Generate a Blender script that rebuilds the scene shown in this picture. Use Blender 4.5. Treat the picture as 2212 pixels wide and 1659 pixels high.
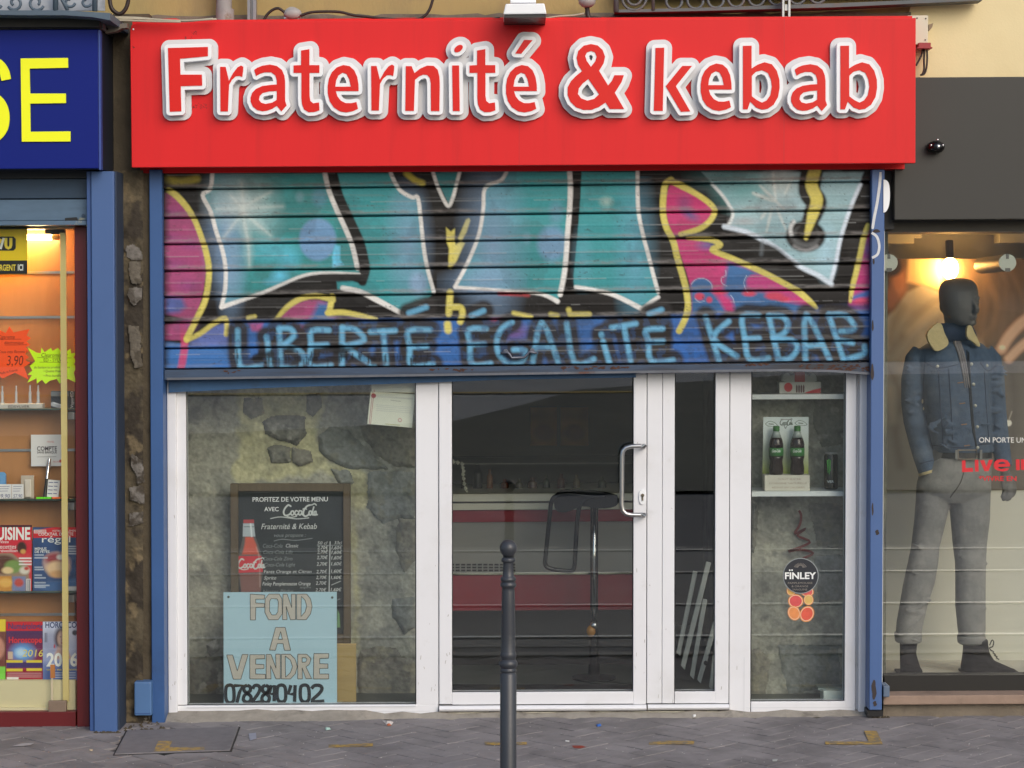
import bpy, bmesh, math, random
import numpy as np
from mathutils import Vector, Matrix
from mathutils.geometry import tessellate_polygon, delaunay_2d_cdt
from mathutils.bvhtree import BVHTree

for _o in list(bpy.data.objects):
    bpy.data.objects.remove(_o)
SC = bpy.context.scene
COL = SC.collection
rnd = random.Random(11)
nrg = np.random.RandomState(5)
R = math.radians

# ------------------------------------------------------------------ camera, sky, sun, exposure
FP, CX, CY = 4650.0, 1106.0, 829.5          # focal length and centre in units of a 2212 px wide frame
CAMY, CAMZ = -10.0, 1.85
TH = math.atan((829.5 - 690.0) / FP)        # slight downward tilt
K = 0.0055                                  # the street climbs a little to the right
cd = bpy.data.cameras.new('camera')
cam = bpy.data.objects.new('camera', cd)
COL.objects.link(cam)
cam.location = (0, CAMY, CAMZ)
cam.rotation_euler = (R(90) - TH, 0, 0)
cd.sensor_width = 36.0
cd.lens = 36.0 * FP / 2212.0
cd.clip_start, cd.clip_end = 0.1, 1500
SC.camera = cam

SUN_EL, SUN_AZ = R(30), R(150)              # azimuth measured from +Y (north) clockwise: behind the camera, to the right
w = bpy.data.worlds.new('World')
SC.world = w
w.use_nodes = True
wn = w.node_tree
wn.nodes.clear()
sky = wn.nodes.new('ShaderNodeTexSky')
sky.sky_type = 'NISHITA'
sky.sun_disc = False
sky.sun_elevation = SUN_EL
sky.sun_rotation = SUN_AZ
sky.air_density = 1.0
sky.dust_density = 2.2
sky.ozone_density = 1.0
bgn = wn.nodes.new('ShaderNodeBackground')
bgn.inputs['Strength'].default_value = 0.15
wo = wn.nodes.new('ShaderNodeOutputWorld')
wn.links.new(sky.outputs[0], bgn.inputs[0])
wn.links.new(bgn.outputs[0], wo.inputs[0])

sd_ = bpy.data.lights.new('sun', 'SUN')
sd_.energy = 0.95
sd_.angle = R(40)
sd_.color = (1.0, 0.94, 0.87)
sun = bpy.data.objects.new('sun', sd_)
COL.objects.link(sun)
_sdir = Vector((math.sin(SUN_AZ) * math.cos(SUN_EL), math.cos(SUN_AZ) * math.cos(SUN_EL), math.sin(SUN_EL)))
sun.rotation_euler = _sdir.to_track_quat('Z', 'Y').to_euler()
sun.location = _sdir * 30

vs = SC.view_settings
SC.display_settings.display_device = 'sRGB'
vs.view_transform = 'Standard'
vs.look = 'None'
vs.gamma = 1.0
vs.use_curve_mapping = False
vs.exposure = 0.21
SC.render.engine = 'CYCLES'
SC.cycles.use_denoising = True
SC.cycles.denoiser = 'OPENIMAGEDENOISE'
SC.cycles.denoising_input_passes = 'RGB_ALBEDO_NORMAL'
SC.cycles.denoising_prefilter = 'ACCURATE'
SC.cycles.denoising_quality = 'HIGH'
SC.cycles.use_adaptive_sampling = False
SC.cycles.transparent_max_bounces = 16
SC.cycles.max_bounces = 10
SC.cycles.sample_clamp_indirect = 6.0
SC.cycles.caustics_reflective = False
SC.cycles.caustics_refractive = False

# ------------------------------------------------------------------ pixel -> world
_c, _s = math.cos(TH), math.sin(TH)

def ray(u, v):
    a = (u - CX) / FP
    b = (CY - v) / FP
    return a, _c + b * _s, b * _c - _s

def P(u, v, Y):
    dx, dy, dz = ray(u, v)
    t = (Y - CAMY) / dy
    return Vector((dx * t, Y, CAMZ + dz * t))

def G(u, v, h=0.0):
    dx, dy, dz = ray(u, v)
    t = (CAMZ - h) / (K * dx - dz)
    return Vector((dx * t, CAMY + dy * t, CAMZ + dz * t))

def PA(u, v, Y):
    """vectorised P: arrays -> Nx3"""
    u = np.asarray(u, float); v = np.asarray(v, float)
    a = (u - CX) / FP; b = (CY - v) / FP
    dy = _c + b * _s; dz = b * _c - _s
    t = (np.asarray(Y, float) - CAMY) / dy
    return np.stack([a * t, np.broadcast_to(Y, a.shape) + 0 * a, CAMZ + dz * t], -1)

def S(Y):                                    # metres per frame pixel at depth Y
    return (Y - CAMY) / FP

# ------------------------------------------------------------------ colour and materials
def lin1(c):
    c = c / 255.0
    return c / 12.92 if c <= 0.04045 else ((c + 0.055) / 1.055) ** 2.4

def lin(rgb):
    return tuple(lin1(c) for c in rgb)

MATS = {}

def _mix(nt, fac, a, b, mode='MIX'):
    n = nt.nodes.new('ShaderNodeMix')
    n.data_type = 'RGBA'
    n.blend_type = mode
    for sock, val in ((n.inputs[0], fac), (n.inputs[6], a), (n.inputs[7], b)):
        if isinstance(val, bpy.types.NodeSocket):
            nt.links.new(val, sock)
        elif isinstance(val, (tuple, list)):
            sock.default_value = (*val[:3], 1)
        else:
            sock.default_value = val
    return n.outputs[2]

def _noise(nt, co, scale, detail=6, rough=.6, stretch=None):
    if stretch:
        mp = nt.nodes.new('ShaderNodeMapping')
        mp.inputs['Scale'].default_value = stretch
        nt.links.new(co, mp.inputs['Vector'])
        co = mp.outputs[0]
    n = nt.nodes.new('ShaderNodeTexNoise')
    n.inputs['Scale'].default_value = scale
    n.inputs['Detail'].default_value = detail
    n.inputs['Roughness'].default_value = rough
    nt.links.new(co, n.inputs['Vector'])
    return n.outputs['Fac']

def _ramp(nt, src, lo, hi):
    m = nt.nodes.new('ShaderNodeMapRange')
    m.interpolation_type = 'SMOOTHSTEP'
    m.inputs['From Min'].default_value = lo
    m.inputs['From Max'].default_value = hi
    nt.links.new(src, m.inputs['Value'])
    return m.outputs[0]

def M(name, rgb=(200, 200, 200), rough=.55, var=.10, scale=4, bump=.0, bscale=60, metal=0.0, spec=.5,
      dirt=None, damt=.5, dscale=3, dlo=.5, dhi=.75, stretch=None, attr=False, objrand=0.0, coat=0.0, dirt2=None, d2scale=20, d2lo=.62, d2hi=.75, wdirt=None, wscale=1.5, wamt=.5, wlo=.45, whi=.7):
    if name in MATS:
        return MATS[name]
    m = bpy.data.materials.new(name)
    m.use_nodes = True
    nt = m.node_tree
    bs = nt.nodes['Principled BSDF']
    tc = nt.nodes.new('ShaderNodeTexCoord')
    co = tc.outputs['Object']
    if objrand:
        oi = nt.nodes.new('ShaderNodeObjectInfo')
        va = nt.nodes.new('ShaderNodeVectorMath'); va.operation = 'ADD'
        cb = nt.nodes.new('ShaderNodeVectorMath'); cb.operation = 'SCALE'
        cb.inputs[0].default_value = (37, 23, 11)
        nt.links.new(oi.outputs['Random'], cb.inputs['Scale'])
        nt.links.new(co, va.inputs[0]); nt.links.new(cb.outputs[0], va.inputs[1])
        co = va.outputs[0]
    base = lin(rgb)
    if attr:
        an = nt.nodes.new('ShaderNodeAttribute'); an.attribute_name = 'Col'
        colr = an.outputs['Color']
    else:
        colr = base
    if var:
        n = _noise(nt, co, scale, stretch=stretch)
        v = nt.nodes.new('ShaderNodeMapRange')
        v.inputs['From Min'].default_value = .25; v.inputs['From Max'].default_value = .75
        v.inputs['To Min'].default_value = 1 - var; v.inputs['To Max'].default_value = 1 + var
        nt.links.new(n, v.inputs['Value'])
        src = v.outputs[0]
        if objrand:
            mm = nt.nodes.new('ShaderNodeMath'); mm.operation = 'MULTIPLY_ADD'
            mm.inputs[1].default_value = objrand; mm.inputs[2].default_value = -objrand / 2
            nt.links.new(oi.outputs['Random'], mm.inputs[0])
            ad = nt.nodes.new('ShaderNodeMath'); ad.operation = 'ADD'
            nt.links.new(src, ad.inputs[0]); nt.links.new(mm.outputs[0], ad.inputs[1])
            src = ad.outputs[0]
        vm = nt.nodes.new('ShaderNodeVectorMath'); vm.operation = 'SCALE'
        if isinstance(colr, tuple):
            vm.inputs[0].default_value = colr
        else:
            nt.links.new(colr, vm.inputs[0])
        nt.links.new(src, vm.inputs['Scale'])
        colr = vm.outputs[0]
    if dirt:
        d = _ramp(nt, _noise(nt, co, dscale, 8, .65, stretch), dlo, dhi)
        dm = nt.nodes.new('ShaderNodeMath'); dm.operation = 'MULTIPLY'; dm.inputs[1].default_value = damt
        nt.links.new(d, dm.inputs[0])
        colr = _mix(nt, dm.outputs[0], colr, lin(dirt))
    if dirt2:
        d = _ramp(nt, _noise(nt, co, d2scale, 6, .7), d2lo, d2hi)
        colr = _mix(nt, d, colr, lin(dirt2))
    if wdirt:
        ge = nt.nodes.new('ShaderNodeNewGeometry')
        d = _ramp(nt, _noise(nt, ge.outputs['Position'], wscale, 8, .62), wlo, whi)
        dm = nt.nodes.new('ShaderNodeMath'); dm.operation = 'MULTIPLY'; dm.inputs[1].default_value = wamt
        nt.links.new(d, dm.inputs[0])
        colr = _mix(nt, dm.outputs[0], colr, lin(wdirt))
    if isinstance(colr, tuple):
        bs.inputs['Base Color'].default_value = (*colr, 1)
    else:
        nt.links.new(colr, bs.inputs['Base Color'])
    bs.inputs['Roughness'].default_value = rough
    bs.inputs['Metallic'].default_value = metal
    bs.inputs['Specular IOR Level'].default_value = spec
    bs.inputs['Coat Weight'].default_value = coat
    if bump:
        b = nt.nodes.new('ShaderNodeBump')
        b.inputs['Strength'].default_value = 1.0
        b.inputs['Distance'].default_value = bump
        nt.links.new(_noise(nt, co, bscale, 5, .6, stretch), b.inputs['Height'])
        nt.links.new(b.outputs[0], bs.inputs['Normal'])
    MATS[name] = m
    return m

def EM(name, rgb, strength):
    m = bpy.data.materials.new(name)
    m.use_nodes = True
    bs = m.node_tree.nodes['Principled BSDF']
    bs.inputs['Base Color'].default_value = (*lin(rgb), 1)
    bs.inputs['Emission Color'].default_value = (*lin(rgb), 1)
    bs.inputs['Emission Strength'].default_value = strength
    return m

def GLASS(name, f0=.05, tint=(1, 1, 1), rough=0.0, wob=0.0):
    m = bpy.data.materials.new(name)
    m.use_nodes = True
    nt = m.node_tree
    nt.nodes.clear()
    o = nt.nodes.new('ShaderNodeOutputMaterial')
    tr = nt.nodes.new('ShaderNodeBsdfTransparent'); tr.inputs[0].default_value = (*tint, 1)
    gl = nt.nodes.new('ShaderNodeBsdfGlossy'); gl.inputs['Roughness'].default_value = rough
    lw = nt.nodes.new('ShaderNodeLayerWeight'); lw.inputs[0].default_value = .5
    p5 = nt.nodes.new('ShaderNodeMath'); p5.operation = 'POWER'; p5.inputs[1].default_value = 5
    nt.links.new(lw.outputs['Facing'], p5.inputs[0])
    ma = nt.nodes.new('ShaderNodeMath'); ma.operation = 'MULTIPLY_ADD'
    ma.inputs[1].default_value = 1 - f0; ma.inputs[2].default_value = f0
    nt.links.new(p5.outputs[0], ma.inputs[0])
    mx = nt.nodes.new('ShaderNodeMixShader')
    nt.links.new(ma.outputs[0], mx.inputs[0])
    nt.links.new(tr.outputs[0], mx.inputs[1]); nt.links.new(gl.outputs[0], mx.inputs[2])
    if wob:
        tc = nt.nodes.new('ShaderNodeTexCoord')
        b = nt.nodes.new('ShaderNodeBump'); b.inputs['Distance'].default_value = wob; b.inputs['Strength'].default_value = 1
        nt.links.new(_noise(nt, tc.outputs['Object'], 1.3, 1, .3), b.inputs['Height'])
        nt.links.new(b.outputs[0], gl.inputs['Normal'])
    nt.links.new(mx.outputs[0], o.inputs[0])
    return m

# ------------------------------------------------------------------ objects
ORG = {}

def tag(o, label=None, cat=None, group=None, kind=None):
    if label: o['label'] = label
    if cat: o['category'] = cat
    if group: o['group'] = group
    if kind: o['kind'] = kind
    return o

def thing(name, label, cat, origin, group=None):
    o = bpy.data.objects.new(name, None)
    o.empty_display_size = .1
    COL.objects.link(o)
    o.location = origin
    ORG[o.name] = Vector(origin)
    return tag(o, label, cat, group)

def mk(name, verts, faces, mat, parent=None, smooth=False, bevel=0, bseg=2, cols=None, label=None, cat=None, group=None, kind=None, origin=None, shell=False):
    """link ONE mesh object; verts in world metres"""
    V = np.asarray(verts, float).reshape(-1, 3)
    if parent is not None:
        org = ORG[parent.name]
    elif origin is not None:
        org = Vector(origin)
    else:
        lo, hi = V.min(0), V.max(0)
        org = Vector(((lo[0] + hi[0]) / 2, (lo[1] + hi[1]) / 2, lo[2]))
    V = V - np.array(org)
    me = bpy.data.meshes.new(name)
    me.from_pydata(V.tolist(), [], [tuple(int(i) for i in f) for f in faces])
    if cols is not None:
        a = me.color_attributes.new('Col', 'FLOAT_COLOR', 'POINT')
        c4 = np.ones((len(V), 4), np.float32)
        c4[:, :3] = cols
        a.data.foreach_set('color', c4.ravel())
    if bevel or not shell:
        bm = bmesh.new()
        bm.from_mesh(me)
        if not shell:
            bmesh.ops.recalc_face_normals(bm, faces=bm.faces)
        if bevel:
            es = [e for e in bm.edges if len(e.link_faces) == 2 and e.calc_face_angle(0) > .6]
            bmesh.ops.bevel(bm, geom=es, offset=bevel, segments=bseg, profile=.6, affect='EDGES', clamp_overlap=True)
        bm.to_mesh(me)
        bm.free()
    me.materials.append(mat)
    if smooth:
        me.shade_smooth()
        if smooth == 'auto':
            me.set_sharp_from_angle(angle=R(38))
    o = bpy.data.objects.new(name, me)
    COL.objects.link(o)
    if parent is not None:
        o.parent = parent
        ORG[o.name] = org
    else:
        o.location = org
        ORG[o.name] = org
    return tag(o, label, cat, group, kind)

BF = [(0, 1, 2, 3), (4, 7, 6, 5), (0, 4, 5, 1), (1, 5, 6, 2), (2, 6, 7, 3), (3, 7, 4, 0)]

def join(*parts):
    vv, ff = [], []
    for v, f in parts:
        b = len(vv)
        vv += [tuple(x) for x in v]
        ff += [tuple(i + b for i in q) for q in f]
    return vv, ff

def box(u0, u1, v0, v1, Yf, Yb, k=K, Yr=None):
    Yr = Yf if Yr is None else Yr
    um, vm = (u0 + u1) / 2, (v0 + v1) / 2
    xa, xb = P(u0, vm, Yr).x, P(u1, vm, Yr).x
    zt, zb = P(um, v0, Yr).z, P(um, v1, Yr).z
    xm = (xa + xb) / 2
    da, db = k * (xa - xm), k * (xb - xm)
    return ([(xa, Yf, zb + da), (xb, Yf, zb + db), (xb, Yf, zt + db), (xa, Yf, zt + da),
             (xa, Yb, zb + da), (xb, Yb, zb + db), (xb, Yb, zt + db), (xa, Yb, zt + da)], BF)

def wbox(x0, x1, y0, y1, z0, z1):
    return ([(x0, y0, z0), (x1, y0, z0), (x1, y0, z1), (x0, y0, z1), (x0, y1, z0), (x1, y1, z0), (x1, y1, z1), (x0, y1, z1)], BF)

def prism(loops, Yf, Yb, Yr=None, xz=False):
    """extrude 2-D loops (frame pixels at depth Yr, or metres x,z) between Yf and Yb; holes by even-odd"""
    Yr = Yf if Yr is None else Yr
    L = []
    for lp in loops:
        if xz:
            L.append([(p[0], p[1]) for p in lp])
        else:
            L.append([(q.x, q.z) for q in (P(p[0], p[1], Yr) for p in lp)])
    flat = [p for lp in L for p in lp]
    if len(flat) > 30 or len(L) > 1:
        es, b = [], 0
        for lp in L:
            es += [(b + i, b + (i + 1) % len(lp)) for i in range(len(lp))]
            b += len(lp)
        cv, _, cf, co_, _, _ = delaunay_2d_cdt([Vector(p) for p in flat], es, [], 0, 1e-7)
        back = [o_[0] if o_ else None for o_ in co_]
        cen = np.array([sum((cv[i] for i in t), Vector((0, 0))) / 3 for t in cf])
        ok = np.zeros(len(cf), bool)
        for lp in L: ok ^= inside(cen[:, 0], cen[:, 1], lp)
        tris = [tuple(back[i] for i in t) for t, k_ in zip(cf, ok) if k_ and all(back[i] is not None for i in t)]
    else:
        tris = tessellate_polygon([[Vector((x, z, 0)) for x, z in lp] for lp in L])
    n = len(flat)
    V = [(x, Yf, z) for x, z in flat] + [(x, Yb, z) for x, z in flat]
    Fc = [tuple(t) for t in tris] + [tuple(i + n for i in reversed(t)) for t in tris]
    b = 0
    for lp in L:
        m = len(lp)
        for i in range(m):
            j = (i + 1) % m
            Fc.append((b + i, b + j, b + j + n, b + i + n))
        b += m
    return V, Fc

def tube(pts, rad, n=8, cap=True, yax=None):
    """loft along world points; rad: number, list of numbers or list of (r_in_picture, r_depth)"""
    pts = [Vector(p) for p in pts]
    m = len(pts)
    if not isinstance(rad, (list, tuple)):
        rad = [rad] * m
    rad = [(r, r) if not isinstance(r, (tuple, list)) else r for r in rad]
    V, Fc = [], []
    px = None
    for i, p in enumerate(pts):
        t = (pts[min(i + 1, m - 1)] - pts[max(i - 1, 0)]).normalized()
        ref = Vector((0, 1, 0)) if abs(t.y) < .9 else Vector((0, 0, 1))
        ax = ref.cross(t).normalized()
        if px is not None and ax.dot(px) < 0:
            ax = -ax
        px = ax
        ay = t.cross(ax).normalized()
        for k in range(n):
            a = 2 * math.pi * k / n
            V.append(p + ax * (math.cos(a) * rad[i][0]) + ay * (math.sin(a) * rad[i][1]))
    for i in range(m - 1):
        for k in range(n):
            k2 = (k + 1) % n
            Fc.append((i * n + k, i * n + k2, (i + 1) * n + k2, (i + 1) * n + k))
    if cap:
        Fc.append(tuple(range(n - 1, -1, -1)))
        Fc.append(tuple((m - 1) * n + k for k in range(n)))
    return V, Fc

def lathe(c, prof, n=24):
    """profile [(r, z)] bottom to top about a vertical axis through c"""
    V, Fc = [], []
    for r, z in prof:
        for k in range(n):
            a = 2 * math.pi * k / n
            V.append((c[0] + r * math.cos(a), c[1] + r * math.sin(a), c[2] + z))
    for i in range(len(prof) - 1):
        for k in range(n):
            k2 = (k + 1) % n
            Fc.append((i * n + k, i * n + k2, (i + 1) * n + k2, (i + 1) * n + k))
    Fc.append(tuple(range(n - 1, -1, -1)))
    Fc.append(tuple((len(prof) - 1) * n + k for k in range(n)))
    return V, Fc

def disc(u, v, r, Yf, Yb, n=20, Yr=None):
    return prism([[(u + r * math.cos(2 * math.pi * k / n), v + r * math.sin(2 * math.pi * k / n)) for k in range(n)]], Yf, Yb, Yr)

def ellipsoid(c, rx, ry, rz, n=14, m=10):
    V, Fc = [], []
    for i in range(m + 1):
        th = math.pi * i / m
        for k in range(n):
            a = 2 * math.pi * k / n
            V.append((c[0] + rx * math.sin(th) * math.cos(a), c[1] + ry * math.sin(th) * math.sin(a), c[2] - rz * math.cos(th)))
    for i in range(m):
        for k in range(n):
            k2 = (k + 1) % n
            Fc.append((i * n + k, i * n + k2, (i + 1) * n + k2, (i + 1) * n + k))
    return V, Fc

def smooth_path(pts, n=6, closed=False):
    """Catmull-Rom through 2-D or 3-D points"""
    pts = [np.array(p, float) for p in pts]
    m = len(pts)
    out = []
    rng = range(m) if closed else range(m - 1)
    for i in rng:
        if closed:
            p0, p1, p2, p3 = pts[(i - 1) % m], pts[i], pts[(i + 1) % m], pts[(i + 2) % m]
        else:
            p0, p1, p2, p3 = pts[max(i - 1, 0)], pts[i], pts[i + 1], pts[min(i + 2, m - 1)]
        for j in range(n):
            t = j / n
            out.append(.5 * ((2 * p1) + (-p0 + p2) * t + (2 * p0 - 5 * p1 + 4 * p2 - p3) * t * t + (-p0 + 3 * p1 - 3 * p2 + p3) * t ** 3))
    if not closed:
        out.append(pts[-1])
    return [tuple(p) for p in out]

def ribbon(pts, w, Yf, Yb):
    """flat stroke of width w pixels along pixel points, as a prism"""
    pts = [np.array(p, float) for p in pts]
    m = len(pts)
    ws = w if isinstance(w, (list, tuple)) else [w] * m
    L, Rr = [], []
    for i, p in enumerate(pts):
        t = pts[min(i + 1, m - 1)] - pts[max(i - 1, 0)]
        t = t / (np.hypot(*t) + 1e-9)
        nn = np.array((-t[1], t[0])) * ws[i] / 2
        L.append(tuple(p + nn)); Rr.append(tuple(p - nn))
    V, Fc = [], []
    for Y in (Yf, Yb):
        for q in L: V.append(P(*q, Y if Y == Yf else Yf) + Vector((0, Y - Yf, 0)))
        for q in Rr: V.append(P(*q, Yf) + Vector((0, Y - Yf, 0)))
    for i in range(m - 1):
        a, b, c, d = i, i + 1, m + i + 1, m + i
        o = 2 * m
        Fc += [(a, b, c, d), (a + o, d + o, c + o, b + o), (a, a + o, b + o, b), (d, c, c + o, d + o)]
    Fc += [(0, m, 3 * m, 2 * m), (m - 1, 3 * m - 1, 4 * m - 1, 2 * m - 1)]
    return V, Fc

# ------------------------------------------------------------------ text
_caph = {}

def _textmesh(s, bold, shear, res=3):
    c = bpy.data.curves.new('lettering', 'FONT')
    c.body = s
    c.size = 1.0
    c.offset = bold
    c.shear = shear
    c.resolution_u = res
    o = bpy.data.objects.new('lettering', c)
    COL.objects.link(o)
    dg = bpy.context.evaluated_depsgraph_get()
    me = o.evaluated_get(dg).to_mesh()
    V = np.array([v.co[:] for v in me.vertices]).reshape(-1, 3)
    Fc = [tuple(p.vertices) for p in me.polygons]
    o.evaluated_get(dg).to_mesh_clear()
    bpy.data.objects.remove(o)
    bpy.data.curves.remove(c)
    return V, Fc

def caph():
    if 'h' not in _caph:
        V, _ = _textmesh('H', 0, 0)
        _caph['h'] = V[:, 1].max() - V[:, 1].min()
    return _caph['h']

def textgeo(s, u0, vb, ch, Y, u1=None, bold=0.0, shear=0.0, slope=.005, res=3, rot=0.0):
    """letters as a thin sheet floating at depth Y; baseline v=vb at u0, cap height ch px, optional right end u1"""
    V, Fc = _textmesh(s, bold, shear, res)
    if not len(V):
        return [], []
    sc = ch / caph()
    x0, x1 = V[:, 0].min(), V[:, 0].max()
    sx = sc if u1 is None else (u1 - u0) / (x1 - x0)
    du = (V[:, 0] - x0) * sx
    dv = -V[:, 1] * sc
    cr, sr = math.cos(rot), math.sin(rot)
    uu = u0 + du * cr - dv * sr
    vv = vb + du * sr + dv * cr - slope * du
    return PA(uu, vv, Y).tolist(), Fc

def text(parent, mat, *a, name='lettering', **k):
    V, Fc = textgeo(*a, **k)
    return mk(name, V, Fc, mat, parent, shell=True)

# ------------------------------------------------------------------ painting flat print onto fine grids
def segdist(X, Y, pts, closed=False):
    d = np.full(X.shape, 1e9)
    par = np.zeros(X.shape)
    n = len(pts)
    for i in range(n if closed else n - 1):
        ax, ay = pts[i]; bx, by = pts[(i + 1) % n]
        vx, vy = bx - ax, by - ay
        L = vx * vx + vy * vy + 1e-9
        t = np.clip(((X - ax) * vx + (Y - ay) * vy) / L, 0, 1)
        dd = np.hypot(X - ax - t * vx, Y - ay - t * vy)
        q = dd < d
        d = np.where(q, dd, d)
        par = np.where(q, i + t, par)
    return d, par

def inside(X, Y, pts):
    c = np.zeros(X.shape, bool)
    n = len(pts)
    for i in range(n):
        ax, ay = pts[i]; bx, by = pts[(i + 1) % n]
        if ay == by:
            continue
        q = ((ay > Y) != (by > Y)) & (X < (bx - ax) * (Y - ay) / (by - ay) + ax)
        c ^= q
    return c

def vnoise(X, Y, sx, sy, seed=0):
    rs = np.random.RandomState(seed)
    T = rs.rand(64, 64)
    x = np.asarray(X) / sx + 17.3; y = np.asarray(Y) / sy + 9.1
    xi = np.floor(x).astype(int); yi = np.floor(y).astype(int)
    fx = x - xi; fy = y - yi
    fx = fx * fx * (3 - 2 * fx); fy = fy * fy * (3 - 2 * fy)
    g = lambda a, b: T[a % 64, b % 64]
    return (g(xi, yi) * (1 - fx) + g(xi + 1, yi) * fx) * (1 - fy) + (g(xi, yi + 1) * (1 - fx) + g(xi + 1, yi + 1) * fx) * fy

class Paint:
    def __init__(s, U, V, base):
        s.U, s.V = np.asarray(U, float), np.asarray(V, float)
        s.c = np.tile(np.array(lin(base)), (len(s.U), 1))
        s.ox = s.oy = 0.0
        s.k = 1.0

    def frame(s, ox, oy, k):                 # following coordinates: u = ox + x / k
        s.ox, s.oy, s.k = ox, oy, k

    def _t(s, pts):
        return [(s.ox + p[0] / s.k, s.oy + p[1] / s.k) for p in pts]

    def _put(s, idx, a, col):
        a = a[:, None]
        s.c[idx] = s.c[idx] * (1 - a) + np.array(lin(col)) * a

    def _box(s, pts, pad):
        a = np.array(pts)
        lo, hi = a.min(0) - pad, a.max(0) + pad
        return np.where((s.U > lo[0]) & (s.U < hi[0]) & (s.V > lo[1]) & (s.V < hi[1]))[0]

    def poly(s, pts, col, soft=2.0, al=1.0, sm=0):
        pts = s._t(pts)
        if sm:
            pts = smooth_path(pts, sm, True)
        idx = s._box(pts, soft)
        if not len(idx): return
        d, _ = segdist(s.U[idx], s.V[idx], pts, True)
        sd = np.where(inside(s.U[idx], s.V[idx], pts), -d, d)
        s._put(idx, np.clip(.5 - sd / soft, 0, 1) * al, col)

    def stroke(s, pts, w, col, soft=2.0, al=1.0, sm=4, ws=None):
        """w in local units; ws optional list of relative widths along the path"""
        pts = s._t(pts)
        n0 = len(pts)
        if sm and len(pts) > 2:
            pts = smooth_path(pts, sm)
        else:
            sm = 1
        w = w / s.k
        idx = s._box(pts, w / 2 + soft)
        if not len(idx): return
        d, par = segdist(s.U[idx], s.V[idx], pts)
        hw = w / 2
        if ws is not None:
            hw = hw * np.interp(par / max(len(pts) - 1, 1) * (len(ws) - 1), range(len(ws)), ws)
        s._put(idx, np.clip(.5 - (d - hw) / soft, 0, 1) * al, col)

    def ell(s, cx, cy, rx, ry, col, soft=2.0, al=1.0, rot=0.0):
        (cx, cy), = s._t([(cx, cy)])
        rx /= s.k; ry /= s.k
        m = max(rx, ry) + soft
        idx = np.where((abs(s.U - cx) < m) & (abs(s.V - cy) < m))[0]
        if not len(idx): return
        x = s.U[idx] - cx; y = s.V[idx] - cy
        x, y = x * math.cos(rot) + y * math.sin(rot), -x * math.sin(rot) + y * math.cos(rot)
        q = np.hypot(x / rx, y / ry)
        s._put(idx, np.clip(.5 - (q - 1) * min(rx, ry) / soft, 0, 1) * al, col)

    def rect(s, x0, y0, x1, y1, col, soft=1.0, al=1.0):
        s.poly([(x0, y0), (x1, y0), (x1, y1), (x0, y1)], col, soft, al)

    def mul(s, sx, sy, amt, seed):
        n = vnoise(s.U, s.V, sx, sy, seed)
        s.c *= (1 + (n - .5) * 2 * amt)[:, None]

def sheet(name, quad, Y, step, base, fn, mat, parent=None, thick=.004, **kw):
    """painted print: quad = 4 pixel corners (tl, tr, br, bl) or (u0,u1,v0,v1)"""
    if len(quad) == 4 and not isinstance(quad[0], (tuple, list)):
        a, b, c, d = quad
        quad = [(a, c), (b, c), (b, d), (a, d)]
    q = [np.array(p, float) for p in quad]
    wpx = max(np.hypot(*(q[1] - q[0])), np.hypot(*(q[2] - q[3])))
    hpx = max(np.hypot(*(q[3] - q[0])), np.hypot(*(q[2] - q[1])))
    nu, nv = max(2, int(wpx / step)), max(2, int(hpx / step))
    s, t = np.meshgrid(np.linspace(0, 1, nu + 1), np.linspace(0, 1, nv + 1))
    s = s.ravel()[:, None]; t = t.ravel()[:, None]
    uv = (q[0] * (1 - s) + q[1] * s) * (1 - t) + (q[3] * (1 - s) + q[2] * s) * t
    pt = Paint(uv[:, 0], uv[:, 1], base)
    fn(pt)
    V = PA(uv[:, 0], uv[:, 1], Y)
    n = len(V)
    back = V.copy(); back[:, 1] += thick
    ci = [0, nu, (nu + 1) * (nv + 1) - 1, (nu + 1) * nv]
    W = nu + 1
    Fc = [(j * W + i, j * W + i + 1, (j + 1) * W + i + 1, (j + 1) * W + i) for j in range(nv) for i in range(nu)]
    Vb = V[ci] + np.array((0, thick, 0))
    allV = np.vstack([V, Vb])
    cols = np.vstack([pt.c, pt.c[ci]])
    Fc.append((n + 3, n + 2, n + 1, n))
    top = list(range(0, W)); bot = list(range((nv) * W, (nv + 1) * W))
    lef = [j * W for j in range(nv + 1)]; rig = [j * W + nu for j in range(nv + 1)]
    Fc.append(tuple(reversed(top)) + (n, n + 1))
    Fc.append(tuple(bot) + (n + 2, n + 3))
    Fc.append(tuple(lef) + (n + 3, n))
    Fc.append(tuple(reversed(rig)) + (n + 1, n + 2))
    return mk(name, allV, Fc, mat, parent, cols=np.clip(cols, 0, 1), shell=True, **kw)

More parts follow.
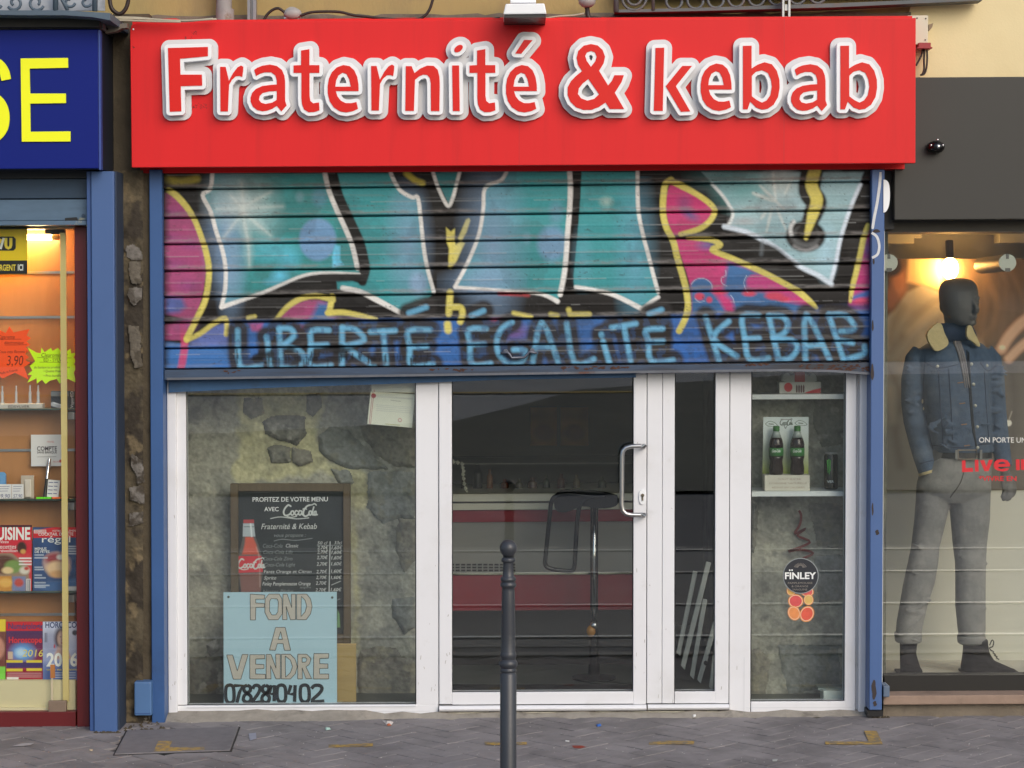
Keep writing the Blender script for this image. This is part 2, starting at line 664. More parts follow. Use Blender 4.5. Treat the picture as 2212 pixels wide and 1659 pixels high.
# ------------------------------------------------------------------ offset outlines by a distance field
def sdf_loops(shapes, off, step=1.5):
    """shapes: list of loop lists (each even-odd); outline of their union grown by off"""
    allp = np.array([p for sh in shapes for lp in sh for p in lp])
    lo, hi = allp.min(0) - off - 4, allp.max(0) + off + 4
    nx, ny = int((hi[0] - lo[0]) / step) + 2, int((hi[1] - lo[1]) / step) + 2
    xs = lo[0] + np.arange(nx) * step; ys = lo[1] + np.arange(ny) * step
    D = np.full((ny, nx), 1e3)
    for sh in shapes:
        sp = np.array([p for lp in sh for p in lp])
        a = np.maximum(((sp.min(0) - off - 6 - lo) / step).astype(int), 0)
        b = np.minimum(((sp.max(0) + off + 6 - lo) / step).astype(int) + 1, (nx, ny))
        X, Y = np.meshgrid(xs[a[0]:b[0]], ys[a[1]:b[1]])
        d = np.full(X.shape, 1e3); ins = np.zeros(X.shape, bool)
        for lp in sh:
            dd, _ = segdist(X, Y, lp, True)
            d = np.minimum(d, dd)
            ins ^= inside(X, Y, lp)
        d = np.where(ins, -d, d)
        D[a[1]:b[1], a[0]:b[0]] = np.minimum(D[a[1]:b[1], a[0]:b[0]], d)
    D = D - off
    D[np.abs(D) < 1e-6] = 1e-6
    nxt = {}
    pos = {}
    B = D < 0
    mixed = np.argwhere((B[:-1, :-1] != B[1:, :-1]) | (B[:-1, :-1] != B[:-1, 1:]) | (B[:-1, :-1] != B[1:, 1:]))
    def edge(j, i, ver):
        key = (j, i, ver)
        if key not in pos:
            d0 = D[j, i]; d1 = D[j + 1, i] if ver else D[j, i + 1]
            t = d0 / (d0 - d1)
            pos[key] = (xs[i], ys[j] + t * step) if ver else (xs[i] + t * step, ys[j])
        return key
    for j, i in mixed:
        a, b, c, d = B[j, i], B[j, i + 1], B[j + 1, i + 1], B[j + 1, i]
        T, Rr, Bo, L = (j, i, 0), (j, i + 1, 1), (j + 1, i, 0), (j, i, 1)
        code = a * 8 + b * 4 + c * 2 + d
        table = {1: [(Bo, L)], 2: [(Rr, Bo)], 3: [(Rr, L)], 4: [(T, Rr)], 5: [(T, L), (Bo, Rr)], 6: [(T, Bo)], 7: [(T, L)],
                 8: [(L, T)], 9: [(Bo, T)], 10: [(L, Bo), (Rr, T)], 11: [(Rr, T)], 12: [(L, Rr)], 13: [(Bo, Rr)], 14: [(L, Bo)]}
        for s_, e_ in table.get(int(code), ()):
            nxt[edge(*s_)] = edge(*e_)
    loops = []
    while nxt:
        k0 = next(iter(nxt)); k = k0; lp = []
        while k in nxt:
            lp.append(pos[k]); k = nxt.pop(k)
        if len(lp) > 8:
            # drop nearly collinear points
            q = [lp[0]]
            for p_, n_ in zip(lp[1:], lp[2:] + lp[:1]):
                ax, ay = p_[0] - q[-1][0], p_[1] - q[-1][1]
                bx, by = n_[0] - p_[0], n_[1] - p_[1]
                if abs(ax * by - ay * bx) > .012 * math.hypot(ax, ay) * math.hypot(bx, by) or math.hypot(ax, ay) > 12:
                    if math.hypot(ax, ay) > .3:
                        q.append(p_)
            loops.append(q)
    return loops

def fbm(U, V, s, seed, octv=4):
    n = 0; a = 1; t = 0
    for i in range(octv):
        n = n + a * vnoise(U, V, s / 2 ** i, s / 2 ** i, seed + i); t += a; a *= .55
    return n / t

def relief(name, quad, Y, step, hfn, cfn, mat, parent, poly=None, jag=4.0, seed=1):
    """uneven masonry face: grid over a pixel rectangle (or inside a ragged outline), pushed out by hfn metres"""
    if poly is not None:
        a = np.array(poly); quad = (a[:, 0].min() - 4, a[:, 0].max() + 4, a[:, 1].min() - 4, a[:, 1].max() + 4)
    u0, u1, v0, v1 = quad
    nu, nv = max(3, int((u1 - u0) / step)), max(3, int((v1 - v0) / step))
    U, V = np.meshgrid(np.linspace(u0, u1, nu + 1), np.linspace(v0, v1, nv + 1))
    U = U.ravel(); V = V.ravel()
    if poly is not None:
        d, _ = segdist(U, V, poly, True)
        d = np.where(inside(U, V, poly), d, -d) + (fbm(U, V, 22, seed, 3) - .5) * 2 * jag
    else:
        d = np.full(U.shape, 99.)
    h = hfn(U, V, d)
    X = PA(U, V, Y); X[:, 1] = Y - h
    W = nu + 1
    keep = (d > -step)
    Fc = [(j * W + i, j * W + i + 1, (j + 1) * W + i + 1, (j + 1) * W + i) for j in range(nv) for i in range(nu)
          if keep[j * W + i] and keep[j * W + i + 1] and keep[(j + 1) * W + i] and keep[(j + 1) * W + i + 1]]
    used = sorted({i for f in Fc for i in f}); mp = {k: n for n, k in enumerate(used)}
    if not used: return None
    return mk(name, X[used], [tuple(mp[i] for i in f) for f in Fc], mat, parent, smooth=True, cols=np.clip(cfn(U, V, d), 0, 1)[used], shell=True)

def mottle(U, V, stops, s, seed):
    """albedo from stacked noise: stops = [(srgb, threshold, softness)] over the first colour"""
    c = np.tile(np.array(lin(stops[0][0])), (len(U), 1))
    for i, (col, th, so) in enumerate(stops[1:]):
        a = np.clip((fbm(U, V, s / (1 + .35 * i), seed + 17 * i, 5) - th) / so, 0, 1)[:, None]
        c = c * (1 - a) + np.array(lin(col)) * a
    return c * (1 + (fbm(U, V, 5, seed + 5, 2) - .5) * .5)[:, None]

def remesh(parts, voxel, smooth_it=4):
    """join closed shapes into one continuous skin; returns verts, faces"""
    V, Fc = join(*parts)
    me = bpy.data.meshes.new('skin_tmp')
    me.from_pydata([tuple(v) for v in V], [], Fc)
    bm = bmesh.new(); bm.from_mesh(me)
    bmesh.ops.recalc_face_normals(bm, faces=bm.faces)
    bm.to_mesh(me); bm.free()
    o = bpy.data.objects.new('skin_tmp', me)
    COL.objects.link(o)
    md = o.modifiers.new('r', 'REMESH'); md.mode = 'VOXEL'; md.voxel_size = voxel
    if smooth_it:
        sm = o.modifiers.new('s', 'SMOOTH'); sm.iterations = smooth_it; sm.factor = .5
    dg = bpy.context.evaluated_depsgraph_get()
    e = o.evaluated_get(dg).to_mesh()
    VV = [tuple(v.co) for v in e.vertices]
    FF = [tuple(p.vertices) for p in e.polygons]
    o.evaluated_get(dg).to_mesh_clear()
    bpy.data.objects.remove(o); bpy.data.meshes.remove(me)
    return VV, FF

def onto(bvh, u, v, lift=.002):
    """point of a skin met by the sight line through a frame pixel, lifted off it a little"""
    d = Vector(ray(u, v)).normalized()
    h = bvh.ray_cast(Vector((0, CAMY, CAMZ)), d)
    return None if h[0] is None else h[0] - d * lift
# ================================================================== ground
m_paver = M('paver', (138, 133, 133), .85, .14, 9, .0015, 160, objrand=.09, dirt=(114, 110, 111), damt=.55, dscale=4, dirt2=(128, 126, 126), d2scale=70, d2lo=.66, d2hi=.74, wdirt=(76, 74, 74), wscale=2.2, wamt=.5, wlo=.42, whi=.68)
m_joint = M('joint_sand', (84, 80, 78), .95, .2, 20, .001, 90)
m_asph = M('asphalt', (118, 118, 120), .85, .15, 3, .002, 120, dirt=(70, 70, 72), damt=.6, dscale=.7)
m_bed = M('track_concrete', (150, 148, 144), .8, .15, 2, .001, 90)
m_rail = M('rail_steel', (190, 190, 190), .28, .05, 4, metal=1.0)
m_kerb = M('kerb_granite', (150, 147, 142), .7, .15, 12, .001, 80)

def gsheet(x0, x1, y0, y1, z):
    return ([(x0, y0, z + K * x0), (x1, y0, z + K * x1), (x1, y1, z + K * x1), (x0, y1, z + K * x0)], [(0, 1, 2, 3)])

KY = -1.75
mk('ground', *gsheet(-400, 400, -420, 60, -.30), M('far_ground', (136, 134, 128), .9, .2, .05), kind='structure', shell=True)
road = mk('road', *gsheet(-80, 80, -34, KY - .12, -.12), m_asph, kind='structure', shell=True)
mk('track_bed', *gsheet(-80, 80, -8.5, -2.8, -.116), m_bed, road, shell=True)
for yy in (-3.16, -4.63, -6.5, -8.1):
    v, f = wbox(-60, 60, yy - .03, yy + .03, -.13, -.104)
    v = [(a, b, c + K * a) for a, b, c in v]
    mk('rail', v, f, m_rail, road)
mk('far_pavement', *gsheet(-80, 80, -84, -23, -.10), M('far_paving', (186, 184, 178), .9, .12, .3), road, shell=True)
mk('painted_line', *gsheet(-30, 4, -46.8, -45.8, -.06), M('line_yellow', (214, 176, 60), .8, .1, 3), road, shell=True)
vg = [(-80, -14), (80, -14), (80, -78), (9, -62), (1.8, -49), (.3, -39), (-1.1, -31), (-5, -27), (-80, -24)]
mk('verge', [(x, y, K * x - .08) for x, y in vg], [tuple(range(len(vg)))], M('verge_green', (104, 104, 92), .95, .3, .5), road, shell=True)
# unseen bank behind the camera, standing for trees and houses, added to darken reflections
tv, tf = [], []
for i in range(241):
    x = -120 + i
    h = 8.5 + 3.5 * (fbm(np.array([x * 1.0]), np.array([0.0]), 16, 4, 4)[0] - .5) * 2 + rnd.uniform(-.6, .6)
    for k, (t, dy) in enumerate(((0, 2.2), (.35, 2.8), (.7, 2.0), (1, 0))):
        tv.append((x + rnd.uniform(-.4, .4), -98 + dy + rnd.uniform(-.7, .7), -.3 + h * t))
    tv.append((x, -106, -.3))
for i in range(240):
    for k in range(4): tf.append((i * 5 + k, i * 5 + k + 1, i * 5 + k + 6, i * 5 + k + 5))
mk('unseen_bank', tv, tf, M('bank_grey', (150, 149, 140), .95, .4, .8), None, kind='structure')
kerb = []
for i in range(-12, 12):
    a, b = i * 1.0 + .004, i * 1.0 + .996
    v, f = wbox(a, b, KY - .12, KY, -.25, 0.0)
    kerb.append(([(x, y, z + K * x) for x, y, z in v], f))
kb = mk('kerb', *join(*kerb), m_kerb, kind='structure', bevel=.008)
pav = mk('pavement', *gsheet(-60, 60, KY, .6, -.012), m_joint, kind='structure', shell=True)

bw = .1
def paver_mesh():
    bm = bmesh.new()
    v, f = wbox(-bw + .0022, bw - .0022, -bw / 2 + .0022, bw / 2 - .0022, -.03, 0)
    vs_ = [bm.verts.new(p) for p in v]
    for q in f: bm.faces.new([vs_[i] for i in q])
    bmesh.ops.recalc_face_normals(bm, faces=bm.faces)
    top = [e for e in bm.edges if all(x.co.z > -.001 for x in e.verts)]
    bmesh.ops.bevel(bm, geom=top, offset=.0012, segments=1, affect='EDGES')
    me = bpy.data.meshes.new('paver'); bm.to_mesh(me); bm.free()
    me.materials.append(m_paver)
    return me
pm = paver_mesh()
MANHOLE = [G(274.7, 1580.4), G(515.7, 1572), G(497, 1622.5), G(247.7, 1631)]
def in_cover(x, y, pad=.0):
    c = sum((p for p in MANHOLE), Vector()) / 4
    pts = [((p.x - c.x) * (1 + pad) + c.x, (p.y - c.y) * (1 + pad) + c.y) for p in MANHOLE]
    return bool(inside(np.array([x]), np.array([y]), pts)[0])

def to_px(p):
    q = Vector(p) - Vector((0, CAMY, CAMZ))
    zf = q.y * _c - q.z * _s
    return CX + FP * q.x / zf, CY - FP * (q.z * _c + q.y * _s) / zf

ang = R(45)
ca, sa = math.cos(ang), math.sin(ang)
cand = []
for x in range(-70, 71):
    for y in range(-70, 71):
        r = (x - y) % 4
        if r == 0: cx_, cy_, rot = (x + 1) * bw, (y + .5) * bw, 0
        elif r == 3: cx_, cy_, rot = (x + .5) * bw, (y + 1) * bw, math.pi / 2
        else: continue
        wx, wy = cx_ * ca - cy_ * sa, cx_ * sa + cy_ * ca - .8
        if not (-4.2 < wx < 4.2 and KY + .09 < wy < -.0): continue
        if in_cover(wx, wy, -.10): continue
        cand.append((wx, wy, rot + ang))
seen = []
for c in cand:
    pu, pv = to_px((c[0], c[1], K * c[0]))
    if -50 < pu < 2262 and pv < 1675: seen.append(c)
seen.sort(key=lambda c: c[1])
seen, over = seen[:300], seen[300:]
sset = set(seen)
for x, y, a in seen:
    o = bpy.data.objects.new('paver', pm)
    COL.objects.link(o)
    o.location = (x, y, K * x + rnd.uniform(-.0018, .001))
    o.rotation_euler = (rnd.uniform(-.004, .004), rnd.uniform(-.004, .004), a)
    o.parent = pav
    o.location -= ORG[pav.name]
rest = []
pv_ = [tuple(v.co) for v in pm.vertices]; pf_ = [tuple(p.vertices) for p in pm.polygons]
for x, y, a in cand:
    if (x, y, a) in sset: continue
    c_, s_ = math.cos(a), math.sin(a)
    rest.append(([(x + p[0] * c_ - p[1] * s_, y + p[0] * s_ + p[1] * c_, p[2] + K * x) for p in pv_], pf_))
mk('paver_field', *join(*rest), m_paver, pav, kind='stuff')
# shallow mortar at the foot of the shopfront
m_mortar = M('mortar', (150, 144, 134), .95, .2, 14, .004, 50, dirt=(90, 85, 78), dscale=9, damt=.8)
mv = []
for i in range(-22, 23):
    x = i * .085
    h = .012 + .012 * rnd.random() + (.014 if x < -.6 else 0)
    dd = .05 + .03 * rnd.random() + (.05 if x < -.7 else 0)
    mv.append((x, dd, h))
vv, ff = [], []
for x, dd, h in mv:
    vv += [(x, .02, h + K * x), (x, -.012, h + K * x), (x, -dd, -.004 + K * x), (x, .02, -.03 + K * x)]
for i in range(len(mv) - 1):
    for k in range(4):
        a, b = i * 4 + k, i * 4 + (k + 1) % 4
        ff.append((a, b, b + 4, a + 4))
mk('mortar_fillet', vv, ff, m_mortar, pav, smooth=False)

# ================================================================== old building (red and blue shops)
m_yel = M('ochre_render', (168, 148, 98), .9, .10, 3, .0015, 90, dirt=(128, 114, 88), damt=.7, dscale=3, dlo=.46, dhi=.7, stretch=(1, 1, .4))
m_ledge = M('ledge_stone', (118, 110, 98), .95, .2, 9, .004, 40, dirt=(70, 66, 60), dscale=6, damt=.8)
m_pier = M('pier_stone', (84, 76, 62), .95, .22, 9, .006, 30, dirt=(44, 38, 32), dscale=7, damt=.8, dirt2=(150, 146, 140), d2scale=7, d2lo=.66, d2hi=.72)
m_cem = M('old_cement', (112, 112, 96), .95, .18, 4, .005, 26, dirt=(72, 72, 66), dscale=5, damt=.75, dlo=.42, dhi=.66)
m_dark = M('dark_interior', (104, 101, 94), .8, .12, 2)
m_tilef = M('shop_floor', (92, 96, 90), .35, .12, 5)
m_black = M('black_paint', (20, 20, 21), .5, .1, 5)

bld = thing('stone_building', 'old ochre rendered building with stone pier above and between the red and blue shop signs', 'building', (0, 0, 0))
XL, XR = P(285, 900, 0).x, P(1915, 900, 0).x
zt = P(1100, 34, 0).z
def slab(x0, x1, y0, y1, z0, z1, k=K):
    v, f = wbox(x0, x1, y0, y1, z0, z1)
    return [(a, b, c + k * a) for a, b, c in v], f
mk('upper_wall', *slab(-7, XR + .12, .0, .35, zt, 5.6), m_yel, bld)
# eroded edge where the render ends above the stone ledge
pts = [(240, 28)]
u = 240
while u < 1965:
    pts.append((u, 31 + 6 * rnd.random() - .004 * (u - 240)))
    u += rnd.uniform(14, 40)
pts += [(1968, 26), (1968, 62), (240, 62)]
mk('ledge', *prism([pts], -.02, .03), m_ledge, bld)
mk('stone_pier', *box(248, 326, 30, 1575, -.098, .40), m_pier, bld)
mk('dark_recess', *slab(-7, P(285, 100, 0).x, .1, .3, zt - .9, zt), m_black, bld)
# room of the kebab shop
mk('ceiling', *slab(XL, XR, .0, 4.5, 2.62, 2.7), m_dark, bld)
mk('back_wall', *slab(XL, XR, 2.7, 2.9, -.1, 2.62), m_dark, bld)
mk('floor', *slab(XL, XR, .06, 4.3, -.05, .035), m_tilef, bld)
mk('party_wall', *slab(XL - .02, XL + .03, .1, 4.3, -.1, 2.62), m_cem, bld)
mk('party_wall', *slab(XR - .03, XR + .02, .1, 4.3, -.1, 2.62), m_cem, bld)
xa = P(908, 900, .45).x
xb = P(1592, 900, .36).x
mk('window_back_wall', *slab(XL + .03, xa, .475, 2.2, -.1, 2.62), m_cem, bld)
mk('window_back_wall', *slab(xb, XR - .03, .385, 2.2, -.1, 2.62), m_cem, bld)

# rough rubble wall seen through the left window (frame: 2.267 px per unit) and through the right one
zx = lambda p: (379.5 + p[0] / 2.267, 813.3 + p[1] / 2.267)
zr = lambda p: (1612.9 + p[0] / 2.226, 799.7 + p[1] / 2.226)
m_rock = M('rubble_face', rough=.95, var=.16, scale=30, attr=True, bump=.003, bscale=90)
ren = [zx(p) for p in smooth_path([(300, 40), (420, 30), (720, 40), (700, 210), (690, 300), (760, 420), (930, 460), (950, 600), (900, 660), (850, 800), (900, 1100), (890, 1300), (855, 1320), (850, 520), (300, 530), (310, 330)], 3, True)]
GRY = [((156, 155, 143), 0, 1), ((138, 138, 129), .46, .16), ((168, 166, 152), .56, .16), ((120, 120, 113), .60, .14)]
def wcol(U, V, d):
    c = mottle(U, V, GRY, 70, 3)
    e, _ = segdist(U, V, ren, True)
    e = np.where(inside(U, V, ren), e, -e) + (fbm(U, V, 26, 8, 3) - .5) * 26
    a = np.clip(e / 12 + .5, 0, 1)[:, None]
    y = mottle(U, V, [((184, 180, 144), 0, 1), ((158, 155, 128), .50, .16), ((196, 192, 156), .58, .12)], 60, 40)
    return (c * (1 - a) + y * a) * 1.22
relief('rubble_face', (392, 908, 780, 1532), .446, 2.4, lambda U, V, d: (fbm(U, V, 60, 3, 5) - .5) * .030 + (fbm(U, V, 9, 14, 2) - .5) * .006, wcol, m_rock, bld)
relief('rubble_face', (1592, 1850, 780, 1525), .356, 2.4, lambda U, V, d: (fbm(U, V, 50, 23, 5) - .5) * .022 + (fbm(U, V, 9, 24, 2) - .5) * .005, lambda U, V, d: mottle(U, V, GRY, 60, 61) * 1.22, m_rock, bld)
STONES = [
    ([(432, 225), (470, 195), (560, 190), (630, 200), (642, 280), (595, 335), (500, 310), (440, 280)], .030, 0),
    ([(448, 350), (500, 335), (560, 348), (565, 420), (470, 425)], .026, 0),
    ([(572, 352), (660, 368), (668, 415), (610, 435), (572, 425)], .018, 1),
    ([(700, 290), (755, 250), (840, 262), (900, 320), (985, 410), (1040, 452), (850, 452), (760, 415), (705, 365)], .022, 2),
    ([(905, 240), (1020, 235), (1172, 255), (1172, 445), (1070, 442), (985, 385), (930, 310)], .016, 1),
    ([(640, 95), (700, 85), (720, 150), (670, 190), (640, 170)], .014, 0),
    ([(330, 100), (420, 110), (430, 180), (370, 210), (330, 180)], .010, 1),
    ([(945, 470), (1172, 466), (1172, 700), (1100, 690), (1010, 720), (940, 640)], .012, 2),
    ([(1090, 690), (1172, 700), (1172, 900), (1120, 960), (1080, 860)], .014, 1),
    ([(1060, 1090), (1172, 1080), (1172, 1230), (1120, 1260), (1066, 1180)], .016, 2),
    ([(905, 1345), (1000, 1325), (1080, 1330), (1110, 1370), (1172, 1400), (1172, 1590), (900, 1600), (890, 1450)], .012, 1),
    ([(765, 455), (850, 462), (870, 520), (800, 540)], .018, 2),
    ([(150, 1310), (200, 1290), (215, 1340), (170, 1370)], .022, 3),
    ([(75, 1380), (228, 1370), (230, 1595), (75, 1598)], .010, 0),
]
PAL = [[((132, 131, 121), 0, 1), ((100, 100, 94), .52, .12), ((160, 158, 148), .58, .08)], [((142, 139, 127), 0, 1), ((124, 121, 112), .50, .14), ((146, 142, 124), .58, .1)],
       [((146, 149, 144), 0, 1), ((130, 133, 127), .50, .14), ((140, 140, 128), .60, .1)], [((168, 166, 160), 0, 1), ((120, 120, 114), .52, .1)]]
for i, (st, h, pl) in enumerate(STONES):
    relief('stone', None, .440, 2.0, lambda U, V, d, h=h, i=i: h * np.clip(d / 9, 0, 1) ** .6 + (fbm(U, V, 24, 70 + i, 4) - .5) * .016, lambda U, V, d, i=i, pl=pl: mottle(U, V, PAL[pl], 26, 90 + 3 * i), m_rock, bld, poly=[zx(p) for p in st], seed=i + 2)
for i, (st, h, pl) in enumerate((([(20, 20), (150, 30), (160, 120), (20, 125)], .010, 1), ([(330, 130), (468, 140), (468, 350), (360, 370), (320, 250)], .012, 0), ([(20, 620), (48, 640), (54, 700), (34, 880), (20, 880)], .02, 0),
           ([(300, 640), (468, 650), (468, 860), (340, 840)], .008, 1), ([(330, 900), (468, 890), (468, 1100), (350, 1120)], .010, 2), ([(60, 1330), (110, 1400), (90, 1560), (22, 1560), (22, 1350)], .010, 1), ([(150, 1320), (440, 1330), (450, 1500), (200, 1560)], .006, 2))):
    relief('stone', None, .352, 2.0, lambda U, V, d, h=h, i=i: h * np.clip(d / 9, 0, 1) ** .6 + (fbm(U, V, 24, 170 + i, 4) - .5) * .012, lambda U, V, d, i=i, pl=pl: mottle(U, V, PAL[pl], 26, 190 + 3 * i), m_rock, bld, poly=[zr(p) for p in st], seed=i + 32)
# the pier between the shops: rough stone with flaking pale plaster
relief('pier_face', (243, 309.5, 368, 1576), -.130, 2.4, lambda U, V, d: (fbm(U, V, 40, 33, 5) - .5) * .03, lambda U, V, d: mottle(U, V, [((84, 76, 60), 0, 1), ((56, 50, 42), .47, .1), ((108, 96, 74), .60, .08)], 50, 35), m_rock, bld)
p5 = lambda x, y, r: (x / 4, 414.75 * r + y / 4)
for i, (r, pts) in enumerate(((1, [(1095, 470), (1150, 455), (1200, 490), (1225, 580), (1160, 590), (1095, 560)]), (1, [(1115, 600), (1220, 600), (1225, 800), (1150, 790), (1110, 700)]), (1, [(1115, 825), (1225, 820), (1228, 930), (1160, 985), (1115, 900)]),
                             (2, [(1140, 600), (1235, 650), (1242, 840), (1190, 880), (1150, 700)]), (2, [(1125, 900), (1240, 860), (1242, 1030), (1130, 1000)]), (2, [(1120, 1120), (1240, 1100), (1235, 1200), (1120, 1220)]), (1, [(1110, 1150), (1200, 1160), (1220, 1500), (1160, 1520), (1120, 1300)]))):
    relief('plaster_patch', None, -.140, 2.0, lambda U, V, d, i=i: .002 * np.clip(d / 4, 0, 1) + .004 + (fbm(U, V, 16, 270 + i, 3) - .5) * .004, lambda U, V, d, i=i: mottle(U, V, [((112, 108, 103), 0, 1), ((88, 83, 76), .44, .12), ((66, 60, 52), .52, .08)] if i not in (1, 6) else [((100, 94, 84), 0, 1), ((76, 70, 60), .5, .1)], 22, 290 + 3 * i), m_rock, bld, poly=[p5(x, y, r) for x, y in pts], jag=5, seed=i + 62)
# red scribble sprayed on that wall
mk('scribble', *ribbon([zr(p) for p in smooth_path([(252, 675), (262, 700), (255, 745), (232, 786), (285, 762), (245, 795), (305, 828), (200, 872), (255, 862), (320, 880), (270, 905)], 4)], 5, .342, .346), M('red_spray', (128, 66, 60), .8, .2, 30), bld)

# ================================================================== cream building on the right
m_cream = M('cream_render', (228, 210, 164), .9, .05, 2, .0008, 120, dirt=(218, 196, 146), damt=.5, dscale=1.2)
m_sill = M('sill_stone', (150, 128, 112), .9, .16, 9, .002, 60, dirt=(112, 96, 84), dscale=6, damt=.7)
m_char = M('charcoal_panel', (48, 47, 43), .55, .06, 3)
m_lint = M('brown_lintel', (74, 70, 62), .7, .15, 6)
nb = thing('cream_building', 'cream rendered neighbouring building above the charcoal clothes shop fascia', 'building', (2.4, 0, 0))
xn = P(1966, 80, -.01).x
zf = P(2080, 166, -.01).z
wl = [(1966, -900), (3400, -900), (3400, 175), (1966, 175), (1966, 60), (1962, 52), (1966, 42), (1963, 28), (1968, 14)]
mk('upper_wall', *prism([wl], -.012, .35), m_cream, nb)
mk('lintel', *box(1908, 3300, 440, 498, .05, .3), m_lint, nb)
mk('sill_slab', *box(1908, 3300, 1499, 1519, -.10, .3), m_sill, nb, bevel=.006)
mk('plinth', *box(1908, 3300, 1518.5, 1556, -.06, .3), M('plinth_stone', (122, 112, 98), .95, .2, 8, .004, 40, dirt=(84, 80, 72), dscale=5, damt=.8), nb)
XW = P(1911, 900, 0).x
mk('side_wall', *slab(XW - .06, XW, .02, 1.2, -.1, 2.7), M('cream_paint', (196, 197, 192), .8, .05, 2), nb)
mk('back_wall', *slab(XW, 6, 1.15, 1.25, -.1, 2.7), MATS['cream_paint'], nb)
mk('ceiling', *slab(XW - .06, 6, .06, 1.2, P(2060, 497, .1).z + .03, 2.9), MATS['cream_paint'], nb)
mk('side_wall', *slab(5.9, 6.0, .02, 1.2, -.1, 2.7), MATS['cream_paint'], nb)
# ================================================================== red shop sign
m_red = M('sign_red', (218, 36, 38), .45, .03, 1.2, spec=.25, dirt=(186, 36, 37), damt=.4, dscale=1.6, dlo=.48, dhi=.75, stretch=(5, 1, .4))
m_redl = M('letter_red', (216, 24, 14), .3, .02, 2, spec=.35)
m_white = M('white_acrylic', (236, 238, 240), .45, .03, 5, dirt=(200, 198, 194), damt=.4, dscale=6, dlo=.6, dhi=.85)
m_back = M('backing_white', (212, 212, 214), .5, .04, 5, dirt=(190, 186, 182), damt=.5, dscale=9, dlo=.6, dhi=.85)
YS = -.25
sg = thing('shop_sign', 'long red shop sign with raised white and red letters above the graffiti shutter', 'sign', P(1130, 357, YS))
def tilt(poly, k=.0056, uc=1130):
    return [(u, v - k * (u - uc)) for u, v in poly]
face = tilt([(296, 43.5), (1978.5, 43.5), (1977.5, 357), (284.5, 357), (281, 60), (284, 50)])
mk('panel', *prism([face], YS, YS + .03), m_red, sg, bevel=.003)
mk('top_flange', *prism([tilt([(318, 37), (380, 35.5), (392, 39), (470, 40), (640, 38), (900, 37), (1300, 38), (1600, 39), (1905, 41), (1905, 60), (318, 60)])], -.06, -.03), m_red, sg)
mk('casing', *prism([tilt([(300, 50), (1956, 50), (1956, 356), (300, 356)])], YS + .032, 0.0, Yr=YS + .2), m_red, sg)
mk('lower_tray', *prism([tilt([(303, 345), (1954, 345), (1954, 369.5), (303, 369.5)])], -.10, -.0), m_red, sg)

LY = -.31
F_ = [[(1452, 415), (1797, 406), (1797, 486), (1556, 508), (1560, 645), (1745, 645), (1748, 740), (1562, 745), (1568, 962), (1468, 966)]]
r_ = [[(995, 570), (1042, 570), (1071, 690), (1108, 622), (1145, 574), (1175, 558), (1195, 570), (1193, 610), (1186, 657), (1160, 648), (1130, 652), (1098, 680), (1072, 725), (1062, 955), (998, 955)]]
a_ = [[(230, 602), (258, 582), (300, 565), (365, 555), (425, 567), (470, 602), (490, 650), (497, 700), (497, 870), (510, 908), (465, 960), (425, 912), (385, 938), (340, 954), (300, 958), (255, 948), (218, 918), (199, 875), (199, 840), (212, 800), (245, 765), (300, 741), (370, 731), (425, 728), (425, 690), (412, 648), (375, 622), (320, 622), (280, 635), (246, 654)],
      [(425, 783), (425, 860), (385, 884), (330, 895), (290, 885), (271, 858), (278, 825), (305, 800), (360, 787)]]
t_ = [[(390, 437), (462, 425), (462, 563), (548, 563), (548, 630), (463, 630), (463, 830), (470, 872), (495, 893), (545, 885), (549, 953), (505, 968), (455, 970), (415, 945), (398, 900), (393, 850), (393, 630), (325, 630), (325, 566), (390, 563)]]
e_ = [[(887, 787), (690, 787), (703, 830), (733, 870), (775, 891), (820, 892), (868, 882), (882, 940), (840, 960), (780, 972), (725, 962), (672, 928), (637, 875), (621, 810), (620, 745), (630, 680), (655, 625), (700, 582), (755, 562), (810, 572), (850, 608), (875, 665), (886, 730)],
      [(686, 749), (693, 695), (712, 652), (750, 628), (783, 640), (806, 685), (820, 749)]]
n_ = [[(1295, 572), (1345, 572), (1370, 632), (1420, 592), (1480, 567), (1535, 570), (1570, 602), (1585, 660), (1588, 720), (1585, 960), (1512, 960), (1510, 720), (1502, 675), (1480, 648), (1445, 645), (1410, 660), (1374, 690), (1365, 958), (1290, 958)]]
i_ = [[(1695, 566), (1755, 566), (1761, 960), (1701, 960)],
      [(1750 + 42 * math.cos(t) * .82 + 27 * math.sin(t) * .57, 420 - 42 * math.cos(t) * .6 + 27 * math.sin(t) * .8) for t in [k * math.pi / 7 for k in range(14)]]]
acc = [(105, 345), (178, 347), (80, 465), (28, 463)]
amp = [[(682, 381), (740, 393), (783, 432), (804, 490), (792, 548), (752, 612), (830, 738), (862, 700), (885, 650), (967, 650), (945, 712), (888, 802), (968, 942), (845, 942), (808, 886), (750, 925), (690, 948), (620, 950), (555, 928), (505, 880), (480, 820), (481, 755), (510, 700), (555, 655), (605, 615), (570, 560), (558, 500), (573, 440), (620, 395)],
       [(682, 578), (645, 525), (632, 482), (650, 452), (682, 441), (715, 452), (732, 488), (720, 530)],
       [(660, 682), (752, 815), (710, 855), (650, 870), (597, 850), (570, 812), (577, 765), (612, 720)]]
k_ = [[(1240, 415), (1315, 412), (1303, 958), (1225, 958)], [(1470, 570), (1555, 570), (1415, 745), (1540, 963), (1460, 967), (1328, 745)]]
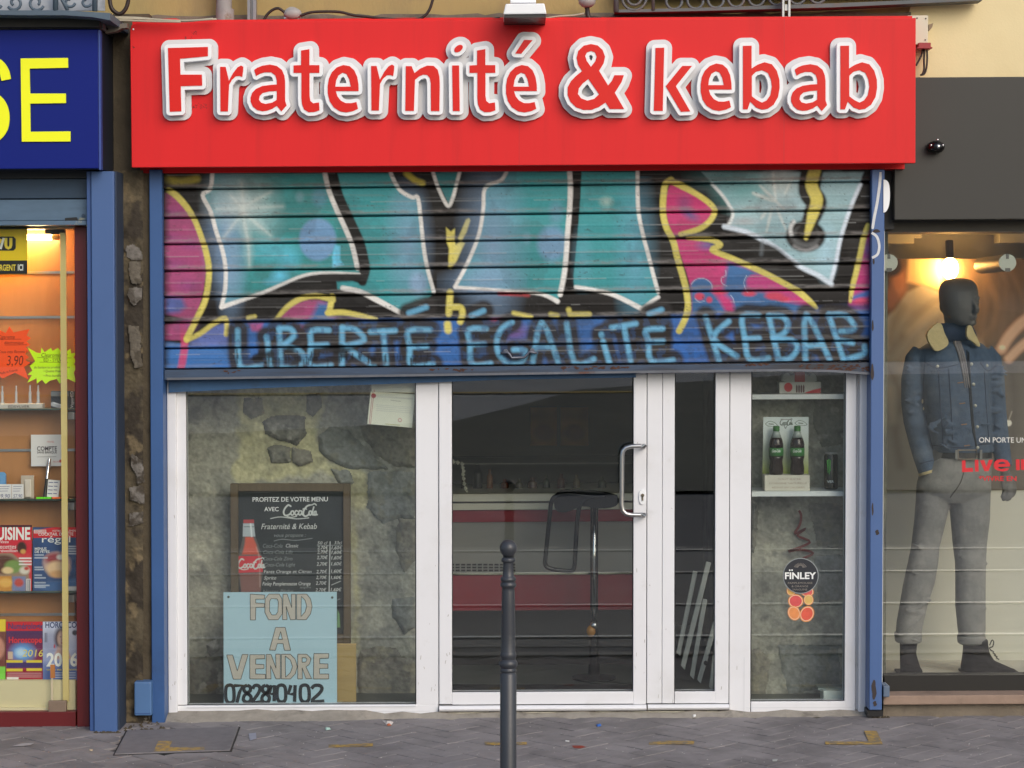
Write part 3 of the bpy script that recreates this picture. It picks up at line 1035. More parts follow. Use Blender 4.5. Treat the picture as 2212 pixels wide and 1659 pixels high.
b_ = [[(625, 397), (700, 395), (700, 592), (750, 560), (812, 538), (875, 556), (918, 612), (940, 690), (942, 760), (928, 840), (890, 905), (840, 940), (790, 948), (740, 930), (688, 878), (665, 945), (625, 945)],
      [(702, 655), (738, 620), (790, 607), (840, 630), (866, 685), (875, 750), (862, 822), (830, 868), (790, 887), (745, 865), (702, 832)]]
SM = {id(a_): 1, id(e_): 1}
def gl(shape, col, dx=0, dy=0):
    return [[(553 * col + (x + dx) / 4, (y + dy) / 4) for x, y in lp] for lp in shape]
letters = [('F', gl(F_, 0)), ('r', gl(r_, 0, 908, 8)), ('a', gl(a_, 1, -245, 3)), ('t', gl(t_, 1)), ('e', gl(e_, 1)), ('r', gl(r_, 1)),
           ('n', gl(n_, 1)), ('i', gl(i_, 1)), ('t', gl(t_, 1, 1520, 0)), ('e', gl(e_, 1, 1540, 0)), ('&', gl(amp, 2)), ('k', gl(k_, 2)),
           ('e', gl(e_, 2, 1010, -13)), ('b', gl(b_, 2, 1370, 0)), ('a', gl(a_, 3, 0, 0)), ('b', gl(b_, 3, 0, 0))]
letters[9][1].append([(1106 + x / 4, y / 4) for x, y in acc])
allshapes = []
for ch, sh in letters:
    groups = [[lp] for lp in sh] if ch in 'ik' else ([sh[:2], sh[2:]] if len(sh) == 3 and ch == 'e' else [sh])
    allshapes += groups
def yz(loops, dv=0):
    out = []
    for lp in loops:
        q = PA([p[0] for p in lp], [p[1] + dv for p in lp], LY)
        out.append([(a[0], a[2]) for a in q])
    return out
for li, (ch, sh) in enumerate(letters):
    groups = [[lp] for lp in sh] if ch in 'ik' else ([sh[:2], sh[2:]] if len(sh) == 3 and ch == 'e' else [sh])
    for gi_, g_ in enumerate(groups if ch == 'e' else [groups]):
        mk('backing_plate', *prism(yz(sdf_loops(groups if ch != 'e' else [g_], 18.6, 1.6), -1.5), -.2665 - .0004 * (li % 3) - .00015 * gi_, -.2505, xz=True), m_back, sg)
    wl_ = sdf_loops(groups, 7.8, 1.2)
    lt = mk('letter', *prism(yz(wl_), LY, -.282, xz=True), m_white, sg)
    mk('letter_face', *join(*[prism(yz(g), LY - .003, LY - .0004, xz=True) for g in groups]), m_redl, lt)
# old scuffs and pen marks on the red panel
m_scuff = M('scuff', (120, 40, 40), .7, .3, 60)
sc = []
for (u, v, n, s) in ((421, 70, 9, 7), (404, 82, 8, 9), (418, 226, 16, 12), (440, 228, 12, 10), (412, 200, 9, 6), (1600, 398 / 4 + 30, 1, 2), (286, 100, 6, 3)):
    for k in range(n):
        a, b = u + rnd.uniform(-s, s), v + rnd.uniform(-s * .5, s * .5)
        sc.append(ribbon([(a, b), (a + rnd.uniform(-3, 3), b + rnd.uniform(1, 4))], rnd.uniform(.6, 1.4), YS - .0012, YS - .0002))
mk('scuff_mark', *join(*sc), m_scuff, sg, shell=True, kind='stuff')
mk('panel_seam', *join(*[ribbon([(u, 44 - .0056 * (u - 1130)), (u - .5, 356 - .0056 * (u - 1130))], .9, YS - .0006, YS - .0001) for u in (1694, 1122)]), M('seam_red', (186, 34, 36), .5, .1, 9), sg, kind='stuff', shell=True)
mk('screw', *disc(288, 63, 2, YS - .004, YS), m_white, sg)

# ================================================================== blue sign SE
m_blue = M('sign_blue', (12, 30, 116), .5, .03, 2, spec=.2)
m_yell = M('letter_yellow', (242, 246, 10), .5, .02, 3)
m_bside = M('sign_side', (24, 30, 44), .5, .1, 5)
YB = -.42
bs_ = thing('shop_sign', 'blue shop sign with bright yellow capital letters at the left edge', 'sign', P(100, 366, YB))
mk('panel', *box(-700, 213, 66, 366, YB, YB + .03), m_blue, bs_, bevel=.003)
mk('edge_trim', *box(213.3, 217.5, 65, 366.5, YB - .004, YB + .035), M('blue_edge', (58, 80, 150), .35, .05, 4), bs_)
mk('casing', *box(-700, 215.5, 66, 366, YB + .036, -.0, Yr=YB), m_bside, bs_)
mk('top_rail', *box(-700, 222, 52, 65, YB + .02, YB + .10), M('grey_rail', (108, 108, 108), .5, .15, 8, dirt=(50, 50, 50), dscale=12, damt=.8), bs_)
E = [(178, 505), (586, 500), (588, 585), (255, 592), (260, 808), (568, 808), (570, 890), (260, 895), (263, 1138), (608, 1135), (608, 1222), (188, 1224)]
mk('letter', *prism([[(x / 4, y / 4) for x, y in E]], YB - .008, YB - .0005), m_yell, bs_)
Spath = smooth_path([(62, 690), (40, 610), (-20, 545), (-110, 530), (-200, 560), (-240, 640), (-200, 740), (-100, 810), (0, 880), (45, 980), (35, 1100), (-30, 1180), (-120, 1210), (-220, 1180), (-270, 1080)], 5)
Spath = [(x * .93 - 5, y) for x, y in Spath]
mk('letter', *ribbon([(x / 4, y / 4) for x, y in Spath], 21, YB - .008, YB - .0005), m_yell, bs_)
# ================================================================== roller shutter with graffiti
YSH = -.075
def vs_at(u, v0): return v0 - .0113 * (u - 359)

def graffiti(p):
    BLK = (22, 21, 19)
    Z = lambda ox: p.frame(338.8 + ox / 3.497, 365.96, 3.497)
    TEAL, TEAL2, LAV, WHT, YEL, PNK, BLU, LBL = (60, 138, 138), (64, 146, 150), (128, 156, 186), (218, 217, 212), (208, 196, 102), (162, 76, 118), (62, 106, 156), (104, 168, 202)
    p.mul(60, 30, .35, 3)
    # ---- left pink field
    Z(0)
    p.poly([(55, 180), (110, 170), (180, 230), (260, 330), (320, 480), (360, 640), (372, 780), (355, 900), (330, 1010), (300, 1100), (265, 1160), (190, 1290), (55, 1290)], PNK, 4)
    p.poly([(60, 960), (190, 970), (220, 1040), (170, 1080), (60, 1095)], (70, 100, 160), 12, .9)
    p.poly([(60, 1300), (260, 1330), (600, 1180), (600, 1515), (60, 1515)], (62, 112, 174), 6)
    p.poly([(250, 1300), (420, 1190), (560, 1150), (600, 1330), (260, 1340)], (96, 112, 172), 10)
    p.stroke([(200, 1170), (210, 1330), (185, 1500)], 55, (196, 74, 110), 5, .85)
    p.poly([(55, 1095), (130, 1110), (260, 1140), (120, 1160), (55, 1170)], BLK, 5)
    for (x, y, rx, ry) in ((120, 330, 60, 26), (250, 560, 50, 30), (130, 720, 70, 24), (240, 880, 60, 30), (110, 520, 40, 20), (220, 1180, 60, 40)):
        p.ell(x, y, rx, ry, (134, 74, 132), 22, .6)
    # ---- first letter
    A = [(405, 30), (402, 150), (345, 195), (410, 330), (450, 470), (500, 620), (520, 750), (515, 900), (495, 1030), (650, 985), (800, 930), (960, 860), (1110, 800), (1270, 775), (1530, 785), (1515, 735), (1480, 590), (1430, 460), (1370, 330), (1305, 160), (1270, 30)]
    p.poly(A, TEAL, 3)
    for (x, y, rx, ry, c, so, al) in ((520, 450, 110, 330, LAV, 60, .8), (560, 760, 70, 260, LAV, 40, .8), (640, 250, 190, 130, (176, 190, 190), 60, .75), (640, 110, 200, 70, (120, 140, 140), 40, .6),
                                      (780, 420, 120, 110, (150, 182, 186), 50, .6), (880, 620, 140, 70, (96, 190, 210), 36, .7), (1000, 680, 70, 70, (96, 190, 215), 26, .6), (930, 810, 60, 50, (96, 186, 214), 16, .9), (860, 850, 40, 20, (96, 186, 214), 12, .7)):
        p.ell(x, y, rx, ry, c, so, al)
    p.ell(1215, 530, 140, 160, (112, 150, 188), 7, .95)
    p.ell(1230, 210, 55, 75, (96, 140, 166), 12, .6)
    p.ell(1080, 210, 30, 40, (120, 160, 170), 8, .6)
    for (x0, y0, x1, y1, w_) in ((640, 100, 660, 330, 30), (650, 330, 690, 560, 34), (450, 300, 950, 280, 26), (640, 290, 860, 170, 22), (660, 330, 860, 500, 26), (560, 200, 650, 300, 18), (500, 520, 640, 340, 16), (690, 520, 700, 740, 26)):
        p.stroke([(x0, y0), (x1, y1)], w_ * 2.2, (196, 206, 202), 18, .4, ws=[.4, 1, .3]); p.stroke([(x0, y0), (x1, y1)], w_ * .7, (210, 216, 208), 7, .4, ws=[.4, 1, .3])
    p.poly([(1345, 570), (1385, 580), (1385, 680), (1410, 720), (1330, 745), (1325, 660)], (104, 196, 226), 5)
    p.stroke([(420, 30), (405, 145), (348, 195), (408, 320), (450, 470), (498, 620), (520, 750), (517, 900), (492, 1030)], 31, WHT, 3)
    p.stroke([(490, 1040), (650, 985), (800, 932), (960, 862), (1110, 802), (1270, 780), (1535, 786)], 30, WHT, 3, ws=[1.2, 1, .9, .8, .8, .7, .3])
    p.stroke([(1270, 30), (1300, 160), (1365, 320), (1430, 460), (1480, 590), (1515, 745)], 36, WHT, 3)
    # ---- second teal field
    p.poly([(1365, 30), (1775, 30), (1830, 150), (1930, 212), (1975, 215), (2000, 400), (2020, 560), (2045, 750), (2095, 925), (2040, 980), (1850, 1085), (1650, 985), (1500, 915), (1365, 905), (1360, 850), (1480, 845), (1560, 870), (1590, 760), (1570, 650), (1500, 450), (1400, 190)], TEAL2, 4)
    p.ell(1900, 560, 110, 300, LAV, 60, .75)
    p.ell(1880, 260, 90, 60, (110, 150, 170), 30, .6)
    p.ell(1980, 860, 70, 90, (140, 165, 195), 16, .8)
    p.stroke([(1330, 30), (1375, 190), (1470, 400), (1535, 545), (1572, 690), (1578, 770), (1555, 850)], 62, BLK, 4)
    p.stroke([(1768, 30), (1800, 100), (1845, 165), (1930, 212), (1970, 212), (1990, 340), (2012, 560), (2040, 730), (2092, 925)], 29, WHT, 3)
    p.stroke([(1405, 897), (1530, 922), (1660, 985), (1852, 1088)], 42, WHT, 3, ws=[.9, .9, 1, .8])
    p.stroke([(60, 75), (180, 92), (300, 70)], 60, (160, 148, 60), 8, .9)  # same yellow, with shade painted into its colour
    # yellow, blue and pink arc low left
    p.poly([(920, 1130), (1000, 1040), (1100, 985), (1220, 985), (1300, 1010), (1290, 1110), (1600, 1130)], PNK, 6)
    p.poly([(1220, 1010), (1300, 1010), (1310, 1120), (1640, 1140), (1150, 1150)], BLU, 14)
    p.stroke([(905, 1130), (980, 1045), (1080, 980), (1200, 955), (1330, 985)], 42, YEL, 4, ws=[.7, 1, 1, 1])
    p.stroke([(1325, 960), (1310, 1040), (1300, 1085)], 44, YEL, 4)
    p.stroke([(1290, 1085), (1400, 1080), (1520, 1100), (1660, 1130)], 42, YEL, 4, ws=[1, 1, .9, .5])
    p.stroke([(690, 1120), (740, 1110)], 28, YEL, 5)
    # left yellow line
    p.stroke([(90, 160), (150, 200), (230, 290), (292, 395), (340, 520), (376, 640), (394, 760), (386, 880), (362, 1000), (318, 1095), (270, 1190), (225, 1280)], 45, YEL, 3.5, ws=[1, 1.1, 1, .9, .9, 1, 1, 1, 1, 1, 1, 1])
    p.stroke([(225, 1290), (330, 1240), (430, 1165), (515, 1125), (530, 1190), (525, 1245)], 38, YEL, 4, .92)
    # ---- dark V and white point
    Z(1896)
    p.poly([(190, 20), (395, 20), (315, 275)], (52, 120, 124), 3)
    p.stroke([(190, 20), (228, 135), (285, 255), (315, 272), (345, 200), (368, 110), (392, 20)], 27, WHT, 3)
    p.stroke([(-10, 30), (50, 80), (110, 105)], 46, (176, 164, 66), 6)
    p.poly([(290, 440), (325, 470), (355, 448), (353, 540), (362, 570), (395, 545), (380, 520), (440, 380), (462, 368), (472, 385), (445, 470), (405, 545), (432, 555), (405, 610), (370, 690), (325, 750), (305, 745), (312, 600), (292, 545)], YEL, 4)
    # ---- third letter
    p.poly([(740, 20), (695, 90), (582, 140), (570, 300), (545, 450), (510, 565), (440, 725), (355, 885), (600, 905), (850, 925), (1020, 945), (1130, 995), (1150, 940), (1180, 800), (1195, 650), (1205, 480), (1222, 300), (1225, 20)], TEAL2, 3)
    p.ell(640, 560, 150, 420, LAV, 90, .9)
    p.ell(560, 850, 200, 70, LAV, 40, .7)
    p.ell(1090, 560, 110, 130, (122, 156, 190), 14, .85)
    p.ell(1120, 330, 50, 80, (110, 150, 176), 14, .6)
    p.ell(900, 520, 30, 40, (120, 160, 180), 8, .6)
    p.stroke([(1275, 20), (1272, 300), (1250, 550), (1230, 750), (1205, 905)], 64, BLK, 5)
    p.stroke([(745, 20), (700, 85), (585, 138), (570, 300), (547, 450), (510, 570), (440, 730), (357, 885)], 28, WHT, 3)
    p.stroke([(357, 890), (600, 905), (850, 925), (1020, 945), (1130, 997)], 28, WHT, 3, ws=[.9, .8, .8, 1, 1.3])
    p.stroke([(1222, 20), (1228, 150), (1222, 300), (1207, 480), (1196, 650), (1180, 800), (1150, 945)], 38, WHT, 3)
    p.stroke([(690, 938), (910, 950)], 26, (166, 56, 60), 5, .9)
    # ---- fourth letter
    p.poly([(1312, 20), (1305, 200), (1290, 400), (1272, 600), (1252, 800), (1255, 885), (1400, 905), (1560, 950), (1770, 1050), (1890, 970), (1885, 900), (1850, 780), (1815, 640), (1775, 490), (1740, 320), (1735, 20)], TEAL2, 3)
    p.ell(1720, 640, 90, 380, (104, 160, 184), 60, .75)
    p.ell(1500, 245, 40, 30, (170, 190, 180), 14, .7)
    p.ell(1320, 680, 50, 160, (104, 160, 180), 30, .5)
    p.stroke([(1735, 20), (1735, 130), (1742, 320), (1775, 490), (1815, 640), (1850, 780), (1890, 925)], 29, WHT, 3)
    p.stroke([(1268, 888), (1400, 910), (1560, 950), (1770, 1055)], 34, WHT, 3, ws=[.8, .9, 1, 1.1])
    p.stroke([(1770, 1055), (1840, 1000), (1892, 965)], 30, WHT, 3)
    p.stroke([(1770, 1050), (1770, 1092)], 10, WHT, 2)
    # ---- pink R with yellow outline
    Z(3555)
    p.poly([(330, 95), (420, 135), (520, 190), (620, 260), (655, 310), (600, 390), (500, 460), (400, 490), (345, 500), (305, 400), (285, 300), (295, 180)], (186, 60, 112), 4)
    p.ell(430, 250, 50, 50, (120, 76, 120), 18, .6); p.ell(470, 340, 60, 30, (80, 90, 140), 14, .8, .6)
    p.poly([(345, 520), (500, 530), (620, 560), (640, 620), (760, 680), (900, 735), (1050, 800), (1200, 880), (1320, 950), (1425, 1045), (1300, 1065), (480, 1110), (480, 900), (440, 760), (390, 620)], (192, 62, 118), 4)
    p.ell(600, 575, 60, 30, (96, 100, 160), 14, .8)
    p.poly([(760, 700), (900, 740), (1000, 790), (890, 900), (1060, 930), (1180, 990), (1420, 1045), (1300, 1090), (820, 1100), (790, 990), (720, 930), (740, 800)], BLU, 12)
    p.poly([(480, 900), (640, 920), (700, 1000), (760, 1100), (480, 1120)], BLU, 10)
    p.ell(560, 880, 82, 58, BLU, 5)
    p.ell(960, 850, 62, 55, (190, 66, 130), 6); p.poly([(1000, 800), (1200, 890), (1290, 960), (1220, 1000), (1080, 960), (1000, 880)], (190, 66, 130), 8)
    for (x, y, rx, ry) in ((545, 960, 36, 28), (618, 985, 22, 22), (700, 930, 50, 14), (920, 935, 50, 24), (1110, 955, 70, 30), (1180, 980, 50, 20)):
        p.ell(x, y, rx, ry, (206, 66, 96), 5)
    for q in ([(480, 870), (520, 830), (580, 825), (630, 860), (640, 900)], [(740, 760), (745, 800), (710, 820), (715, 860), (750, 880)], [(900, 800), (880, 850), (890, 900), (910, 930)], [(510, 975), (540, 1000), (580, 995)], [(780, 950), (800, 980), (805, 1010)]):
        p.stroke(q, 5, (190, 200, 220), 1.6, .8)
    p.stroke([(330, 80), (288, 110), (272, 200), (268, 320), (290, 430), (345, 540), (370, 640), (398, 740), (432, 860), (452, 960), (457, 1050), (440, 1120), (390, 1220)], 47, YEL, 3.5)
    p.stroke([(325, 85), (420, 130), (510, 180), (600, 240), (652, 292), (656, 330), (620, 392), (540, 450), (400, 490)], 42, YEL, 3.5, ws=[1, 1.2, 1, 1, 1, 1, 1, 1, .8])
    p.stroke([(450, 520), (620, 530), (695, 560), (690, 580), (640, 610), (760, 660), (900, 720), (1050, 790), (1200, 870), (1300, 930), (1380, 1000), (1428, 1048)], 42, YEL, 3.5, sm=3, ws=[.4, 1, 1, 1, 1, 1, 1, 1, 1, 1.2, 1, .6])
    # ---- pale field with the eye
    p.poly([(560, 20), (640, 110), (720, 200), (780, 290), (795, 350), (765, 420), (850, 460), (960, 500), (1100, 580), (1300, 725), (1440, 800), (1530, 860), (1565, 720), (1600, 560), (1640, 420), (1700, 240), (1785, 20)], (150, 182, 188), 4)
    p.ell(900, 180, 180, 120, (104, 164, 164), 50, .8); p.ell(700, 60, 160, 70, (70, 120, 122), 40, .8)
    p.ell(1150, 90, 110, 110, (196, 204, 200), 36, .7); p.ell(1090, 280, 200, 60, (180, 200, 205), 40, .7); p.ell(880, 390, 90, 26, (166, 160, 160), 12, .6)
    p.ell(1560, 260, 70, 180, (150, 182, 186), 30, .7); p.ell(1500, 620, 60, 150, (170, 206, 220), 30, .7)
    for (x0, y0, x1, y1, w_) in ((950, 180, 1100, 240, 26), (1040, 330, 1010, 370, 20), (1100, 30, 1120, 240, 18), (1000, 120, 1180, 300, 16), (1090, 300, 1050, 470, 16), (1190, 180, 1250, 60, 14), (1130, 300, 1200, 460, 14)):
        p.stroke([(x0, y0), (x1, y1)], w_, (220, 222, 214), 7, .75, ws=[.6, 1, .4])
    p.stroke([(640, 110), (720, 200), (780, 290), (797, 345), (762, 420), (732, 432)], 24, (210, 216, 214), 4)
    p.stroke([(732, 432), (850, 460), (960, 500), (1120, 590), (1300, 730), (1440, 800), (1540, 868)], 36, (206, 218, 228), 5)
    p.stroke([(1760, 110), (1700, 250), (1640, 420), (1600, 560), (1570, 720), (1532, 855)], 30, (206, 218, 228), 4)
    p.stroke([(1020, 545), (1010, 640)], 22, (120, 130, 136), 8, .6)
    p.poly([(760, 470), (880, 490), (960, 530), (900, 560), (740, 540)], BLK, 7)
    p.poly([(1050, 560), (1120, 590), (1290, 725), (1180, 740), (1060, 660)], BLK, 9)
    p.ell(1345, 505, 150, 118, (30, 28, 26), 6)
    p.ell(1345, 505, 108, 84, (92, 94, 94), 6); p.ell(1355, 490, 88, 70, (26, 24, 22), 8)
    p.stroke([(1255, 395), (1232, 440), (1236, 500)], 30, (214, 216, 214), 5)
    p.stroke([(1260, 580), (1345, 615), (1430, 580)], 24, (150, 150, 150), 7, .8)
    p.stroke([(1395, 10), (1375, 160), (1425, 250), (1400, 340), (1345, 470)], 168, (34, 32, 28), 6, ws=[1, 1, .95, .85, .6])
    p.stroke([(1415, 10), (1390, 120), (1430, 230), (1400, 340), (1348, 520)], 92, YEL, 5, ws=[1, 1, 1, .9, .3])
    # ---- right edge
    p.poly([(1800, 470), (1838, 440), (1838, 1060), (1660, 1060), (1690, 900), (1745, 720)], (184, 64, 120), 5)
    p.ell(1810, 600, 30, 60, (80, 90, 150), 12, .7); p.poly([(1690, 960), (1838, 900), (1838, 960), (1700, 985)], (72, 104, 170), 8)
    p.ell(1770, 1005, 60, 34, (206, 74, 110), 6)
    p.stroke([(1818, 425), (1782, 530), (1742, 720), (1702, 880), (1682, 1000)], 42, YEL, 4, ws=[.9, 1, 1, .9, .5])
    p.poly([(1430, 1040), (1838, 1010), (1838, 1060), (1420, 1070)], (50, 74, 122), 12, .8)
    # ---- lower band of sprayed words
    Z(0)
    p.poly([(560, 1150), (3600, 1120), (3600, 1480), (560, 1530)], (56, 104, 168), 14, .95)
    p.poly([(690, 1160), (800, 1160), (790, 1230), (720, 1220)], (180, 70, 110), 8, .7)
    p.poly([(1040, 1170), (1130, 1180), (1110, 1290)], (180, 80, 120), 8, .7)
    Z(1896)
    p.poly([(520, 1130), (720, 1120), (640, 1190)], (188, 70, 90), 6, .8)
    p.ell(800, 1230, 110, 60, (120, 80, 130), 20, .7)
    Z(3555)
    p.poly([(330, 1100), (1838, 1060), (1838, 1440), (330, 1480)], (50, 100, 170), 12, .95)
    T = [(0, [[(612, 1215), (632, 1488), (790, 1478)], [(830, 1265), (862, 1495)], [(925, 1200), (938, 1490)], [(925, 1200), (1010, 1205), (1035, 1260), (955, 1325)], [(935, 1330), (1070, 1365), (1115, 1440), (1060, 1490), (935, 1495)],
              [(1300, 1215), (1170, 1220), (1165, 1330), (1160, 1485), (1315, 1480)], [(1165, 1330), (1285, 1325)], [(1400, 1195), (1400, 1490)], [(1400, 1195), (1500, 1210), (1565, 1290), (1410, 1335)], [(1410, 1335), (1640, 1485)],
              [(1615, 1228), (1800, 1218)], [(1710, 1225), (1735, 1490)], [(2065, 1212), (1900, 1220), (1912, 1340), (1922, 1482), (2085, 1470)], [(1910, 1342), (2040, 1335)], [(1905, 1085), (2035, 1040)]]),
         (1896, [[(590, 1203), (460, 1210), (470, 1320), (485, 1472), (625, 1465)], [(470, 1322), (575, 1318)], [(482, 1105), (572, 1068)], [(785, 1155), (712, 1200), (672, 1290), (690, 1400), (765, 1462), (860, 1455), (885, 1370), (800, 1362)],
                 [(940, 1475), (1012, 1155), (1140, 1470)], [(965, 1342), (1090, 1340)], [(1200, 1165), (1258, 1462), (1405, 1432)], [(1475, 1300), (1522, 1460)], [(1462, 1245), (1466, 1255)], [(1540, 1195), (1722, 1165)], [(1632, 1188), (1682, 1445)]]),
         (3555, [[(265, 1203), (140, 1215), (158, 1300), (180, 1447), (345, 1440)], [(160, 1302), (268, 1298)], [(165, 1092), (258, 1060)], [(590, 1110), (690, 1442)], [(765, 1148), (648, 1275), (825, 1412)], [(990, 1100), (868, 1108), (888, 1280), (920, 1432), (1065, 1425)], [(888, 1280), (992, 1275)],
                 [(1068, 1105), (1140, 1435)], [(1068, 1105), (1170, 1110), (1212, 1170), (1180, 1240), (1100, 1270)], [(1105, 1288), (1240, 1288), (1284, 1350), (1232, 1424), (1140, 1440)], [(1345, 1440), (1350, 1095), (1525, 1432)], [(1345, 1335), (1462, 1325)],
                 [(1520, 1098), (1632, 1435)], [(1520, 1098), (1640, 1098), (1712, 1180), (1690, 1215), (1610, 1222)], [(1590, 1290), (1700, 1310)], [(1790, 1335), (1790, 1390), (1720, 1415), (1632, 1438)]])]
    for ox, strokes in T:
        Z(ox)
        for q in strokes: p.stroke(q, 156, (44, 41, 40), 9, .95, sm=3)
    for ox, strokes in T:
        Z(ox)
        for q in strokes: p.stroke(q, 40, LBL, 6, .92, sm=3)
    # thin, blotchy spray inside the blue letters
    nz = fbm(p.U, p.V, 14, 77, 4)
    m_ = (p.V + .0113 * (p.U - 359) > 696) & (p.U > 500)
    a = np.where(m_, np.clip((nz - .54) * 5, 0, .45), 0)[:, None]
    p.c = p.c * (1 - a) + np.array(lin((48, 78, 118))) * a
    Z(0)
    for i in range(60):                       # runs of black paint
        x = rnd.choice([rnd.uniform(600, 2100)])
        y = rnd.uniform(1380, 1470)
        p.stroke([(x, y - 20), (x + rnd.uniform(-3, 3), y + rnd.uniform(10, 50))], 9, (26, 26, 28), 3, .85, sm=0)
    for i in range(14):
        p.ell(rnd.uniform(600, 1700), rnd.uniform(1340, 1470), rnd.uniform(18, 46), rnd.uniform(14, 36), (24, 24, 26), 6, .85)
    Z(1896)
    p.stroke([(320, 930), (315, 1010), (310, 1090)], 48, YEL, 5)
    p.stroke([(330, 1040), (400, 1045), (412, 1100), (395, 1150)], 46, YEL, 5)
    p.stroke([(300, 1170), (305, 1215)], 54, YEL, 6)
    p.stroke([(800, 1085), (930, 1112)], 32, YEL, 5); p.stroke([(1080, 1095), (1130, 1105)], 34, YEL, 6)
    p.stroke([(1215, 1060), (1225, 1095), (1370, 1095)], 38, YEL, 5, sm=0)
    Z(3555)
    p.stroke([(457, 1050), (440, 1120), (390, 1220)], 47, YEL, 3.5)
    # ---- wear and highlights painted along the folds of the slats
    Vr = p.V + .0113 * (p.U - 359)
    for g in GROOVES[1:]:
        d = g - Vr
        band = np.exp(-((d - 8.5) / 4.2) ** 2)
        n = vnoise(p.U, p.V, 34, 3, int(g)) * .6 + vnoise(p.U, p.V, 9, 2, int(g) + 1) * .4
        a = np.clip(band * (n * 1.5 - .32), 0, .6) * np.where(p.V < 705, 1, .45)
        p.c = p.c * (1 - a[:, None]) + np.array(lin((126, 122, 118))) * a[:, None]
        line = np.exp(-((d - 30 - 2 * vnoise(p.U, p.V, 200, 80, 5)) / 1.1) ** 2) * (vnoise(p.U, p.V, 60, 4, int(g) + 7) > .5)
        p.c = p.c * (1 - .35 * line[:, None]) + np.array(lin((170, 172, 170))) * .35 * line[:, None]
    for g in GROOVES[1:]:                      # dark lines along the joints
        d = g - Vr
        a = np.clip(1.0 - np.abs(d + .1) / 1.25, 0, .85) * (.75 + .25 * vnoise(p.U, p.V, 40, 5, int(g) + 3))
        p.c = p.c * (1 - a[:, None]) + np.array(lin((16, 15, 14))) * a[:, None]
    n = vnoise(p.U, p.V, 5, 3, 91); n2 = vnoise(p.U, p.V, 40, 20, 92)
    a = np.clip((n - .82) * 6, 0, 1) * np.clip((n2 - .5) * 4, 0, 1) * .7
    p.c = p.c * (1 - a[:, None]) + np.array(lin((60, 60, 60))) * a[:, None]
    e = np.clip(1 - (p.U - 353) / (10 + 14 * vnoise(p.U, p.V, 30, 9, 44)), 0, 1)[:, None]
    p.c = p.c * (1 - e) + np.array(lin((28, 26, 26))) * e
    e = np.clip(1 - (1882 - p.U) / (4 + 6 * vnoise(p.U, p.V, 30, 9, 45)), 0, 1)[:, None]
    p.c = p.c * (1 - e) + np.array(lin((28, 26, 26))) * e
    p.mul(3, 2, .08, 33)
    g_ = np.clip((fbm(p.U, p.V, 90, 55, 5) - .52) * 3, 0, .2)[:, None]
    p.c = p.c * (1 - g_) + np.array(lin((58, 58, 56))) * g_
    st_ = np.clip((vnoise(p.U, p.V, 120, 2.2, 57) - .76) * 3, 0, .22)[:, None] * np.clip((vnoise(p.U, p.V, 300, 60, 58) - .3) * 2, 0, 1)[:, None]
    p.c = p.c * (1 - st_) + np.array(lin((120, 122, 120))) * st_

GROOVES = [352, 410.3, 471.8, 528.4, 586.2, 642.8, 697.9, 753.4, 797.9]
m_slat = M('sprayed_slat', rough=.5, var=.10, scale=5, attr=True, bump=.0005, bscale=40, stretch=(.25, 1, 6), spec=.22)
sh = thing('roller_shutter', 'half lowered metal roller shutter covered in teal and pink graffiti', 'shutter', P(1118, 800, YSH))
NU = 760
for gi in range(8):
    g0, g1 = GROOVES[gi], GROOVES[gi + 1]
    prof = []                                 # (t along the slat, outward metres)
    for t in sorted(set(np.linspace(0, 1, 25)) | {.015, .03, .96, .985}):
        if t < .06: o_ = -.018 + .018 * (t / .06) ** .6
        elif t < .80: o_ = .003 * math.sin((t - .06) / .75 * math.pi) + (.0022 if abs(t - .47) < .022 else 0)
        elif t < .945: o_ = .013 * ((t - .80) / .145) ** .8
        else: o_ = .013 - .034 * ((t - .945) / .055)
        prof.append((t, o_))
    us = np.linspace(353, 1882, NU + 1)
    U, T_ = np.meshgrid(us, [q[0] for q in prof])
    _, O_ = np.meshgrid(us, [q[1] for q in prof])
    V0 = g0 + (g1 - g0) * T_
    V_ = V0 - .0113 * (U - 359)
    wob = (vnoise(U, V_, 260, 400, 61 + gi) - .5) * .006 + (vnoise(U, V_, 60, 400, 81 + gi) - .5) * .0015
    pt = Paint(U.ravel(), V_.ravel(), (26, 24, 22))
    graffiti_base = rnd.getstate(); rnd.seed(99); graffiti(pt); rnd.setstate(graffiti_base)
    XYZ = PA(U.ravel(), V_.ravel(), YSH)
    XYZ[:, 1] = YSH - (O_ + wob).ravel()
    Wd = NU + 1
    Fc = [(j * Wd + i, j * Wd + i + 1, (j + 1) * Wd + i + 1, (j + 1) * Wd + i) for j in range(len(prof) - 1) for i in range(NU)]
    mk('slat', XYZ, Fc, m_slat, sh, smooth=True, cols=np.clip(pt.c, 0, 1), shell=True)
m_bar = M('shutter_bar', (56, 74, 98), .5, .25, 5, stretch=(.3, 1, 4), dirt=(44, 42, 42), damt=.85, dscale=4, dlo=.44, dhi=.66, dirt2=(112, 70, 44), d2scale=7, d2lo=.64, d2hi=.72)
m_bluep = M('blue_steel_paint', (52, 88, 140), .45, .10, 3, dirt=(38, 60, 98), damt=.6, dscale=2, dirt2=(30, 34, 44), d2scale=22, d2lo=.70, d2hi=.74)
m_bluel = M('blue_steel_light', (70, 99, 148), .45, .05, 2, dirt=(58, 86, 132), damt=.5, dscale=1.2)
bt = [(357, 799), (700, 795), (1200, 790), (1881, 783)]
bb = [(1881, 810), (1800, 803), (1700, 801), (1400, 804.5), (900, 812.5), (357, 821)]
mk('bottom_bar', *prism([bt + bb], YSH - .020, YSH + .02, Yr=YSH), m_bar, sh, bevel=.003)
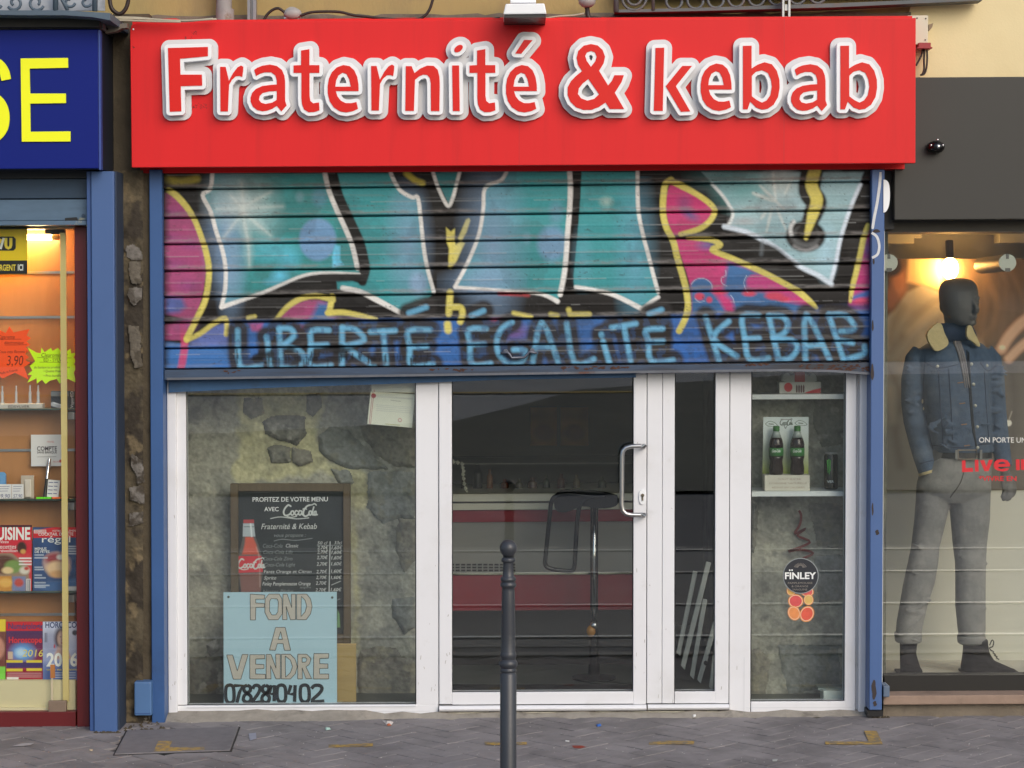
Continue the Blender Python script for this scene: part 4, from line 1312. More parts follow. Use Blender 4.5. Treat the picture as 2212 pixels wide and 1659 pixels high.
mk('bottom_lip', *ribbon([(360, 818.5), (900, 810.5), (1400, 803), (1700, 799.5), (1800, 801.5), (1879, 807)], 5, YSH - .030, YSH - .0195), M('lip_metal', (96, 100, 108), .5, .25, 9, dirt=(54, 54, 58), damt=.8, dscale=5, dirt2=(96, 54, 36), d2scale=5, d2lo=.60, d2hi=.70), sh)
mk('bottom_flap', *prism([[(363, 816), (1000, 806), (1374, 801), (1374, 815.5), (1100, 820), (840, 829.5), (553, 839), (365, 848)]], -.040, -.034), M('flap_blue', (48, 88, 128), .5, .15, 4, dirt=(40, 56, 74), damt=.6, dscale=5), sh, bevel=.0015)
rs_ = []
for (ua, ub, va, vb_, n) in ((925, 1018, 797, 801, 16), (1205, 1360, 792, 797, 34), (1600, 1660, 786, 790, 12), (1715, 1876, 787, 802, 70), (480, 520, 800, 806, 6)):
    for i in range(n):
        u = rnd.uniform(ua, ub); v = rnd.uniform(va, vb_); L = rnd.uniform(3, 12)
        rs_.append(ribbon([(u, v), (u + L * .5, v + rnd.uniform(-1, 1)), (u + L, v + rnd.uniform(-1.5, 1))], [rnd.uniform(.8, 2), rnd.uniform(2, 5), rnd.uniform(.5, 1.5)], YSH - .0212 - i * 1e-5, YSH - .0203))
mk('rust_patch', *join(*rs_), M('rust_brown', (74, 46, 34), .9, .35, 60, dirt=(30, 26, 24), damt=.8, dscale=40, dirt2=(150, 120, 96), d2scale=50, d2lo=.6, d2hi=.66), sh, kind='stuff', shell=True)
# pull handle on the lowest slat
hq = lambda x, y: P(881 + x / 3.497, 365.96 + y / 3.497, YSH - .022)
m_hand = M('handle_steel', (104, 108, 120), .4, .15, 9, metal=.6)
mk('pull_handle', *tube([hq(700, 1388), hq(755, 1382), hq(770, 1400), hq(785, 1425), hq(880, 1420), hq(905, 1395), hq(920, 1376), hq(975, 1388)], .006, 8), m_hand, sh, smooth=True)
for x_, y_ in ((740, 1375), (940, 1368)): mk('handle_bracket', *disc(881 + x_ / 3.497, 365.96 + y_ / 3.497, 5, YSH - .02, YSH), m_hand, sh)
# guide rails
mk('guide_rail', *box(325, 352.5, 366, 1568, -.125, .03), m_bluep, sh, bevel=.003, bseg=1)
mk('guide_flange', *box(308, 324.5, 366, 1470, -.035, .03), M('blue_flange', (38, 66, 124), .5, .1, 3), sh)
rr = mk('guide_rail', *box(1880.5, 1908, 366, 1534, -.125, .03), m_bluel, sh, bevel=.003, bseg=1)
mk('rail_foot', *box(1874, 1907, 1534.5, 1548, -.11, .03), m_black, sh)
mk('dark_channel', *box(1874, 1880, 366, 1545, -.04, .03), m_black, sh)
m_wsp = M('white_spray', (206, 208, 210), .6, .1, 40)
zg = lambda p: (1355.4 + p[0] / 3.497, 365.96 + p[1] / 3.497)
mk('spray_stroke', *ribbon([zg(p) for p in smooth_path([(1912, 20), (1905, 120), (1885, 260), (1865, 360), (1851, 450)], 5)], [5, 5, 6, 6] + [6] * 16 + [4], -.1262, -.1255), m_wsp, rr)
mk('spray_stroke', *ribbon([zg(p) for p in smooth_path([(1845, 478), (1885, 510), (1902, 575), (1890, 640), (1848, 668)], 5)], 5.5, -.1262, -.1255), m_wsp, rr)
bk = []
for (x, y, a, b) in ((1880, 465, 8, 4), (1850, 1530, 3.5, 18), (1853, 1180, 2, 12), (1860, 690, 2, 8)):
    c = zg((x, y)); bk.append(prism([[(c[0] + a * math.cos(t) * (1 + .2 * math.sin(3 * t)), c[1] + b * math.sin(t)) for t in [k * math.pi / 8 for k in range(16)]]], -.1261, -.1256))
for (u, v, a, b) in ((1888, 1490, 5, 22), (1890, 1520, 4, 6), (1895, 1150, 4, 6), (1885, 1100, 2, 14)):
    bk.append(prism([[(u + a * math.cos(t) * (1 + .25 * math.sin(4 * t)), v + b * math.sin(t)) for t in [k * math.pi / 8 for k in range(16)]]], -.1261, -.1256))
mk('paint_chip', *join(*bk), M('rust_dark', (58, 50, 48), .8, .2, 30), rr, kind='stuff')
# small blue boxes at the feet of the rails
cb = thing('junction_cabinet', 'small blue metal box at the foot of the stone pier beside the shutter rail', 'box', P(309, 1546, -.10))
mk('body', *box(290, 327, 1473, 1546, -.172, -.10), M('blue_box', (76, 112, 158), .5, .06, 4), cb, bevel=.006)
mk('lid_seam', *ribbon([(292, 1541), (325, 1541)], 1.2, -.1728, -.171), MATS['blue_flange'], cb)
bkx = thing('latch_box', 'little grey blue latch box on the right hand shutter rail above the stone sill', 'latch', P(1916, 1510, -.10))
mk('body', *box(1908.3, 1922, 1482, 1506, -.13, -.02), M('latch_grey', (92, 108, 128), .5, .1, 9), bkx, bevel=.005)
sl = thing('alarm_sounder', 'white rounded alarm sounder on the side of the right shutter rail below the red sign', 'alarm', P(1916, 458, -.1))
sp = [(1908.5, 388), (1916, 390), (1921, 400), (1922.5, 424), (1920, 445), (1914, 457), (1908.5, 459)]
mk('cover', *prism([smooth_path(sp, 3) ], -.13, -.03), m_white, sl, bevel=.006)

# ================================================================== white shopfront
m_pvc = M('white_pvc', (226, 227, 230), .32, .015, 3, dirt=(204, 203, 200), damt=.5, dscale=2.2, dlo=.5, dhi=.8, spec=.5, wdirt=(176, 172, 164), wscale=9, wamt=.35, wlo=.60, whi=.80)
m_pvc2 = M('threshold_cream', (206, 202, 184), .6, .06, 9, dirt=(150, 146, 132), damt=.5, dscale=8)
m_gask = M('gasket', (26, 26, 30), .6, .05, 5)
m_glass = GLASS('window_glass', .082, (.96, .98, .97), 0.0, .0)
m_glass2 = GLASS('door_glass', .085, (.96, .98, .97), 0.0, .0)
m_inox = M('brushed_steel', (190, 190, 188), .28, .05, 30, metal=1.0)
YW = 0.0
sf = thing('shopfront', 'white plastic framed kebab shopfront with glazed door and two side windows', 'shopfront', P(1118, 1545, YW))
def bars(*bx, bev=.003):
    return [box(*b) for b in bx]
def gasket(u0, u1, v0, v1, Y, t=1.6):
    return join(box(u0, u0 + t, v0, v1, Y - .004, Y + .01), box(u1 - t, u1, v0, v1, Y - .004, Y + .01), box(u0 + t, u1 - t, v1 - t * 1.3, v1, Y - .004, Y + .01, k=K))
# left window
lw_ = mk('window_frame', *join(box(382, 402.6, 740, 1523, YW, .075), box(382, 947, 1523.2, 1551.5, YW, .075), box(898.5, 947, 740, 1523, YW, .075), box(402.8, 898.3, 740, 800, YW, .075)), m_pvc, sf, bevel=.004)
mk('bead', *join(box(403, 898, 1526.5, 1528, YW - .004, YW + .001), box(404, 929, 1537, 1537.8, YW - .0015, YW + .001)), M('pvc_shade', (206, 208, 212), .4, .02, 4), lw_)
mk('pane', *box(402.7, 898.4, 800, 1523, .034, .042), m_glass, lw_)
mk('gasket', *gasket(402.7, 898.4, 800, 1523.2, .022), m_gask, lw_)
mk('jamb_cover', *box(362, 381.5, 740, 1563, -.020, .06), m_pvc, sf, bevel=.004)
# door leaf
dr = mk('door', *join(box(948.5, 976, 750, 1521.5, YW - .008, .062), box(1368.3, 1396.5, 750, 1521.5, YW - .008, .062), box(976.2, 1368.1, 1495, 1521.5, YW - .008, .062), box(976.2, 1368.1, 750, 806, YW - .008, .062)), m_pvc, sf, bevel=.004)
mk('pane', *box(976, 1368.3, 806, 1495, .030, .038), m_glass2, dr)
mk('gasket', *gasket(976, 1368.3, 806, 1495.3, .012, 1.8), m_gask, dr)
def halfround(u0, u1, v0, v1, Yf, depth, seg=6):
    L = []
    for i in range(seg + 1):
        a = math.pi * i / seg
        L.append((-(math.sin(a)) * depth, (1 - math.cos(a)) / 2))
    um = (u0 + u1) / 2
    xa_, xb_ = P(u0, (v0 + v1) / 2, Yf).x, P(u1, (v0 + v1) / 2, Yf).x
    z0, z1 = P(um, v0, Yf).z, P(um, v1, Yf).z
    V, Fc = [], []
    for x in (xa_, xb_):
        for dy, t in L: V.append((x, Yf + dy, z0 + (z1 - z0) * t + K * (x - (xa_ + xb_) / 2)))
    n = seg + 1
    for i in range(seg): Fc.append((i, i + 1, n + i + 1, n + i))
    Fc += [(0, n, 2 * n - 1, n - 1), tuple(range(n)), tuple(range(2 * n - 1, n - 1, -1))]
    return V, Fc
mk('drip_rail', *halfround(949, 1396, 1523, 1536, YW - .006, .022), m_pvc, dr, smooth='auto')
hx = lambda u, v, Y: P(u, v, Y)
hp = [(1391, 963.5, -.010), (1391, 963.5, -.045), (1384, 963.5, -.055), (1364, 964, -.055), (1352, 967, -.055), (1345.5, 974, -.055), (1343.5, 986, -.055), (1343, 1040, -.055), (1342.5, 1090, -.055), (1345, 1103, -.055), (1352, 1110, -.055), (1364, 1112.5, -.055), (1384, 1112.5, -.055), (1391, 1112.5, -.045), (1391, 1112.5, -.010)]
mk('handle', *tube([hx(*q) for q in hp], .0112, 12), m_inox, dr, smooth='auto')
lk = smooth_path([(1381, 1064), (1387.5, 1057.5), (1394, 1064), (1394, 1083), (1387.5, 1090), (1381, 1083)], 4, True)
lp = mk('lock_plate', *prism([lk], YW - .015, YW - .0075), m_white, dr, bevel=.002)
mk('keyhole', *join(disc(1388, 1070, 3.6, YW - .019, YW - .014), box(1386.2, 1389.8, 1071, 1081.5, YW - .019, YW - .014)), M('brass_lock', (120, 112, 98), .4, .1, 30, metal=.7), dr)
for a_, b_ in ((947, 948.5), (1396.5, 1398), (1575, 1576.4)): mk('joint_line', *box(a_, b_, 750, 1536, YW + .01, .05), M('joint_grey', (120, 124, 132), .7, .05, 4), sf)
# narrow fixed leaf
nl = mk('side_leaf', *join(box(1398, 1430.2, 750, 1519.5, YW - .008, .062), box(1431, 1457, 750, 1519.5, YW - .008, .062), box(1545, 1575, 750, 1519.5, YW - .008, .062), box(1457.2, 1544.8, 1494, 1519.5, YW - .008, .062), box(1457.2, 1544.8, 750, 806, YW - .008, .062)), m_pvc, sf, bevel=.003)
mk('pane', *box(1457, 1545, 806, 1494, .030, .038), m_glass2, nl)
mk('gasket', *gasket(1457, 1545, 806, 1494.3, .012, 1.8), m_gask, nl)
mk('drip_rail', *halfround(1399, 1574.5, 1521, 1533.5, YW - .006, .022), m_pvc, nl, smooth='auto')
mk('threshold', *box(947.5, 1575.5, 1537.5, 1546, YW - .004, .08), m_pvc2, sf)
# right window
rw = mk('window_frame', *join(box(1576.5, 1622, 750, 1541, YW, .075), box(1622.2, 1826, 1515.5, 1541, YW, .075), box(1826.2, 1849, 750, 1541, YW, .075), box(1622.2, 1826, 750, 800, YW, .075)), m_pvc, sf, bevel=.004)
mk('pane', *box(1622, 1826.2, 800, 1515.5, .034, .042), m_glass, rw)
mk('gasket', *gasket(1622, 1826.2, 800, 1515.8, .020, 1.8), m_gask, rw)
mk('bead', *join(box(1607, 1607.8, 1420, 1541, YW - .0015, YW + .001), box(1612, 1840, 1528, 1528.7, YW - .0015, YW + .001)), MATS['pvc_shade'], rw)
mk('corner_post', *join(box(1849.2, 1856, 750, 1542, YW + .02, .075), box(1856.2, 1873.5, 750, 1543, YW - .018, .075)), m_pvc, sf, bevel=.008, bseg=3)

# scuffs and drips on the white frames
sf_ = []
for i in range(46):
    u = rnd.choice([rnd.uniform(364, 402), rnd.uniform(900, 975), rnd.uniform(1370, 1456), rnd.uniform(1546, 1620)])
    v = rnd.choice([rnd.uniform(860, 1500), rnd.uniform(1400, 1515)])
    yy = -.0216 if u < 381 else (-.0094 if 949 < u < 975 or 1369 < u < 1574 else -.0012)
    if any(abs(u - e_) < 3 for e_ in (382, 403, 898, 947, 949, 976, 1368, 1397, 1430, 1431, 1457, 1545, 1575, 1622)): continue
    sf_.append(ribbon([(u, v), (u + rnd.uniform(-2, 2), v + rnd.uniform(2, 9))], rnd.uniform(.4, 1.1), yy, yy + .0009))
for i in range(30):
    u = rnd.uniform(390, 940); v = rnd.uniform(1538, 1549)
    sf_.append(ribbon([(u, v), (u + rnd.uniform(4, 16), v + rnd.uniform(-1, 1))], rnd.uniform(.5, 1.4), -.0012, -.0003))
mk('scuff_mark', *join(*sf_), M('frame_scuff', (168, 164, 158), .8, .2, 40), sf, kind='stuff', shell=True)
# ================================================================== left window of the kebab shop
m_print = M('printed_card', rough=.55, var=.03, scale=30, attr=True)
m_chalk = M('chalk_white', (206, 208, 204), .9, .25, 90)
m_chalkd = M('chalk_faint', (140, 146, 144), .9, .3, 90)
m_signw = M('print_white', (232, 234, 232), .6, .02, 5)
YC = .34
cq = lambda x, y: (474.4 + x / 3.4007, 1043.7 + y / 3.4007)
cb_ = thing('chalkboard', 'wood framed drinks chalkboard with white menu writing leaning behind the blue notice', 'chalkboard', P(628, 1394, YC))
m_wood = M('dark_wood', (92, 78, 58), .6, .2, 5, stretch=(6, 1, 1))
f0, f1 = cq(80, 4), cq(960, 1190)
i0, i1 = cq(136, 60), cq(908, 1110)
mk('frame', *join(box(f0[0], i0[0], f0[1], f1[1], YC - .02, YC + .02, k=0), box(i1[0], f1[0], f0[1], f1[1], YC - .02, YC + .02, k=0), box(i0[0], i1[0], f0[1], i0[1], YC - .019, YC + .02, k=0), box(i0[0], i1[0], i1[1], f1[1], YC - .019, YC + .02, k=0)), m_wood, cb_, bevel=.002, bseg=1)

def chalk(p):
    p.mul(30, 20, .25, 4)
    p.frame(474.4, 1043.7, 3.4007)
    W = (206, 210, 206); D = (150, 156, 154)
    # printed bottle
    bo = [(180, 270), (248, 270), (252, 300), (254, 330), (262, 392), (285, 450), (305, 520), (318, 590), (316, 680), (302, 760), (300, 810), (160, 810), (150, 740), (138, 660), (136, 580), (142, 520), (160, 440), (172, 392), (172, 330), (178, 300)]
    p.poly(bo, (92, 88, 84), 1.2)
    p.poly([(190, 395), (245, 395), (268, 450), (290, 525), (165, 525), (185, 450)], (206, 92, 70), 4)
    p.poly([(172, 296), (252, 296), (262, 392), (170, 392)], (176, 186, 192), 1.5)
    p.stroke([(180, 320), (250, 320)], 6, (110, 116, 120), 1, sm=0); p.stroke([(228, 300), (236, 390)], 12, (220, 226, 228), 2, sm=0)
    p.poly([(176, 268), (252, 268), (254, 294), (174, 294)], (176, 66, 68), 1.2)
    p.poly([(140, 536), (306, 534), (316, 590), (318, 652), (140, 660)], (204, 40, 52), 1.2)
    p.poly([(150, 670), (306, 660), (300, 810), (160, 810)], (126, 84, 76), 3)
    p.stroke([(270, 470), (292, 560), (296, 760)], 8, (190, 170, 160), 3, .5)
    script(p, 132, 622, 62, 190, W, 9)
    script(p, 466, 235, 70, 240, W, 10)
    p.stroke([(375, 260), (450, 248), (560, 262), (655, 255)], 6, W, 1)
    p.stroke([(400, 425), (460, 412), (560, 420), (680, 405)], 4, D, 1)
    p.stroke([(812, 430), (808, 600), (804, 800)], 6, W, 1)
    p.stroke([(715, 458), (900, 455)], 4, D, 1)
    p.stroke([(822, 748), (888, 720)], 4, W, 1); p.stroke([(860, 860), (885, 850)], 4, D, 1)
    p.poly([(866, 930), (880, 960), (886, 1060), (864, 1060)], (116, 160, 110), 2)

def script(p, x, y, h, wd, col, w):
    """flowing soft-drink script, drawn as pen strokes; x,y = left end of the baseline"""
    k = wd / 240.0; m = h / 70.0
    def s_(pts, ww=1.0): p.stroke([(x + a * k, y - b * m) for a, b in pts], w * ww, col, .9)
    s_([(56, 66), (38, 74), (14, 50), (4, 20), (16, -2), (40, 2), (58, 16)], 1.2)
    s_([(76, 30), (62, 28), (56, 10), (68, 0), (80, 12), (74, 30)])
    s_([(106, 30), (94, 32), (86, 14), (96, 0), (110, 10)])
    s_([(134, 30), (120, 32), (114, 12), (124, 0), (136, 14), (138, 30), (138, 8), (146, 2)])
    s_([(146, 44), (160, 50), (172, 44)], .8)
    s_([(196, 74), (176, 66), (156, 40), (148, 10), (160, -8), (180, -2), (192, 12)], 1.2)
    s_([(196, 74), (212, 76), (232, 84), (244, 74)], .8)
    s_([(206, 30), (194, 28), (190, 8), (200, 0), (210, 12), (206, 30)])
    s_([(226, 60), (218, 30), (216, 4), (226, 2)])
    s_([(240, 28), (230, 24), (228, 6), (236, 0), (242, 12), (242, 28), (244, 4), (252, 4)])
    s_([(30, -10), (60, -16), (100, -8)], .7)
bd = sheet('board', (i0[0], i1[0], i0[1], i1[1]), YC, .75, (36, 42, 42), chalk, m_print, cb_)
q = lambda x, y: cq(x, y)
def ct(s, x0, y, ch, x1, m=m_chalk, **k):
    a = cq(x0, y); return textgeo(s, a[0], a[1], ch / 3.4007, YC - .001, u1=cq(x1, y)[0], **k)
mk('lettering', *join(ct('PROFITEZ DE VOTRE MENU', 242, 136, 32, 795, bold=.012), ct('AVEC', 328, 206, 30, 434, bold=.014)), m_signw, cb_, shell=True)
mk('handwriting', *join(ct('Fraternité & Kebab', 305, 338, 40, 715, shear=.25, bold=.004), ct('50 cl', 718, 450, 22, 792, shear=.2), ct('33cl', 842, 448, 22, 900, shear=.2),
   *[ct('2,70€', 718 - 2 * i, 486 + dy, 24, 798 - 2 * i, shear=.2, bold=.006) for i, dy in enumerate((0, 32, 72, 120, 176, 218, 260, 310))],
   *[ct('1,60€', 822 - i, 486 + dy, 24, 902 - i, shear=.2, bold=.006) for i, dy in enumerate((0, 34, 74, 118, 172, 218, 308))],
   ct('Fanta Orange et Citron', 325, 662, 24, 675, shear=.2), ct('Finley Pamplemousse Orange', 315, 752, 26, 668, shear=.2, bold=.008), ct('Classic', 486, 472, 26, 580, shear=.3), ct('Sprite', 325, 708, 26, 416, shear=.3)), m_chalk, cb_, shell=True)
mk('faint_handwriting', *join(ct('vous propose :', 400, 395, 26, 635, shear=.3), ct('Coca-Cola', 318, 474, 28, 462, shear=.3), ct('Coca-Cola Life', 320, 520, 26, 536, shear=.3), ct('Coca-Cola Zéro', 322, 568, 26, 536, shear=.3), ct('Coca-Cola Light', 328, 612, 26, 556, shear=.3), ct('sanguine', 588, 772, 16, 672, shear=.3), ct('Nestea Pêche', 318, 806, 24, 540, shear=.2)), m_chalkd, cb_, shell=True)

# blue notice: FOND A VENDRE
YN = .075
m_notice = M('notice_blue', (172, 204, 216), .6, .02, 2)
m_ol = M('pencil_grey', (92, 90, 88), .8, .1, 20)
m_fill = M('notice_beige', (190, 184, 172), .8, .08, 12)
m_ink = M('marker_ink', (22, 30, 36), .6, .15, 30)
nt_ = thing('notice_board', 'pale blue handmade FOND A VENDRE notice with black phone number in the left window', 'notice', P(605, 1523, YN))
n0, n1 = cq(27, 803), cq(862, 1628)
mk('board', *prism([[n0, cq(860, 800), n1, cq(30, 1632)]], YN, YN + .012), m_notice, nt_, bevel=.001, bseg=1)
GLY = {
 'F': [[(225, 815), (332, 822), (328, 852), (265, 852), (265, 880), (330, 884), (328, 912), (266, 912), (264, 1005), (226, 1005)]],
 'O': [[(362, 815), (438, 815), (458, 850), (460, 960), (430, 1003), (360, 1003), (332, 950), (334, 850)], [(378, 848), (422, 850), (432, 870), (428, 945), (412, 968), (384, 968), (366, 940), (368, 868)]],
 'N': [[(466, 815), (496, 815), (530, 915), (526, 815), (558, 815), (558, 1003), (520, 1003), (488, 905), (496, 1003), (462, 1003)]],
 'D': [[(566, 815), (640, 815), (668, 850), (680, 905), (668, 960), (636, 1003), (566, 1003)], [(600, 832), (628, 860), (640, 905), (628, 945), (598, 980)]],
 'A': [[(412, 1060), (482, 1060), (522, 1228), (476, 1228), (466, 1178), (424, 1178), (410, 1228), (366, 1226)], [(448, 1090), (462, 1148), (430, 1148)]],
 'V': [[(52, 1262), (96, 1262), (130, 1380), (166, 1258), (210, 1258), (156, 1440), (100, 1440)]],
 'E': [[(222, 1260), (332, 1260), (330, 1290), (266, 1292), (264, 1330), (326, 1332), (326, 1362), (264, 1364), (264, 1402), (336, 1404), (336, 1438), (222, 1438)]],
 'N2': [[(342, 1258), (378, 1258), (414, 1360), (412, 1256), (446, 1256), (446, 1438), (414, 1438), (374, 1340), (378, 1438), (342, 1438)]],
 'D2': [[(454, 1256), (520, 1256), (556, 1296), (570, 1348), (556, 1400), (520, 1438), (454, 1438)], [(482, 1270), (520, 1300), (536, 1348), (520, 1392), (484, 1426)]],
 'R': [[(574, 1256), (640, 1256), (672, 1290), (660, 1330), (634, 1350), (676, 1436), (634, 1436), (606, 1356), (608, 1438), (574, 1438)], [(606, 1282), (632, 1282), (642, 1298), (632, 1314), (606, 1316)]],
 'E2': [[(692, 1252), (802, 1252), (800, 1286), (736, 1288), (734, 1326), (796, 1328), (796, 1360), (734, 1362), (734, 1402), (802, 1402), (802, 1438), (690, 1438)]],
}
outl, fil = [], []
for g in GLY.values():
    lp_ = [[cq(*p) for p in l] for l in g]
    fil.append(prism(lp_, YN - .0012, YN - .0002, Yr=YN))
    for l in lp_:
        for a, b in zip(l, l[1:] + l[:1]):
            outl.append(ribbon([a, b], 1.25, YN - .0024, YN - .0013))
mk('lettering', *join(*fil), m_fill, nt_, shell=True)
mk('letter_outline', *join(*outl), m_ol, nt_, shell=True)
DIG = {
 '0': [[(0, 20), (12, 4), (38, 0), (56, 18), (62, 70), (58, 118), (36, 136), (12, 128), (0, 100), (-2, 50), (2, 18)]],
 '7': [[(0, 4), (62, 4), (40, 60), (22, 134)]],
 '8': [[(32, 2), (8, 14), (10, 46), (32, 64), (60, 92), (54, 126), (28, 136), (4, 118), (8, 86), (32, 64), (54, 44), (54, 14), (32, 2)]],
 '2': [[(2, 28), (18, 4), (46, 4), (58, 28), (44, 66), (4, 130), (70, 128)]],
 '4': [[(22, 0), (4, 70), (40, 72)], [(50, 0), (46, 134)]],
}
dg_ = []
for ch, x, w_, sc_ in (('0', 46, 60, 1), ('7', 106, 60, 1), ('8', 172, 60, .96), ('2', 240, 60, 1), ('8', 308, 58, .98), ('4', 362, 52, .92), ('0', 424, 62, .95), ('4', 500, 68, .95), ('0', 594, 64, .95), ('2', 672, 86, .95)):
    for st in DIG[ch]:
        pts = smooth_path(st, 4) if len(st) > 3 and ch != '7' else st
        dg_.append(ribbon([cq(x + a * w_ / 62, 1484 + b * sc_ * .96) for a, b in pts], 7.4, YN - .0022, YN - .0004))
mk('phone_number', *join(*dg_), m_ink, nt_, shell=True)
mk('screw', *join(disc(*cq(65, 836), 2.6, YN - .004, YN), disc(*cq(827, 840), 2.6, YN - .004, YN)), M('screw_grey', (92, 98, 92), .4, .1, 5, metal=.5), nt_)
pw = thing('plywood_sheet', 'bare plywood board leaning behind the right edge of the blue notice', 'board', P(748, 1521, .2))
mk('sheet', *box(700, 769, 1393.5, 1522, .20, .215, k=0), M('plywood', (172, 148, 96), .6, .18, 3, stretch=(.8, 1, 4), dirt=(190, 168, 116), damt=.5, dscale=4), pw, bevel=.001, bseg=1)
mk('edge', *box(700, 769, 1391, 1393.3, .198, .217, k=0), M('ply_edge', (198, 168, 110), .6, .1, 20), pw)
# certificate stuck to the glass
def cert(p):
    p.frame(553, 306 + 0, 4); p.frame(553, 1224 / 1.47559, 4)
    p.stroke([(1025, 10), (990, 345)], 5, (172, 76, 74), .7, sm=0); p.stroke([(1012, 10), (978, 345)], 3, (172, 76, 74), .7, sm=0)
    p.ell(1016, 102, 22, 20, (160, 56, 60), .8)
    p.stroke([(1050, 108), (1350, 128)], 13, (176, 176, 168), 1.4, .55, sm=0)
    p.stroke([(1165, 140), (1250, 150)], 4, (140, 140, 132), .8, sm=0)
    for y in (180, 195, 212, 228): p.stroke([(1040, y), (1340, y + 22)], 4, (170, 174, 172), .8, .7, sm=0)
    p.ell(1243, 312, 17, 17, (186, 120, 110), .8); p.ell(1243, 312, 11, 11, (214, 214, 204), .8)
    p.stroke([(1120, 346), (1240, 356)], 6, (176, 170, 110), .8, sm=0)
ce = thing('certificate', 'cream certificate with red seal stuck inside the top right corner of the left window', 'paper', P(842, 922, .03))
sheet('page', [(553 + 990 / 4, 829.5 + 64 / 4), (553 + 1374 / 4, 829.5 + 90 / 4), (553 + 1348 / 4, 829.5 + 378 / 4), (553 + 962 / 4, 829.5 + 345 / 4)], .046, 1.0, (216, 218, 200), cert, m_print, ce, thick=.001)
sheet('upper_page', [(801, 800), (898, 800), (896, 849), (803, 845.5)], .0475, 3, (206, 206, 190), lambda p: p.stroke([(812, 800), (809, 846)], 1, (172, 76, 74), .6, sm=0), m_print, ce, thick=.001)

# ================================================================== inside, seen through the door
m_ctop = M('counter_top', (204, 202, 186), .35, .03, 5)
m_burg = M('burgundy_panel', (134, 28, 40), .3, .06, 3)
m_cgrey = M('counter_grey', (128, 127, 122), .5, .06, 3)
m_vent = M('vent_dark', (20, 20, 20), .8, .1, 5)
YK = 1.05
ct_ = thing('serving_counter', 'white topped serving counter with burgundy bands inside behind the glass door', 'counter', P(1200, 1370, YK))
u0k, u1k = 930, 1420
mk('top', *join(box(u0k, u1k, 1066, 1083, YK - .06, YK + .8), box(u0k, u1k, 1086, 1101, YK - .03, YK + .8)), m_ctop, ct_, bevel=.004)
mk('band', *box(u0k, u1k, 1101.5, 1127, YK - .01, YK + .7), m_burg, ct_)
mk('panel', *box(u0k, u1k, 1127.5, 1236, YK, YK + .7), m_cgrey, ct_)
vs2 = []
for r_i in range(3):
    for c_i in range(12):
        a = 972 + c_i * 12.0; b = 1218 + r_i * 6.2
        vs2.append(box(a, a + 9, b, b + 3.6, YK - .003, YK + .02))
mk('vent_slot', *join(*vs2), m_vent, ct_)
mk('kick_strip', *box(u0k, u1k, 1236.5, 1241, YK - .02, YK + .7), M('bright_trim', (226, 222, 196), .15, .05, 9, metal=.9), ct_)
mk('lower_panel', *box(u0k, u1k, 1241.5, 1318, YK - .01, YK + .7), m_burg, ct_)
mk('plinth', *box(u0k, u1k, 1318.5, 1456, YK + .22, YK + .7), m_black, ct_)
# display case with bottles and jars over the counter
dc = thing('glass_display', 'dark glass display case on the counter holding small jars and a chain', 'display case', P(1180, 1066, YK + .3))
mk('back', *box(u0k, u1k, 985, 1066, YK + .62, YK + .66), M('case_dark', (34, 32, 28), .5, .1, 5), dc)
mk('shelf', *box(u0k, u1k, 1000, 1003, YK + .1, YK + .6), M('case_shelf', (86, 84, 76), .3, .1, 5), dc)
for (u, wd, h, c) in ((1002, 13, 46, (50, 40, 30)), (1032, 20, 66, (18, 18, 18)), (1058, 14, 52, (110, 66, 22)), (1090, 18, 30, (92, 46, 20)), (1122, 18, 30, (64, 60, 30)), (1150, 22, 34, (80, 50, 40)), (1180, 16, 40, (40, 48, 30)), (1212, 18, 42, (70, 30, 26)), (1245, 16, 40, (96, 84, 60)), (1300, 18, 36, (46, 50, 30))):
    c0 = P(u, 1065, YK + .3); rr_ = wd / 2 * S(YK + .3); hh = h * S(YK + .3)
    mk('jar', *lathe(c0, [(rr_, 0), (rr_, hh * .6), (rr_ * .9, hh * .72), (rr_ * .45, hh * .82), (rr_ * .45, hh)], 12), M('jar_%d' % u, c, .25, .1, 9), dc, smooth='auto')
lk_ = []
for i, (x, y) in enumerate(((1708, 668), (1745, 676), (1783, 690), (1787, 720), (1795, 750), (1790, 780), (1795, 815), (1800, 860), (1812, 900), (1825, 940))):
    lk_.append(tube([P(553 + (x + a) / 4, 829.5 + (y + b) / 4, YK + .05) for a, b in ((-10, 0), (0, -14), (10, 0), (0, 14), (-10, 0))], .006, 6))
mk('chain', *join(*lk_), M('chain_white', (190, 190, 176), .4, .1, 9), dc)
# two faded posters on the back wall
def faded(p):
    p.mul(24, 18, .3, 8)
    p.ell(p.U.mean(), p.V.mean() + 14, 22, 18, (120, 60, 40), 8, .7)
YP = 2.66
for (a, b, lab) in ((1146, 1203, 'faded orange food poster on the dark back wall, left of two'), (1211, 1271, 'faded orange food poster on the dark back wall, right of two')):
    tp = thing('wall_poster', lab, 'poster', P((a + b) / 2, 960, YP), 'orange posters on the back wall')
    sheet('print', (a, b, 880, 962), YP, 2.5, (186, 122, 50), faded, m_print, tp)
